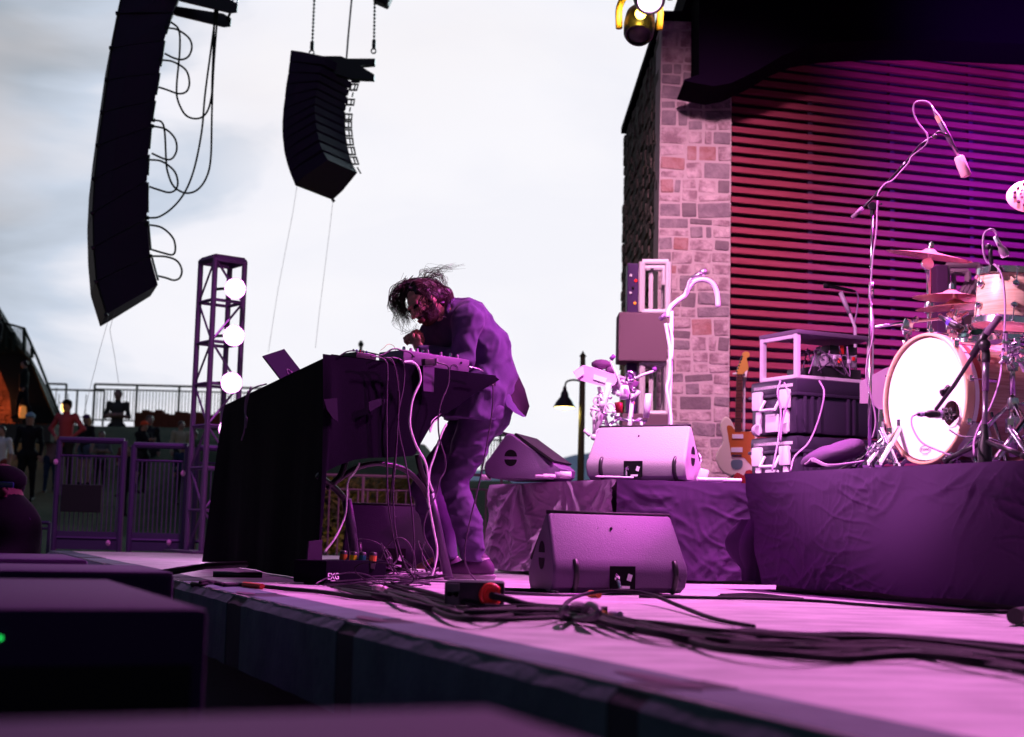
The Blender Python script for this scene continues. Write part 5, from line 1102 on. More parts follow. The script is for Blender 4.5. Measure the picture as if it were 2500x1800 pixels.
# kick mic stand
ks = thing('mic_stand', 'short black mic stand reaching into the bass drum hole', 'microphone stand', P(2404, 1105, 5.95))
bx = P(2404, 1080, 5.95)
mb = MB(); mb.tube([P(2403, 1075, 5.95), P(2406, 955, 5.95)], .011, 10); mb.tube([P(2406, 955, 5.95), P(2407, 868, 5.95)], .014, 10); part('pole', mb, mat('pole_grey', (.28, .22, .3), .3, .8), ks, True)
mb = MB(); mb.tube([P(2407, 885, 5.95), P(2407, 860, 5.95), P(2400, 845, 5.95)], .017, 10, smooth=3); mb.ball(P(2404, 842, 5.93), .026, 12); mb.tube([P(2392, 858, 5.9), P(2391, 875, 5.9)], .003, 6); mb.ball(P(2391, 879, 5.9), .007, 8); part('joint', mb, blackplastic, ks, True)
mb = MB(); mb.tube([P(2409, 812, 5.9), P(2380, 862, 5.98), P(2330, 940, 6.15), P(2285, 1000, 6.3)], .009, 8); mb.tube([P(2412, 805, 5.9), P(2375, 868, 5.98)], .016, 10); mb.tube([P(2316, 945, 6.2), P(2302, 965, 6.24)], .013, 10); mb.ball(P(2300, 957, 6.2), .013, 8); part('boom', mb, blackmetal, ks, True)
mb = MB(); mb.tube([P(2441, 771, 5.85), P(2409, 815, 5.9)], .0155, 12); part('counterweight', mb, mat('grip_grey', (.16, .10, .16), .6), ks, True)
mb = MB(); mb.lathe([(.030, .02), (.028, .07), (.016, .11), (.013, .16)], Vector((bx.x, bx.y, RZ)), (0,0,1), 16); mb.lathe([(.012, 0), (.03, .0), (.03, .02)], Vector((bx.x, bx.y, RZ+.0)), (0,0,1), 16)
part('base', mb, blackplastic, ks, 40)
for k, (px, py) in enumerate(((2310, 1122), (2398, 1128), (2500, 1112))):
    mb = MB(); e = G(px, py, RZ+.02) ; d_ = (e-bx); d_.z = 0; e = bx+d_.normalized()*min(d_.length, .34); e.z = RZ+.018; mb.tube([Vector((bx.x, bx.y, RZ+.09)), e], .012, 8); mb.ball(e, .018, 8); part('leg', mb, blackmetal if k != 1 else mat('pole_grey', (.28, .22, .3), .3, .8), ks, True)
km = thing('microphone', 'dark barrel microphone with a coiled shock mount in the bass drum hole', 'microphone', P(2290, 1012, 6.3))
a = P(2236, 1012, 6.3); b = P(2330, 1010, 6.55)
f_ = lambda s: a+(b-a)*s
mb = MB(); mb.tube([f_(0), f_(.12), f_(.3), f_(.34), f_(.62), f_(.66)], [.004, .008, .012, .018, .019, .017], 14); part('body', mb, blackmetal, km, True)
mb = MB(); mb.tube([f_(.08), f_(.17)], .0115, 12); mb.tube([f_(.53), f_(.60)], .0205, 14); part('tape_band', mb, mat('band_lilac', (.35, .3, .5), .5), km)
mb = MB(); 
for q in (.70, .80, .90): mb.tube([f_(q)+Vector((0, .017*math.cos(t), .026*math.sin(t))) for t in [2*math.pi*k/16 for k in range(17)]], .004, 6)
mb.tube([f_(.62), f_(1)], .010, 8); part('coil_mount', mb, blackmetal, km, True)
def cbl(pts, r_, m_, lab, grp): mb = MB(); mb.tube([P(*p) for p in pts], r_, 6, smooth=6); return solo('microphone_cable', mb, m_, lab, 'cable', grp, True)
pkc = mat('cable_pink', (.34, .20, .36), .45)
cbl([(2238, 1012, 6.3), (2226, 1020, 6.28), (2228, 1045, 6.25), (2250, 1080, 6.2), (2290, 1100, 6.15), (2322, 1112, 6.1)], .004, pkc, 'microphone cable looping down over the white drum head', 'microphone cables on the kit')
cbl([(2436, 600, 6.4), (2432, 570, 6.4), (2420, 560, 6.4), (2405, 568, 6.4), (2400, 590, 6.4), (2402, 620, 6.4), (2412, 642, 6.4), (2432, 650, 6.38), (2448, 680, 6.35), (2454, 760, 6.3), (2448, 860, 6.2), (2440, 930, 6.1), (2420, 990, 6.05), (2392, 1040, 6.0), (2378, 1080, 5.95), (2378, 1112, 5.9)], .0048, pkc, 'long pink cable falling from the tom microphone to the riser', 'microphone cables on the kit')
cbl([(2318, 1050, 6.2), (2345, 1065, 6.15), (2380, 1067, 6.1), (2400, 1064, 6.05)], .004, rubberp, 'short dark cable leaving the bass drum hole', 'microphone cables on the kit')
tmic = thing('microphone', 'silver tapered microphone clipped over the tom drum', 'microphone', P(2450, 600, 6.4))
a = P(2430, 580, 6.4); b = P(2456, 626, 6.42); f_ = lambda s: a+(b-a)*s
mb = MB(); mb.tube([f_(-.05), f_(.2), f_(.22), f_(.5), f_(.62), f_(.97), f_(1)], [.009, .009, .011, .012, .019, .021, .017], 14); part('body', mb, mat('mic_silver', (.55, .45, .52), .35, .8), tmic, True)
mb = MB(); mb.tube([f_(.0), f_(.2)], .0105, 12); part('tape_band', mb, mat('band_mint', (.5, .75, .65), .5), tmic)
mb = MB(); mb.tube([P(2420, 600, 6.38), P(2418, 622, 6.38), P(2422, 650, 6.4)], .010, 8, smooth=3); mb.ball(P(2412, 602, 6.38), .014, 10); mb.box(P(2424, 655, 6.4), (.035, .03, .035), bev=.006); part('clip', mb, blackplastic, tmic, True)
sm_ = thing('microphone', 'dark blue-banded microphone aimed at the snare drum', 'microphone', P(2335, 795, 6.75))
a = P(2348, 805, 6.7); b = P(2312, 783, 6.75); f_ = lambda s: a+(b-a)*s
mb = MB(); mb.tube([f_(0), f_(.4), f_(1), f_(1.5)], [.020, .020, .014, .009], 12); part('body', mb, blackmetal, sm_, True)
mb = MB(); mb.tube([f_(.75), f_(.95)], .0175, 12); part('tape_band', mb, mat('band_blue', (.12, .06, .6), .5), sm_)
bt = thing('bottle', 'dark small bottle neck standing behind the snare drum', 'bottle', P(2346, 800, 7.5)); mb = MB(); q = P(2346, 815, 7.5); mb.lathe([(.0, 0), (.022, 0), (.022, .05), (.014, .08), (.014, .11), (0, .112)], q, seg=14); part('body', mb, blackplastic, bt, 40)
# cushion & throne-side panel
cush = thing('cushion', 'dark padded cushion bag lying at the left end of the drum riser', 'cushion', P(2030, 1120, 7.25))
vs, fs, tg, _ = sdf_mesh([('e', P(2030, 1125, 7.2)+Vector((0, 0, .03)), (.16, .13, .050), Matrix.Rotation(-.30, 3, 'Y'), 0), ('e', P(2075, 1105, 7.2)+Vector((0, 0, .02)), (.07, .10, .040), Matrix.Rotation(-.30, 3, 'Y'), 0)], .012, .04, disp=lambda v: Vector((0, 0, 1))*MN.noise(v*18)*.006)
part('pad', (vs, fs, tg), mat('cushion_cloth', (.09, .05, .11), .8), cush, True)
mb = MB(); a = P(1975, 1130, 7.1)
for k in range(4): mb.tube([P(1965+k*3, 1134-k*2, 7.1), P(1985, 1126-k*2, 7.1), P(2020, 1138-k, 7.0), P(2070, 1132, 7.0), P(2110, 1126, 7.0)], .005, 6, smooth=4)
solo('cable_coil', mb, pkc, 'pale cable coil lying in front of the cushion', 'cable', smooth=True)
ms_ = thing('music_stand', 'pale grey angular panel behind the boom microphone pole', 'panel', P(2140, 1060, 8.4))
mb = MB(); q0 = P(2140, 950, 8.4); mb.prism([PL(x, y, q0, (0, 1, 0)) for x, y in ((2100, 932), (2160, 900), (2170, 896), (2176, 905), (2172, 1000), (2160, 1010), (2128, 985), (2100, 985))], (0, .012, 0)); part('panel', mb, poly, ms_)
mb = MB(); mb.tube([P(2150, 1000, 8.4), P(2148, 1080, 8.4), P(2148, 1140, 8.4)], .014, 8); part('pole', mb, chrome, ms_)
# ============================================================ OVERHEAD MIC + STAND
ob = Vector((0, 0, 0)); y_ = 7.6
os_ = thing('mic_stand', 'tall boom mic stand rising left of the drums, boom slanting up to the right', 'microphone stand', (P(2127, 1100, y_).x, y_, RZ))
p0 = P(2122, 1120, y_); p0.z = RZ; mb = MB(); mb.tube([p0, P(2126, 740, y_)], .0095, 10); mb.tube([P(2126, 728, y_), P(2128, 690, y_)], .0145, 10); mb.tube([P(2126, 740, y_), P(2130, 515, y_)], .0065, 10); part('pole', mb, chrome, os_, True)
mb = MB(); mb.lathe([(0, -.012), (.020, -.012), (.020, .012), (0, .012)], P(2129, 503, y_-.02), (0, 1, 0), 14); mb.tube([P(2130, 525, y_), P(2130, 500, y_)], .013, 8); mb.tube([P(2136, 506, y_), P(2152, 498, y_)], .003, 6); mb.ball(P(2152, 498, y_), .006, 6); part('clutch', mb, blackmetal, os_, 40)
mb = MB(); mb.tube([P(2101, 514, y_), P(2150, 463, y_), P(2210, 398, y_), P(2245, 355, y_), P(2282, 330, y_)], .0062, 8); mb.tube([P(2140, 474, y_), P(2160, 453, y_)], .011, 10); mb.tube([P(2196, 415, y_), P(2210, 398, y_)], .010, 10); part('boom', mb, blackmetal, os_, True)
mb = MB(); mb.tube([P(2081, 532, y_), P(2106, 508, y_)], .0115, 12); part('counterweight', mb, mat('grip_grey', (.16, .10, .16), .6), os_, True)
for k in range(3):
    d = Vector((math.cos(2.1*k), math.sin(2.1*k), 0)); mb = MB(); mb.tube([p0+Vector((0,0,.12)), p0+d*.3+Vector((0,0,.015))], .009, 8); part('leg', mb, blackmetal, os_, True)
om = thing('microphone', 'long pencil microphone with a pale pink foam windscreen on the tall boom', 'microphone', P(2310, 340, 7.5))
a = P(2274, 258, 7.5); b = P(2344, 388, 7.5); f_ = lambda s: a+(b-a)*s
mb = MB(); mb.tube([f_(0), f_(.12), f_(.16), f_(.32), f_(.34), f_(.68), f_(.72), f_(1)], [.005, .007, .011, .013, .0155, .0155, .011, .0115], 14); part('body', mb, mat('mic_body', (.30, .20, .32), .3, .8), om, True)
mb = MB(); mb.tube([f_(.19), f_(.31)], .0145, 14); part('tape_band', mb, mat('tape_peach', (.75, .45, .30), .5), om)
a = P(2340, 382, 7.5); b = P(2360, 432, 7.5); mb = MB(); mb.tube([a, a+(b-a)*.06, a+(b-a)*.5, a+(b-a)*.94, b], [.020, .027, .029, .029, .020], 18); part('foam_windscreen', mb, foam, om, True)
mb = MB(); mb.tube([P(2282, 332, 7.48), P(2292, 322, 7.48), P(2312, 330, 7.48)], .007, 8, smooth=3); mb.ball(P(2282, 333, 7.46), .014, 10); part('clip', mb, blackplastic, om, True)
cbl([(2274, 258, 7.5), (2265, 250, 7.5), (2250, 247, 7.5), (2236, 250, 7.5), (2230, 262, 7.5), (2232, 280, 7.5), (2245, 305, 7.5), (2262, 325, 7.5), (2265, 345, 7.5), (2252, 362, 7.5), (2226, 382, 7.5), (2218, 398, 7.5), (2200, 418, 7.5), (2180, 440, 7.5), (2160, 450, 7.5), (2146, 468, 7.5), (2142, 480, 7.5)], .0048, pkc, 'thin cable twisting along the tall boom', 'cables on the tall mic stand')
cbl([(2142, 490, 7.5), (2140, 560, 7.5), (2132, 620, 7.5), (2127, 680, 7.5), (2124, 720, 7.5), (2132, 780, 7.5), (2130, 830, 7.5), (2117, 880, 7.5), (2116, 930, 7.5), (2130, 980, 7.5), (2138, 1030, 7.5), (2130, 1070, 7.5)], .0045, pkc, 'thin cable winding down the tall pole', 'cables on the tall mic stand')
# ============================================================ ROAD CASES
ca = P(1945, 1150, 9.5); ca.z = RZ2; dr1 = Vector((.90, .43, 0)).normalized(); dl1 = Vector((-.46, .89, 0)).normalized(); MC = Matrix((dr1, -Vector((dr1.y, -dr1.x, 0)), Vector((0,0,1)))).transposed()
MCl = Matrix((dr1, dl1, Vector((0,0,1)))).transposed()
def case(lab, z0, z1):
    t = thing('road_case', lab, 'case', ca+dr1*.35+dl1*.25+Vector((0, 0, z0-RZ2)), 'stacked road cases'); W_, D_ = .74, .50; hh = z1-z0
    def Q(a, b, z): q = ca+dr1*a+dl1*b; q.z = z; return q
    zl = z1-hh*.28
    mb = MB(); mb.box(Q(W_/2, D_/2, (z0+zl)/2), (W_, D_, zl-z0-.012), MCl, bev=.03); bd = part('body', mb, casep, t, 40)
    mb = MB(); mb.box(Q(W_/2, D_/2, (z1+zl)/2+.004), (W_+.01, D_+.01, z1-zl-.004), MCl, bev=.025); lidp = part('lid', mb, casep, t, 40)
    mb = MB(); mb.box(Q(W_/2, D_/2, zl), (W_+.03, D_+.03, .022), MCl, bev=.006); part('rim', mb, casep, t, 40)
    for a in (.06, .12, .18, .42, .47, .66): mb = MB(); mb.box(Q(a, -.004, (z0+zl)/2), (.022, .03, (zl-z0)*.9), MCl, bev=.008); part('rib', mb, casep, bd, 40)
    for b in (.10, .40):
        mb = MB(); mb.box(Q(-.02, b, zl-.03), (.03, .10, .13), MCl, bev=.012); part('latch', mb, casew, t, 40)
        mb = MB(); mb.box(Q(-.008, b, (z0+zl)/2-.04), (.02, .05, (zl-z0)*.55), MCl, bev=.006); part('corner_rail', mb, casew, t, 40)
        if hh > .3: mb = MB(); mb.lathe([(0, -.015), (.035, -.018), (.042, 0), (.035, .018), (0, .015)], Q(-.025, b, z0+.045), dl1, 14); part('wheel', mb, mat('wheel_grey', (.35, .3, .36), .5), t, 40)
    mb = MB(); mb.tube([Q(-.01, .17, zl-.03), Q(-.05, .17, zl-.10), Q(-.05, .33, zl-.10), Q(-.01, .33, zl-.03)], .011, 8); mb.box(Q(-.01, .25, (z0+zl)/2-.05), (.02, .13, (zl-z0)*.45), MCl, bev=.006); part('handle', mb, casew, t, 40)
    mb = MB(); mb.box(Q(.02, D_/2, z1-.045), (.05, D_*.9, .045), MCl, bev=.012); part('end_cap', mb, casew, lidp, 40)
zc = [RZ2, P(1945, 1062, 9.5).z, P(1945, 922, 9.5).z]
case('lower black road case of the two, half hidden by the drum riser', zc[0], zc[1]-.004)
case('upper black road case with white corners, carrying the open rack', zc[1]+.004, zc[2])
rk = thing('equipment_rack', 'open metal rack frame of wireless gear on top of the road cases', 'rack', ca+dr1*.33+dl1*.25+Vector((0, 0, zc[2]-RZ2)))
z0, z1 = zc[2]+.004, P(1955, 803, 9.5).z
def Q(a, b, z): q = ca+dr1*a+dl1*b; q.z = z; return q
A_, B_ = (.04, .66), (.05, .42)
for a in A_:
    for b in B_: mb = MB(); mb.box(Q(a, b, (z0+z1)/2), (.035, .035, z1-z0), MCl, bev=.006); part('post', mb, casew if a < .3 else aluw, rk, 40)
mb = MB(); mb.box(Q(.35, .235, z1-.012), (.66, .42, .03), MCl, bev=.008); part('lid', mb, mat('rack_lid', (.16, .12, .18), .5), rk, 40)
mb = MB(); mb.box(Q(.35, .05, z0+.012), (.62, .03, .02), MCl); mb.box(Q(.04, .235, z0+.012), (.03, .40, .025), MCl, bev=.004); mb.box(Q(.04, .235, z1-.04), (.03, .38, .025), MCl, bev=.004); part('rail', mb, casew, rk, 40)
mb = MB(); mb.box(Q(.40, .22, z0+.06), (.40, .3, .07), MCl, bev=.01); part('shelf_unit', mb, blackplastic, rk, 40)
rn = random.Random(4)
gear = thing('receiver', 'silver receiver with small controls inside the open rack', 'receiver', Q(.42, .15, z0+.12))
mb = MB(); mb.box(Q(.42, .14, z0+.145), (.26, .16, .085), MCl, bev=.008); bb = part('body', mb, mat('receiver_grey', (.45, .40, .46), .4, .3), gear, 40)
for k in range(6):
    mb = MB(); mb.box(Q(.32+k*.04, .055, z0+.145+.02*(k % 2)), (.022, .01, .028), MCl, bev=.003); part('control', mb, (blackplastic, inkw, ledr)[k % 3] if k != 5 else redp, gear, 40)
gear = thing('receiver', 'dark receiver with an orange tag inside the open rack', 'receiver', Q(.42, .15, z0+.22))
mb = MB(); mb.box(Q(.46, .16, z0+.225), (.24, .15, .055), MCl, bev=.01); part('body', mb, blackplastic, gear, 40)
mb = MB(); mb.box(Q(.44, .08, z0+.225), (.03, .012, .06), MCl, bev=.003); part('tag', mb, redp, gear, 40)
for i in range(9):
    a0, b0 = rn.uniform(.12, .62), rn.uniform(.03, .2); mb = MB(); pts = [Q(a0+rn.uniform(-.12, .12), b0+rn.uniform(-.05, .05), z0+.03+rn.uniform(0, .22)) for _ in range(4)]; mb.tube(pts, .005, 6, smooth=5)
    solo('rack_cable', mb, pkc if i % 2 else rubberp, 'one of the loose cables threaded through the open rack', 'cable', 'loose cables in the open rack', True)
for i, (pts, lab) in enumerate((([(1905, 930, 9.3), (1898, 960, 9.25), (1906, 1000, 9.25), (1903, 1050, 9.2), (1895, 1100, 9.15), (1885, 1150, 9.1)], 'pale cable hanging down the left end of the road cases'), ([(1915, 935, 9.3), (1925, 970, 9.2), (1910, 1030, 9.2), (1905, 1080, 9.2)], 'second pale cable on the left end of the road cases'), ([(2000, 930, 9.3), (2012, 960, 9.2), (2000, 1020, 9.2), (1975, 1080, 9.2), (1940, 1115, 9.15), (1930, 1150, 9.1)], 'thin cable slanting across the dark front of the road cases'))): cbl(pts, .006, pkc, lab, 'cables draped over the road cases')
# mic on stand behind the rack
m3 = thing('mic_stand', 'small boom mic stand rising behind the open rack', 'microphone stand', (P(2090, 1100, 10.2).x, 10.2, RZ2))
mb = MB(); q = P(2088, 830, 10.2); q.z = RZ2; mb.tube([q, P(2088, 800, 10.2), P(2053, 712, 10.2)], .012, 8); mb.tube([P(2074, 765, 10.2), P(2052, 715, 10.2)], .016, 8); part('pole', mb, aluw, m3, True)
mb = MB(); mb.tube([P(2013, 697, 10.2), P(2028, 700, 10.2), P(2080, 710, 10.2), P(2090, 712, 10.2)], [.017, .014, .012, .006], 10); part('microphone', mb, blackmetal, m3, True)
mb = MB(); mb.tube([P(2011, 697, 10.2), P(2024, 699, 10.2)], [.019, .018], 10); part('grille', mb, grille, m3, True)
cbl([(2088, 711, 10.2), (2095, 725, 10.2), (2092, 760, 10.2), (2085, 800, 10.2), (2088, 840, 10.2)], .006, pkc, 'pink cable hanging from the microphone behind the rack', 'cables behind the rack')
# ============================================================ GUITAR
gy = 11.6; gt = thing('electric_guitar', 'cream offset-body electric guitar with an orange-brown pickguard leaning on a stand', 'guitar', P(1800, 1165, gy)); gq = P(1800, 1100, gy); gn = Vector((0.05, 1, .12)).normalized()
def GP(x, y, o=0): return PL(1700+x*.2572, 780+y*.2572, gq-gn*o, gn)
body = [(270,925),(310,935),(345,985),(370,1035),(430,1060),(480,1070),(530,1060),(565,1085),(575,1130),(560,1190),(545,1250),(560,1310),(590,1380),(598,1430),(585,1480),(540,1515),(470,1525),(400,1510),(330,1490),(260,1460),(210,1400),(187,1330),(195,1270),(225,1210),(250,1170),(245,1110),(228,1040),(235,970)]
def smoothloop(p, n=4):
    out = []; m_ = len(p)
    for i in range(m_):
        a, b, c, d = [Vector((*p[(i+k) % m_], 0)) for k in (-1, 0, 1, 2)]
        for k in range(n): t = k/n; out.append((.5*((2*b)+(c-a)*t+(2*a-5*b+4*c-d)*t*t+(3*b-a-3*c+d)*t**3))[:2])
    return out
bl_ = smoothloop(body); mb = MB(); cx = sum(p[0] for p in bl_)/len(bl_); cyy = sum(p[1] for p in bl_)/len(bl_); n = len(bl_)
lay = [(.94, .022), (.985, .018), (1, .008), (1, -.008), (.985, -.018), (.94, -.022)]
vs = [GP(cx+(x-cx)*s, cyy+(y-cyy)*s, o) for s, o in lay for x, y in bl_]
mb.add(vs, [(i*n+k, i*n+(k+1) % n, (i+1)*n+(k+1) % n, (i+1)*n+k) for i in range(5) for k in range(n)]+[tuple(range(n)), tuple(reversed(range(5*n, 6*n)))]); gb = part('body', mb, ivory, gt, 40)
pg = smoothloop([(290,1015),(330,1010),(370,1050),(450,1065),(520,1065),(550,1090),(550,1150),(520,1220),(510,1290),(540,1360),(560,1390),(520,1385),(460,1320),(420,1310),(335,1300),(325,1240),(310,1160),(300,1090)], 3)
mb = MB(); mb.prism([GP(x, y, .0225) for x, y in pg], -gn*.003); part('pickguard', mb, tort, gt)
for (x0, y0, x1, y1, mm) in ((340, 1090, 445, 1130, inkw), (330, 1215, 438, 1260, inkw), (335, 1280, 430, 1300, chrome)):
    mb = MB(); mb.prism([GP(x0, y0, .026), GP(x1, y0, .026), GP(x1, y1, .026), GP(x0, y1, .026)], -gn*.006); part('pickup' if mm is inkw else 'bridge', mb, mm, gt)
mb = MB(); mb.prism([GP(x, y, .0235) for x, y in smoothloop([(335, 1340), (430, 1335), (435, 1400), (390, 1425), (340, 1410)], 3)], -gn*.003); part('tailpiece', mb, mat('tail_teal', (.18, .30, .34), .3, .4), gt)
mb = MB(); mb.prism([GP(x, y, .026) for x, y in ((385, 520), (440, 520), (425, 1070), (365, 1070))], gn*.02); part('neck', mb, rosew, gt)
mb = MB()
for k in range(16): yy = 540+k*33; mb.prism([GP(384-(yy-520)*.035, yy, .0265), GP(440-(yy-520)*.028, yy, .0265), GP(440-(yy-520)*.028, yy+3, .0265), GP(384-(yy-520)*.035, yy+3, .0265)], -gn*.001)
part('fret', mb, chrome, gt)
mb = MB(); mb.prism([GP(x, y, .020) for x, y in smoothloop([(385, 515), (440, 518), (470, 490), (495, 475), (490, 420), (480, 370), (505, 350), (500, 315), (465, 305), (435, 330), (440, 370), (400, 440)], 3)], gn*.014); hs_ = part('headstock', mb, maple, gt)
for k in range(6): mb = MB(); mb.lathe([(.0, -.010), (.010, -.006), (.010, .006), (0, .010)], GP(385+k*10, 495-k*28, .012), (1, .2, -.3), 10); part('tuning_peg', mb, chrome, hs_)
gs = thing('guitar_stand', 'black tubular stand behind the cream guitar', 'stand', P(1800, 1190, gy+.1))
mb = MB(); a = P(1823, 900, gy+.12); mb.tube([a, GP(455, 600, -.05), GP(450, 1050, -.08), P(1810, 1190, gy+.15)], .012, 8); mb.tube([GP(350, 520, -.03), GP(400, 515, -.05), GP(460, 530, -.03)], .010, 8, smooth=3); part('pole', mb, aluw, gs, True)
mb = MB()
for x, y in ((1770, 1180), (1840, 1180)): mb.tube([P(1805, 1150, gy+.1), P(x, y, gy-.15)], .012, 8)
part('leg', mb, blackmetal, gs, True)
mb = MB(); mb.lathe([(0, 0), (.04, 0), (.045, .05), (.03, .09), (0, .1)], P(1830, 1178, gy-.3), seg=12); mb.box(P(1810, 1170, gy-.3), (.12, .1, .06), Matrix.Rotation(.5, 3, 'Y'), bev=.02); solo('small_bag', mb, mat('bag_red', (.3, .03, .03), .7), 'small dark red bundle lying below the guitar', 'bag', smooth=40)
# ============================================================ PERCUSSION STAND
py_ = 9.4
pc = thing('percussion_pad', 'white-sided tilted electronic pad unit on a clamp-covered stand', 'percussion pad', P(1470, 915, py_))
q0 = P(1450, 910, py_); e = Vector((.16, .28, .0))
fr_ = [PL(x, y, q0, (0, 1, 0)) for x, y in ((1399, 908), (1424, 891), (1512, 921), (1500, 940), (1480, 946), (1412, 928))]
mb = MB(); mb.prism(fr_, e); part('body', mb, mat('pad_metal', (.55, .42, .56), .4), pc)
mb = MB(); mb.prism([PL(x, y, q0-Vector((0, .004, 0)), (0, 1, 0)) for x, y in ((1450, 914), (1482, 924), (1478, 936), (1448, 926))], (0, -.004, 0)); part('screen', mb, inkw, pc)
mb = MB(); mb.prism([PL(x, y, q0-Vector((0, .006, 0)), (0, 1, 0)) for x, y in ((1401, 908), (1424, 895), (1426, 914), (1408, 926))], (0, -.01, 0)); part('side_panel', mb, inkw, pc)
pst = thing('percussion_stand', 'crowded chrome percussion stand behind the pink-lit wedge monitor', 'stand', (P(1480, 1180, py_).x, py_, RZ2))
def pt(pts, r_, m_=aluw, nm='tube', sm=0): mb = MB(); mb.tube([P(x, y, py_+(z[0] if z else 0)) for x, y, *z in pts], r_, 8, smooth=sm); return part(nm, mb, m_, pst, True)
pt([(1487, 935), (1470, 1000), (1452, 1070)], .022); pt([(1462, 945), (1475, 1010), (1490, 1070)], .012, chrome); pt([(1450, 990), (1450, 1070)], .010)
pt([(1545, 962), (1535, 1060), (1533, 1075)], .014); pt([(1583, 962), (1577, 1020)], .021); pt([(1566, 1030), (1567, 1075)], .010)
pt([(1500, 1020), (1540, 1028), (1580, 1027)], .010, chrome); pt([(1490, 880), (1510, 925), (1520, 960)], .009, aluw); pt([(1540, 930), (1570, 915), (1600, 905)], .009, aluw)
for k, (a, b, cpx) in enumerate((((1491, 878), (1500, 868), 0), ((1599, 906), (1597, 897), 0), ((1537, 905), (1540, 930), 0))): mb = MB(); mb.tube([P(*a, py_), P(*b, py_)], .014, 8); part('microphone_tip', mb, mat('tip_purple', (.18, .05, .25), .5), pst, True)
rn = random.Random(8)
for k in range(46):
    px, py = rn.choice([(1470, 1050), (1485, 1040), (1530, 930), (1520, 955), (1465, 960), (1460, 1000), (1555, 1035), (1500, 1045), (1470, 1062), (1500, 1010)]); px += rn.gauss(0, 16); py += rn.gauss(0, 10); py = min(py, 1068)
    c = P(px, py, py_+rn.uniform(-.08, .08)); mb = MB(); d = Vector((rn.uniform(-1, 1), rn.uniform(-.4, .4), rn.uniform(-1, 1)))*.035
    if k % 3 == 0: mb.ball(c, rn.uniform(.012, .026), 8)
    elif k % 3 == 1: mb.tube([c-d, c+d], rn.uniform(.006, .014), 8)
    else: mb.tube([c+Vector((.03*math.cos(t), .01, .03*math.sin(t))) for t in [2*math.pi*q/10 for q in range(11)]], .006, 6)
    part('clamp' if k % 3 else 'jingle', mb, chrome if k % 2 else aluw, pst, True)
mb = MB(); mb.lathe([(0, 0), (.030, 0), (.034, .05), (.026, .09), (0, .095)], P(1524, 975, py_), seg=14); part('shaker', mb, inkw, pst, True)
mb = MB(); mb.lathe([(0, 0), (.028, 0), (.028, .07), (.0, .075)], P(1510, 1008, py_+.4), seg=14); part('red_cup', mb, mat('cup_red', (.6, .05, .05), .4), pst, True)
mb = MB(); mb.ball(P(1468, 890, py_+.2), (.07, .05, .035), 10); mb.ball(P(1490, 905, py_+.2), (.035, .05, .03), 10); solo('cloth_bundle', mb, mat('cloth_mauve', (.12, .05, .12), .8), 'dark mauve cloth bundle lying on the tilted pad unit', 'cloth', smooth=True)
# boom mic with curved light hose
bs = thing('mic_stand', 'pale boom mic stand with a thick curved hose arching right, before the stone pier', 'microphone stand', (P(1632, 1180, 9.5).x, 9.5, RZ2)); yb = 9.5
mb = MB(); q = P(1633, 1100, yb); q.z = RZ2; mb.tube([q, P(1640, 760, yb)], .012, 8); part('pole', mb, aluw, bs, True)
mb = MB(); mb.tube([P(1614, 782, yb), P(1640, 752, yb), P(1680, 710, yb)], .011, 8); mb.tube([P(1610, 780, yb), P(1626, 766, yb)], .014, 8); part('boom', mb, mat('boom_purple', (.25, .16, .28), .4, .5), bs, True)
mb = MB(); mb.tube([P(1629, 775, yb), P(1636, 752, yb), P(1654, 735, yb), P(1672, 722, yb), (P(1680, 705, yb)), P(1695, 688, yb), P(1718, 683, yb), P(1738, 692, yb), P(1750, 715, yb), P(1753, 750, yb)], .017, 10, smooth=5); part('hose', mb, mat('hose_white', (.8, .72, .8), .4), bs, True)
mb = MB(); mb.tube([P(1688, 679, yb), P(1704, 672, yb), P(1710, 668, yb)], [.012, .016, .02], 10); mb.ball(P(1717, 665, yb), .026, 12); part('microphone', mb, alu, bs, True)
for k, pts in enumerate(([(1625, 790), (1630, 820), (1636, 860), (1634, 920), (1628, 950), (1636, 1000), (1638, 1040), (1632, 1085)], [(1634, 790), (1642, 830), (1640, 880)], [(1688, 680), (1680, 690), (1676, 712)])): mb = MB(); mb.tube([P(x, y, yb-.03) for x, y in pts], (.011, .008, .005)[k], 8, smooth=5); part('cable', mb, whitecable, bs, True)
# ============================================================ things lying on the rear riser
towel = mat('towel_white', (.72, .60, .70), .9)
def roll(lab, px, py, y, l, r_, m_, yaw=0, name='towel', cat='towel', grp=None):
    c = P(px, py, y); c.z = RZ2+r_+.002; d = Vector((math.cos(yaw), math.sin(yaw), 0))*l/2; mb = MB(); mb.tube([c-d, c-d*.94, c+d*.94, c+d], [r_*.7, r_, r_, r_*.7], 12); return solo(name, mb, m_, lab, cat, grp, True)
roll('pale rolled cylinder beside the side-on wedge monitor', 1380, 1180, 8.6, .07, .022, towel)
roll('dark-banded grip end of the pale cylinder', 1364, 1180, 8.6, .05, .020, mat('band_grey', (.3, .22, .34), .6), name='grip')
roll('thin white tube leaning left of the pale cylinder', 1340, 1181, 8.55, .08, .012, towel, .5, 'tube', 'tube')
roll('second thin white tube at the riser lip', 1322, 1189, 8.5, .08, .008, towel, .1, 'tube', 'tube')
roll('white stick lying at the riser lip under the pink-lit wedge', 1500, 1187, 8.3, .22, .006, towel, .1, 'stick', 'stick')
roll('small white object at the far left end of the riser', 1185, 1197, 9.2, .07, .018, towel, .3, 'clutter', 'object')
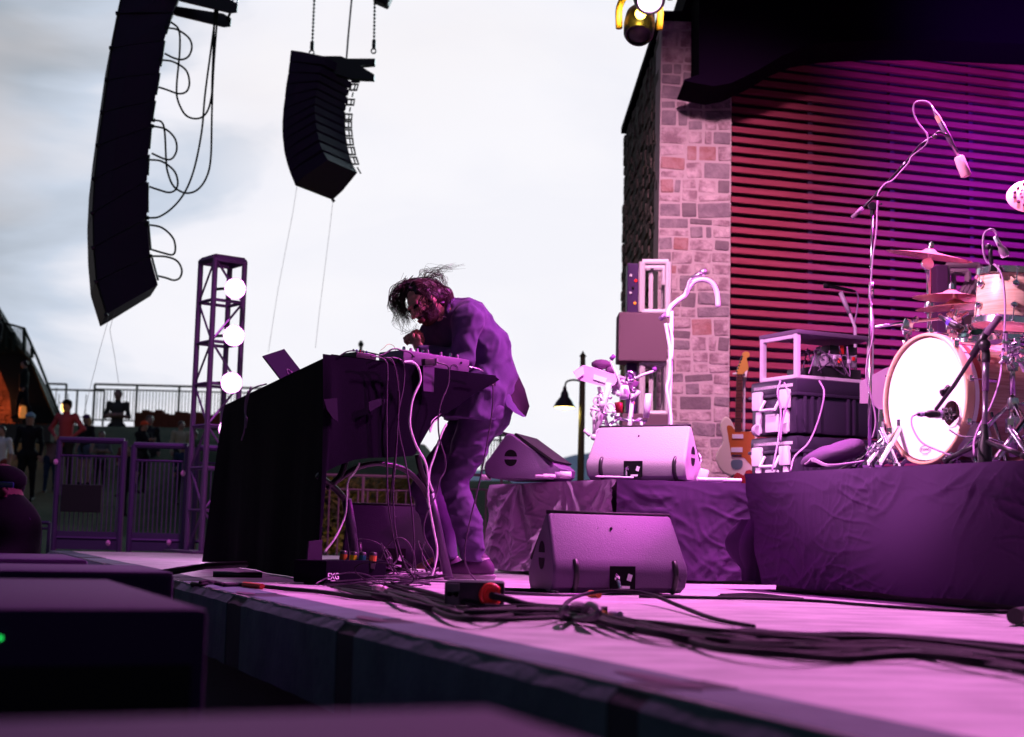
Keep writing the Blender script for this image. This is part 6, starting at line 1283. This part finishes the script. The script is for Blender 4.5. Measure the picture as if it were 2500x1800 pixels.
for i, (px, py, l, yaw, lab) in enumerate(((1735, 1186, .16, -.5, 'slanting white strip right of the pink-lit wedge'), (1752, 1190, .10, -.7, 'short white strip nearest the drum riser'), (1790, 1194, .10, .1, 'white strip lying flat by the riser corner'), (1715, 1180, .08, .6, 'white strip touching the wedge end'))): roll(lab, px, py, 8.5, l, .012, towel, yaw, 'strip', 'strip')
mb = MB(); c = P(1716, 1168, 8.6); c.z = RZ2+.045; mb.box(c, (.055, .03, .07), Matrix.Rotation(.3, 3, 'Y'), bev=.006); solo('small_box', mb, towel, 'small white box at the right end of the pink-lit wedge', 'box', smooth=40)
c = P(1700, 1122, 8.85); mb = MB(); mb.tube([c+Vector((.022*math.cos(t), 0, .034*math.sin(t))) for t in [2*math.pi*k/16 for k in range(17)]], .011, 8); solo('cable_loop', mb, whitecable, 'thick white cable loop sticking out behind the pink-lit wedge', 'cable', smooth=True)
# ============================================================ MUSICIAN
PY = 8.02
def HP(px, py, dy=0.0): return P(px, py, PY+dy)
mus = thing('person', 'musician with wind-blown dark hair and a suit jacket bent over the desk with hands clasped', 'person', HP(1160, 1413))
hcn = HP(1036, 740, -.09)
zH = Vector((-.60, -.12, .78)).normalized(); yF = Vector((-.62, -.60, -.50)); yF = (yF-zH*yF.dot(zH)).normalized(); xS = zH.cross(yF)*-1
MH = Matrix((xS, yF, zH)).transposed()
def HH(x, y, z): return hcn+MH @ Vector((x, y, z))
nb_c = HP(1100, 770, .0)
shL, elL, wrL = HP(1143, 786, -.19), HP(1130, 880, -.24), HP(1036, 862, -.17)
shR, elR, wrR = HP(1088, 772, .15), HP(1052, 838, .10), HP(1030, 838, .02)
hiL, knL, anL = HP(1180, 1010, -.085), HP(1108, 1184, -.13), HP(1157, 1372, -.11)
hiR, knR, anR = HP(1165, 1010, .085), HP(1035, 1195, .10), HP(1088, 1362, .12)
spine = [HP(1180, 985), HP(1192, 925), HP(1180, 855), HP(1140, 795), nb_c]
SK, EYE, LIP, BRD = 0, 1, 2, 3
pr = [('e', hcn, (.074, .094, .112), MH, SK), ('e', HH(0, .028, -.062), (.052, .062, .062), MH, SK), ('e', HH(0, .062, -.098), (.026, .024, .022), MH, SK)]
pr += [(HH(0, .092, .012), HH(0, .122, -.030), .008, .014, SK, .012), (HH(-.016, .104, -.034), HH(.016, .104, -.034), .009, .009, SK, .01)]
for s in (-1, 1):
    pr += [('e', HH(s*.030, .080, -.018), (.022, .020, .018), MH, SK), (HH(s*.010, .098, .026), HH(s*.044, .080, .024), .009, .008, SK, .012), ('e', HH(s*.031, .086, .010), (.013, .010, .009), MH, EYE), ('e', HH(s*.076, -.002, -.012), (.010, .020, .032), MH, SK)]
pr += [(HH(-.022, .096, -.064), HH(.022, .096, -.064), .006, .006, LIP, .006), (HH(-.020, .093, -.078), HH(.020, .093, -.078), .007, .007, LIP, .006)]
pr += [(HH(0, -.03, -.06), nb_c, .052, .062, SK), (nb_c, spine[3], .07, .11, SK), (spine[3], spine[2], .11, .10, SK), (spine[2], spine[1], .10, .11, SK), (spine[1], spine[0], .11, .12, SK)]
for a, b, c in ((shL, elL, wrL), (shR, elR, wrR)): pr += [(nb_c, a, .06, .055, SK), (a, b, .048, .040, SK), (b, c, .038, .026, SK)]
for a, b, c in ((hiL, knL, anL), (hiR, knR, anR)): pr += [(spine[0], a, .1, .1, SK), (a, b, .085, .055, SK), (b, c, .052, .038, SK), (c, c+Vector((-.14, 0, -.06)), .035, .025, SK)]
def hand(w, d, up, s):
    d = Vector(d).normalized(); up = Vector(up); up = (up-d*up.dot(d)).normalized(); sd = d.cross(up)*s; out = []
    pc_ = w+d*.045
    out += [(w, w+d*.03, .024, .026, SK, .012), ('e', pc_, (.040, .046, .016), Matrix((sd, d, up)).transposed(), SK)]
    for k in range(4):
        o = w+d*.085+sd*(-.027+.018*k); ln = (.040, .045, .042, .033)[k]
        a = o; b = a+(d*.75-up*.55).normalized()*ln; c = b+(d*-.05-up*1).normalized()*ln*.7; e = c+(-d*.8-up*.4).normalized()*ln*.5
        out += [(a-d*.02, a, .0095, .0095, SK, .004), (a, b, .0095, .0088, SK, .003), (b, c, .0088, .0082, SK, .003), (c, e, .0082, .0072, SK, .003)]
    t0 = w+d*.028+sd*.026; t1 = t0+(sd*.6+d*.7-up*.3).normalized()*.035; t2 = t1+(d*.8-sd*.4-up*.5).normalized()*.028
    out += [(t0-sd*.01, t0, .013, .012, SK, .006), (t0, t1, .012, .0105, SK, .004), (t1, t2, .0105, .009, SK, .004)]
    return out
pr += hand(HP(1030, 856, -.15), (-.55, .2, .62), (-.75, -.3, -.3), 1)
pr += hand(HP(1030, 836, .0), (-.45, -.45, .25), (-.5, .1, .8), -1)
vs, fs, tg, fc = sdf_mesh(pr, .0058, .022)
fcv = fc-np.array(hcn); Lx = fcv @ np.array(xS); Ly = fcv @ np.array(yF); Lz = fcv @ np.array(zH)
isb = (np.abs(Lx) < .075) & (Ly > .0) & (Lz < -.035) & (Lz > -.15) & ~((np.abs(Lx) < .022) & (Lz > -.084) & (Lz < -.058)) & ~((Lz > -.050) & (Ly > .085)) & (Ly**2+Lx**2+Lz**2 < .16**2)
tg = [BRD if (b and t == SK) else t for t, b in zip(tg, isb)]
teeth = mat('teeth', (.6, .5, .48), .4)
part('body', (vs, fs, tg), [skin, inkm, mat('lip_red', (.30, .09, .08), .5), mat('beard_dark', (.05, .022, .018), .8, bump=(200, .004))], mus, True)
def wr(v, a=.006, s=7, st=(1, 1, 1)):
    p = Vector((v.x*st[0], v.y*st[1], v.z*st[2])); w_ = p+Vector((MN.noise(p*4), MN.noise(p*4+Vector((7, 0, 0))), 0))*.05
    r1 = ridge(w_*s, .30); r2 = ridge(Vector((w_.x*s*1.2+w_.z*s*.8, w_.y*s, w_.z*s*1.6-w_.x*s*.6)), .25)
    d = (v-HP(1130, 900, .1)); d.z *= .2
    return d.normalized()*((r1*.9+r2*.7-.5)*a+MN.noise(p*3)*a*.8)
# jacket
J = 0
jp = [(spine[0]+Vector((0,0,-.05)), spine[1], .165, .155, J), (spine[1], spine[2], .150, .142, J), (spine[2], spine[3], .145, .135, J), (spine[3], nb_c+Vector((.02,0,.0)), .125, .085, J), (HP(1172, 965, -.07), HP(1150, 1040, -.08), .155, .175, J), (HP(1172, 965, .07), HP(1150, 1040, .08), .155, .165, J), (HP(1120, 790, .0), HP(1078, 826, .03), .12, .085, J), (HP(1105, 770, .05), HP(1060, 812, .05), .09, .075, J)]
jp += [(shL+Vector((-.01, -.01, .01)), elL, .082, .064, J, .012), (elL, wrL, .064, .046, J, .02), (shR, elR, .08, .064, J, .02), (elR, wrR, .062, .044, J, .03), (spine[3], shL, .11, .085, J), (spine[3], shR, .11, .085, J)]
jp += [(HP(1150, 770, -.12), HP(1135, 765, .12), .085, .085, J)]
hemn = Vector((-.08, 0, -1)).normalized(); hem = HP(1150, 1030)
vs, fs, tg, fc = sdf_mesh(jp, .009, .035, cuts=[(hem, hemn)], disp=lambda v: wr(v, .016, 6.0, (1.3, 1, .9)))
jk = part('jacket', (vs, fs, tg), suit, mus, True)
def sheet(mb, pts_out, th, dy0=-.16): pass
q0 = HP(1240, 900, .0); jn = Vector((0, 1, 0))
def flap(pts, y, th, mm, nm, par, n=2, bow=.0):
    q = P(pts[0][0], pts[0][1], PY+y); pl_ = [PL(a, b, q, jn) for a, b in pts]; mb = MB(); mb.prism(pl_, (0, th, 0)); return part(nm, mb, mm, par)
# vent tail: curved sheet blown back; outside purple, lining dark, built as ruled strip between two edges
inn = [(1212, 905), (1222, 935), (1228, 965), (1236, 990), (1256, 1008), (1276, 1018)]
out = [(1220, 902), (1233, 928), (1244, 953), (1254, 978), (1266, 1001), (1283, 1019)]
lin = [(1240, 846), (1249, 872), (1262, 911), (1281, 951), (1291, 992), (1284, 1017)]
lb_ = [(1222, 858), (1228, 880), (1226, 905), (1230, 932), (1242, 962), (1264, 1002)]
mb = MB(); mb.grid(lambda i, j: (HP(*inn[int(round(i*5))], -.13)*(1-j)+HP(*out[int(round(i*5))], -.03)*j)+Vector((0, -.02*math.sin(j*3.1), 0)), 5, 4); v0 = len(mb.v)
mb.add([v+Vector((.004, .006, 0)) for v in mb.v[:v0]], [f[::-1] for f in mb.f])
part('jacket_tail', mb, suit, jk, True)
mb = MB(); mb.grid(lambda i, j: (HP(*lb_[int(round(i*5))], -.06)*(1-j)+HP(*lin[int(round(i*5))], .02)*j)+Vector((.006*math.sin(i*16), 0, 0)), 5, 4); v0 = len(mb.v)
mb.add([v+Vector((.003, .006, 0)) for v in mb.v[:v0]], [f[::-1] for f in mb.f]); part('lining', mb, lining, jk, True)
# lapel fold and sleeve seams as slim raised folds
for pts, nm in (([HP(1112, 735, -.19), HP(1128, 760, -.27), HP(1118, 800, -.30), HP(1108, 830, -.31)], 'sleeve_fold'), ([HP(1196, 800, -.17), HP(1185, 850, -.20), HP(1170, 890, -.22)], 'side_fold')):
    pass
mb = MB(); mb.tube([HP(1120, 738, .10), HP(1108, 733, .03), HP(1096, 742, -.05), HP(1090, 765, -.11)], [.012, .017, .017, .012], 8, smooth=4); part('collar', mb, suit, jk, True)
# trousers
tp_ = [(spine[0]+Vector((0,0,-.02)), hiL, .125, .118, 0), (spine[0]+Vector((0,0,-.02)), hiR, .125, .115, 0), (HP(1188, 990), HP(1192, 1015), .125, .125, 0), (hiL, (hiL+knL)/2+Vector((.0, 0, 0)), .122, .100, 0), ((hiL+knL)/2+Vector((.0, 0, 0)), knL, .098, .068, 0), (knL, (knL+anL)/2+Vector((.02, 0, 0)), .074, .080, 0), ((knL+anL)/2+Vector((.02, 0, 0)), anL, .080, .070, 0),
       (hiR, knR, .12, .078, 0), (knR, (knR+anR)/2+Vector((.02, 0, 0)), .080, .086, 0), ((knR+anR)/2+Vector((.02, 0, 0)), anR, .086, .07, 0)]
vs, fs, tg, fc = sdf_mesh(tp_, .009, .022, cuts=[(HP(1150, 1372), Vector((0, 0, -1)))], disp=lambda v: wr(v, .016 if v.z < .75 else .010, 7.5, (.8, .8, 1.4)))
part('trousers', (vs, fs, tg), denim, mus, True)
# shoes
for nm, tx_, hx2, dy, tz in (('shoe', 1085, 1205, -.115, 0), ('shoe', 1028, 1130, .12, 0)):
    toe = P(tx_+14, 1403, PY+dy); heel = P(hx2-16, 1403, PY+dy); toe.z = .05; heel.z = .055; mid = (toe+heel)/2; up_ = Vector((0, 0, 1))
    mid.z = .06
    sp = [(toe+Vector((.02, 0, -.004)), mid+Vector((-.02, 0, .0)), .036, .047, 0), (mid, heel, .047, .042, 0), (mid+Vector((.03, 0, .012)), heel+Vector((-.015, 0, .025)), .042, .040, 0), (heel+Vector((-.035, 0, .035)), heel+Vector((-.03, 0, .055)), .038, .036, 0)]
    vs, fs, tg, fc = sdf_mesh(sp, .006, .022, cuts=[(Vector((0, 0, .024)), Vector((0, 0, -1)))]); sh = part(nm, (vs, fs, tg), shoem, mus, True)
    sp = [(toe+Vector((.0, 0, -.025)), mid+Vector((0, 0, -.028)), .038, .046, 0), (mid+Vector((0, 0, -.028)), heel+Vector((.006, 0, -.025)), .046, .045, 0)]
    vs, fs, tg, fc = sdf_mesh(sp, .006, .015, cuts=[(Vector((0, 0, .030)), Vector((0, 0, 1))), (Vector((0, 0, .002)), Vector((0, 0, -1)))]); part('sole', (vs, fs, tg), sole, sh, 50)
    mb = MB()
    for k in range(4): c = mid+Vector((-.012+k*.02, -.0, .040+k*.012)); mb.tube([c+Vector((0, -.032, -.004)), c+Vector((-.004, 0, .010)), c+Vector((0, .03, -.004))], .0028, 5)
    part('lace', mb, sock, sh)
    mb = MB(); mb.lathe([(.040, .085), (.042, .12)], Vector((heel.x-.03, heel.y, 0)), (0, 0, 1), 14); part('sock', mb, sock, mus, True)
# hair
rn = random.Random(42); mb = MB()
vs, fs, tg, fc = sdf_mesh([('e', HH(0, -.028, .022), (.088, .100, .112), MH, 0), ('e', HP(1078, 722, .0), (.07, .09, .05), None, 0), ('e', HP(1076, 738, -.03), (.045, .06, .045), None, 0), ('e', HP(1003, 700, .0), (.045, .07, .04), None, 0)], .008, .03, disp=lambda v: Vector((MN.noise(v*35), MN.noise(v*37+Vector((9, 0, 0))), MN.noise(v*33)))*.014)
keep = [i for i, f in enumerate(fs) if not ((Vector(fc[i])-hcn).dot(yF) > .062 and (Vector(fc[i])-hcn).dot(zH) < .062)]
fs2 = [fs[i] for i in keep]; mb.add([Vector(v) for v in vs], fs2)
def strand(pts, r_, dy):
    q = [P(x, y, PY+d_) for (x, y), d_ in zip(pts, dy)]; mb.tube(q, [r_, r_, r_*.8, r_*.35][:len(q)] if len(q) <= 4 else [r_, r_*.9, r_*.8, r_*.6, r_*.3][:len(q)], 4, smooth=4, cap=False)
def jit(a): return rn.gauss(0, a)
for k in range(230):  # front locks hanging left of the brow
    x0 = rn.uniform(985, 1025); b = rn.uniform(0, 1); sx = rn.uniform(948, 985); tx_ = rn.uniform(955, 1005); ty_ = rn.uniform(735, 800)
    strand([(x0, 690+jit(8)), (sx+10, 708+jit(8)), (sx, 735+jit(8)), (sx+8+jit(5), 755+jit(6)), (tx_, ty_)], rn.choice((.0007, .001, .0016)), [jit(.045) for _ in range(5)])
for k in range(260):  # over the crown to the collar
    y0 = rn.uniform(680, 720); strand([(rn.uniform(1000, 1050), y0), (rn.uniform(1050, 1072), y0-4+rn.uniform(0, 18)), (rn.uniform(1078, 1098), rn.uniform(700, 735)), (rn.uniform(1085, 1108), rn.uniform(722, 760))], rn.choice((.001, .0014, .0022)), [jit(.06), jit(.07), jit(.08), jit(.08)])
for k in range(42):  # across the cheek and ear
    strand([(rn.uniform(1010, 1062), rn.uniform(690, 712)), (rn.uniform(1018, 1078), 732+jit(8)), (rn.uniform(1012, 1085), 755+jit(8)), (rn.uniform(1020, 1092), rn.uniform(765, 785))], rn.choice((.0009, .0013, .0019)), [-.18+jit(.01), -.21+jit(.012), -.20+jit(.02), -.18+jit(.02)])
for k in range(46):  # around the brow
    strand([(rn.uniform(985, 1015), rn.uniform(695, 715)), (rn.uniform(975, 990), 730+jit(6)), (rn.uniform(978, 995), 760+jit(8)), (rn.uniform(985, 1018), rn.uniform(770, 795))], rn.choice((.001, .0015)), [jit(.03)-.08]*4)
for k in range(26):  # wind-blown wisps
    e = rn.uniform(0, 1); strand([(rn.uniform(1012, 1040), 680+jit(4)), (1038+jit(6), 666+jit(7)), (1060+jit(8), 664+jit(8)-e*6), (1084+jit(9), 660-e*7+jit(6)), (1092+e*46, 655-e*11+jit(5))], rn.choice((.0006, .0009, .0013)), [jit(.03) for _ in range(5)])
for k in range(30):  # loose loops behind the crown
    strand([(rn.uniform(1030, 1055), 682+jit(4)), (1066+jit(6), 668+jit(6)), (1080+jit(6), 680+jit(6)), (1090+jit(5), 700+jit(5))], .001, [jit(.04) for _ in range(4)])
for k in range(12):  # long fine curls low on the left
    strand([(965+jit(8), 760), (975+jit(8), 790+jit(4)), (995+jit(8), 812+jit(6)), (1012+jit(5), 806+jit(5)), (1018+jit(4), 790)], .0007, [jit(.03) for _ in range(5)])
part('hair', mb, hairm, mus, True)

for o in list(mus.children):
    if o.name.split('.')[0] in ('jacket', 'trousers'):
        bm = bmesh.new(); bm.from_mesh(o.data)
        for _ in range(3): bmesh.ops.smooth_vert(bm, verts=bm.verts, factor=.5, use_axis_x=True, use_axis_y=True, use_axis_z=True)
        bm.to_mesh(o.data); bm.free(); o.data.shade_smooth()
# pocket flap, sleeve buttons and back vent edge of the jacket
mb = MB()
for k in range(3): mb.lathe([(0, .004), (.007, .003), (.007, 0)], HP(1060+k*8, 868-k*1, -.222), (0, -1, 0), 10)
part('button', mb, inkm, jk)
# ============================================================ ONLOOKERS
def figure(lab, px, feet_y, head_y, y, face, cols, pose='stand', hat=None, hair=None, grp='onlookers on the grass bank', extra=None, skinm=skin2, feetz=None):
    """cols = (shirt, trousers); face: yaw in degrees, 0 = towards the camera"""
    top = P(px, head_y, y); ft = P(px, feet_y, y); H = (top.z-ft.z); s = H/1.75; base = Vector((top.x, y, ft.z)); Rz = Matrix.Rotation(R(face), 3, 'Z')
    def J(x, yy, z): return base+Rz @ Vector((x*s, yy*s, z*s))
    t = thing('person', lab, 'person', base, grp); SH, TR, SKN, SHO = 0, 1, 2, 3; A = []
    pel, ch, nk, hd = J(0, 0, .95), J(0, 0, 1.32), J(0, 0, 1.48), J(0, -.02, 1.62)
    A += [(pel, ch, .125*s, .14*s, SH), (ch, nk, .13*s, .06*s, SH), (nk, hd, .05*s, .05*s, SKN), ('e', hd, (.078*s, .095*s, .115*s), Rz, SKN), ('e', hd+Rz @ Vector((0, -.09*s, -.01*s)), (.015*s, .02*s, .025*s), Rz, SKN)]
    slv = SKN if cols[2:] and cols[2] == 'short' else SH
    for q in (-1, 1):
        sh = J(q*.18, 0, 1.42)
        if pose == 'crossed': el = J(q*.25, -.03, 1.15); w = J(-q*.08, -.19, 1.18); hn = J(-q*.15, -.17, 1.22)
        elif pose == 'hips': el = J(q*.36, .03, 1.18); w = J(q*.17, -.08, 1.0); hn = J(q*.14, -.11, .96)
        elif pose == 'phone' : el = J(q*.22, -.12, 1.16); w = J(q*.06, -.30, 1.28); hn = J(q*.05, -.36, 1.32)
        elif pose == 'lean': el = J(q*.22, -.15, 1.17); w = J(q*.16, -.38, 1.12); hn = J(q*.15, -.45, 1.10)
        else: el = J(q*.24, .03, 1.14); w = J(q*.24, -.04, .90); hn = J(q*.235, -.06, .82)
        A += [(ch, sh, .09*s, .07*s, SH), (sh, el, .056*s, .046*s, SH), (el, w, .042*s, .030*s, slv), (w, hn, .032*s, .026*s, SKN)]
        if y < 20:
            for k in range(4): o = hn+(hn-w).normalized()*.02*s+Rz @ Vector(((-.024+.016*k)*s, 0, 0)); A.append((o, o+(hn-w).normalized()*.05*s, .010*s, .008*s, SKN))
        hip = J(q*.09, 0, .92); kn = J(q*.11, -.02+(.10 if pose == 'stride' and q > 0 else 0)-(.10 if pose == 'stride' and q < 0 else 0), .50); an = J(q*.12, .03+(.28 if pose == 'stride' and q > 0 else 0)-(.16 if pose == 'stride' and q < 0 else 0), .09)
        bare = cols[3:] and cols[3] == 'bare'
        A += [(pel, hip, .12*s, .11*s, TR), (hip, hip+(kn-hip)*.5, .098*s, .082*s, TR), (hip+(kn-hip)*.5, kn, .076*s, .060*s, SKN if bare else TR), (kn, an, .058*s, .042*s, SKN if bare else TR), (an, an+Rz @ Vector((0, -.15*s, -.045*s)), .045*s, .036*s, SHO)]
    vs, fs, tg, fc = sdf_mesh(A, max(.012, .022*s), .035*s)
    part('body', (vs, fs, tg), [cols[0], cols[1], skinm, inkm], t, True)
    def HL(x, yy, z): return hd+Rz @ Vector((x*s, yy*s, z*s))
    hc2 = hair or hairm; mb = MB(); M3 = Rz @ Matrix.Diagonal((1, 1, 1))
    hl = []
    vs2 = [('e', HL(0, .018, .025), (.088*s, .095*s, .108*s), Rz, 0)]
    if hair is not None and cols[4:] and cols[4] == 'long': vs2 += [(HL(-.05, .05, 0), HL(-.07, .05, -.28), .05*s, .035*s, 0), (HL(.05, .05, 0), HL(.07, .05, -.28), .05*s, .035*s, 0), (HL(0, .07, 0), HL(0, .08, -.26), .06*s, .04*s, 0)]
    v_, f_, g_, c_ = sdf_mesh(vs2, .014*s, .02*s); f_ = [f for f, c in zip(f_, c_) if not ((Rz.transposed() @ (Vector(c)-hd)).y < -.045*s and (Vector(c)-hd).z < .055*s)]
    mb.add([Vector(v) for v in v_], f_); part('hair', mb, hc2, t, True)
    if hat:
        mb = MB(); mb.ball(HL(0, .004, .065), (.095*s, .106*s, .075*s), 14); mb.box(HL(0, -.12, .05), (.13*s, .11*s, .014*s), Rz, bev=.006*s); part('cap', mb, hat, t, True)
    if extra: extra(t, J, HL, s, Rz)
    return t
C = lambda n, c: mat(n, c, .85)
drk = C('cloth_black_navy', (.012, .013, .018)); redc = C('cloth_maroon', (.42, .07, .10)); blk = C('cloth_charcoal', (.03, .03, .034)); wht = C('cloth_white', (.75, .8, .85)); jean = C('cloth_denim_dark', (.03, .05, .10)); shrt = C('cloth_blue_shorts', (.10, .13, .18)); grn = C('cloth_patterned', (.08, .08, .07)); khk = C('cloth_pale_olive', (.5, .46, .3))
figure('onlooker in a black hoodie and pale blue cap standing with arms at the sides', 75, 1228, 1008, 28.0, 8, (drk, drk), 'stand', C('cap_blue', (.25, .42, .52)))
figure('onlooker in a maroon sweatshirt and dark cap with hands on hips', 166, 1196, 976, 27.5, -15, (redc, blk), 'hips', C('cap_dark', (.01, .01, .014)))
figure('onlooker with long blonde hair, purple cap, black top and blue shorts', 213, 1190, 1012, 30.0, -28, (blk, shrt, 'short', 'bare', 'long'), 'stand', C('cap_purple', (.16, .05, .20)), C('hair_blonde', (.75, .5, .24)))
figure('onlooker in a patterned tee with arms crossed on the terrace behind the railing', 290, 1150, 950, 38.2, 5, (grn, blk, 'short'), 'crossed', None)
def bag(t, J, HL, s, Rz): pass
figure('onlooker in a red-orange cap and black jacket turned to the right', 352, 1208, 1028, 28.5, 55, (drk, blk), 'phone', C('cap_orange', (.9, .12, .05)))
figure('onlooker behind, showing only a dark head over the red-orange cap', 366, 1200, 1014, 34.0, 20, (blk, blk), 'stand')
figure('onlooker in a pale olive shirt beside the truss tower', 443, 1190, 1028, 31.0, 35, (khk, blk), 'stand')
def ball_hat(t, J, HL, s, Rz): pass
figure('onlooker in a blue jacket with a glossy white cap low behind the gate', 448, 1235, 1083, 26.0, 30, (jean, drk), 'stand', C('cap_white', (.85, .85, .9)))
figure('onlooker in a white tee cut by the left edge of the photo', 6, 1232, 1040, 27.0, -10, (wht, C('cloth_rust', (.25, .06, .05)), 'short'), 'stand')
figure('dark figure leaning on the stair rail at the left', 62, 1024, 880, 33.2, -62, (C('cloth_bottle', (.016, .022, .020)), drk), 'stride')
figure('dark figure at the very top left, leaning on the high stair railing', -2, 900, 762, 33.0, -80, (drk, drk), 'lean')
figure('onlooker in dark clothes hidden behind the gate pickets', 320, 1265, 1090, 25.0, -30, (drk, blk, 'short'), 'stand')
figure('onlooker in grey with bare arms just right of the blonde-haired one', 250, 1205, 1052, 31.5, 20, (C('cloth_grey', (.16, .16, .18)), blk, 'short'), 'crossed')
figure('small onlooker in maroon low between the two leftmost gates', 305, 1215, 1070, 29.5, -40, (C('cloth_wine', (.20, .05, .07)), drk), 'hips', C('cap_dark', (.01, .01, .014)))
figure('onlooker in dull green seen against the truss tower base', 476, 1205, 1050, 32.0, -20, (C('cloth_moss', (.10, .14, .08)), jean), 'phone')
figure('onlooker in a dusty pink top beside the one in maroon', 130, 1210, 1042, 31.0, 25, (C('cloth_rose', (.38, .20, .22)), jean, 'short'), 'stand', None, C('hair_brown', (.10, .05, .03)), extra=None)
# a bundled guard in the pit
gt_ = thing('person', 'crouching pit guard in black with a round shoulder patch', 'person', P(20, 1340, 6.6)); gy_ = 6.6
gp = [('e', P(6, 1196, gy_), (.085, .10, .12), None, 1), (P(10, 1215, gy_), P(8, 1250, gy_), .06, .07, 1), ('e', P(-20, 1330, gy_), (.20, .16, .24), None, 0), (P(-8, 1262, gy_), P(50, 1285, gy_), .10, .075, 0), (P(50, 1285, gy_), P(52, 1345, gy_-.05), .066, .055, 0), (P(52, 1345, gy_-.05), P(-5, 1372, gy_-.2), .05, .04, 0), (P(-10, 1300, gy_), P(-5, 1420, gy_), .2, .17, 0), (P(-5, 1372, gy_-.2), P(-20, 1374, gy_-.25), .038, .03, 1), (P(12, 1196, gy_-.1), P(10, 1200, gy_-.12), .015, .018, 1)]
vs, fs, tg, fc = sdf_mesh(gp, .012, .03, disp=lambda v: Vector((1, -1, 0))*MN.noise(v*9)*.006); part('body', (vs, fs, tg), [mat('guard_black', (.003, .003, .005), .95, spec=.03), C('skin_dark', (.05, .018, .022))], gt_, True)
mb = MB(); mb.ball(P(8, 1172, gy_), (.105, .115, .07), 14); mb.ball(P(22, 1188, gy_+.03), (.07, .09, .08), 12); part('cap', mb, mat('guard_black', (.003, .003, .005), .95, spec=.03), gt_, True)
mb = MB(); mb.box(P(4, 1184, gy_-.105), (.11, .02, .028), bev=.008); part('sunglasses', mb, mat('lens_blue', (.005, .015, .07), .3), gt_, 40)
pc3 = P(62, 1272, gy_-.075); mb = MB(); mb.lathe([(.022, 0), (.023, .002), (.020, .003)], pc3, (.25, -1, 0), 20)
mb.lathe([(0, 0), (.021, .0)], pc3, (.25, -1, 0), 20); pa = part('patch', mb, C('patch_purple', (.12, .06, .22)), gt_)
mb = MB(); o = pc3+Vector((0, -.006, 0)); mb.prism([o+Vector(v) for v in ((-.014, 0, .011), (.014, 0, .013), (.012, 0, .002), (.004, 0, -.001), (.004, 0, -.013), (-.003, 0, -.013), (-.003, 0, -.001), (-.010, 0, .002))], (0, .003, 0)); part('emblem', mb, C('emblem_pink', (.7, .25, .65)), pa)
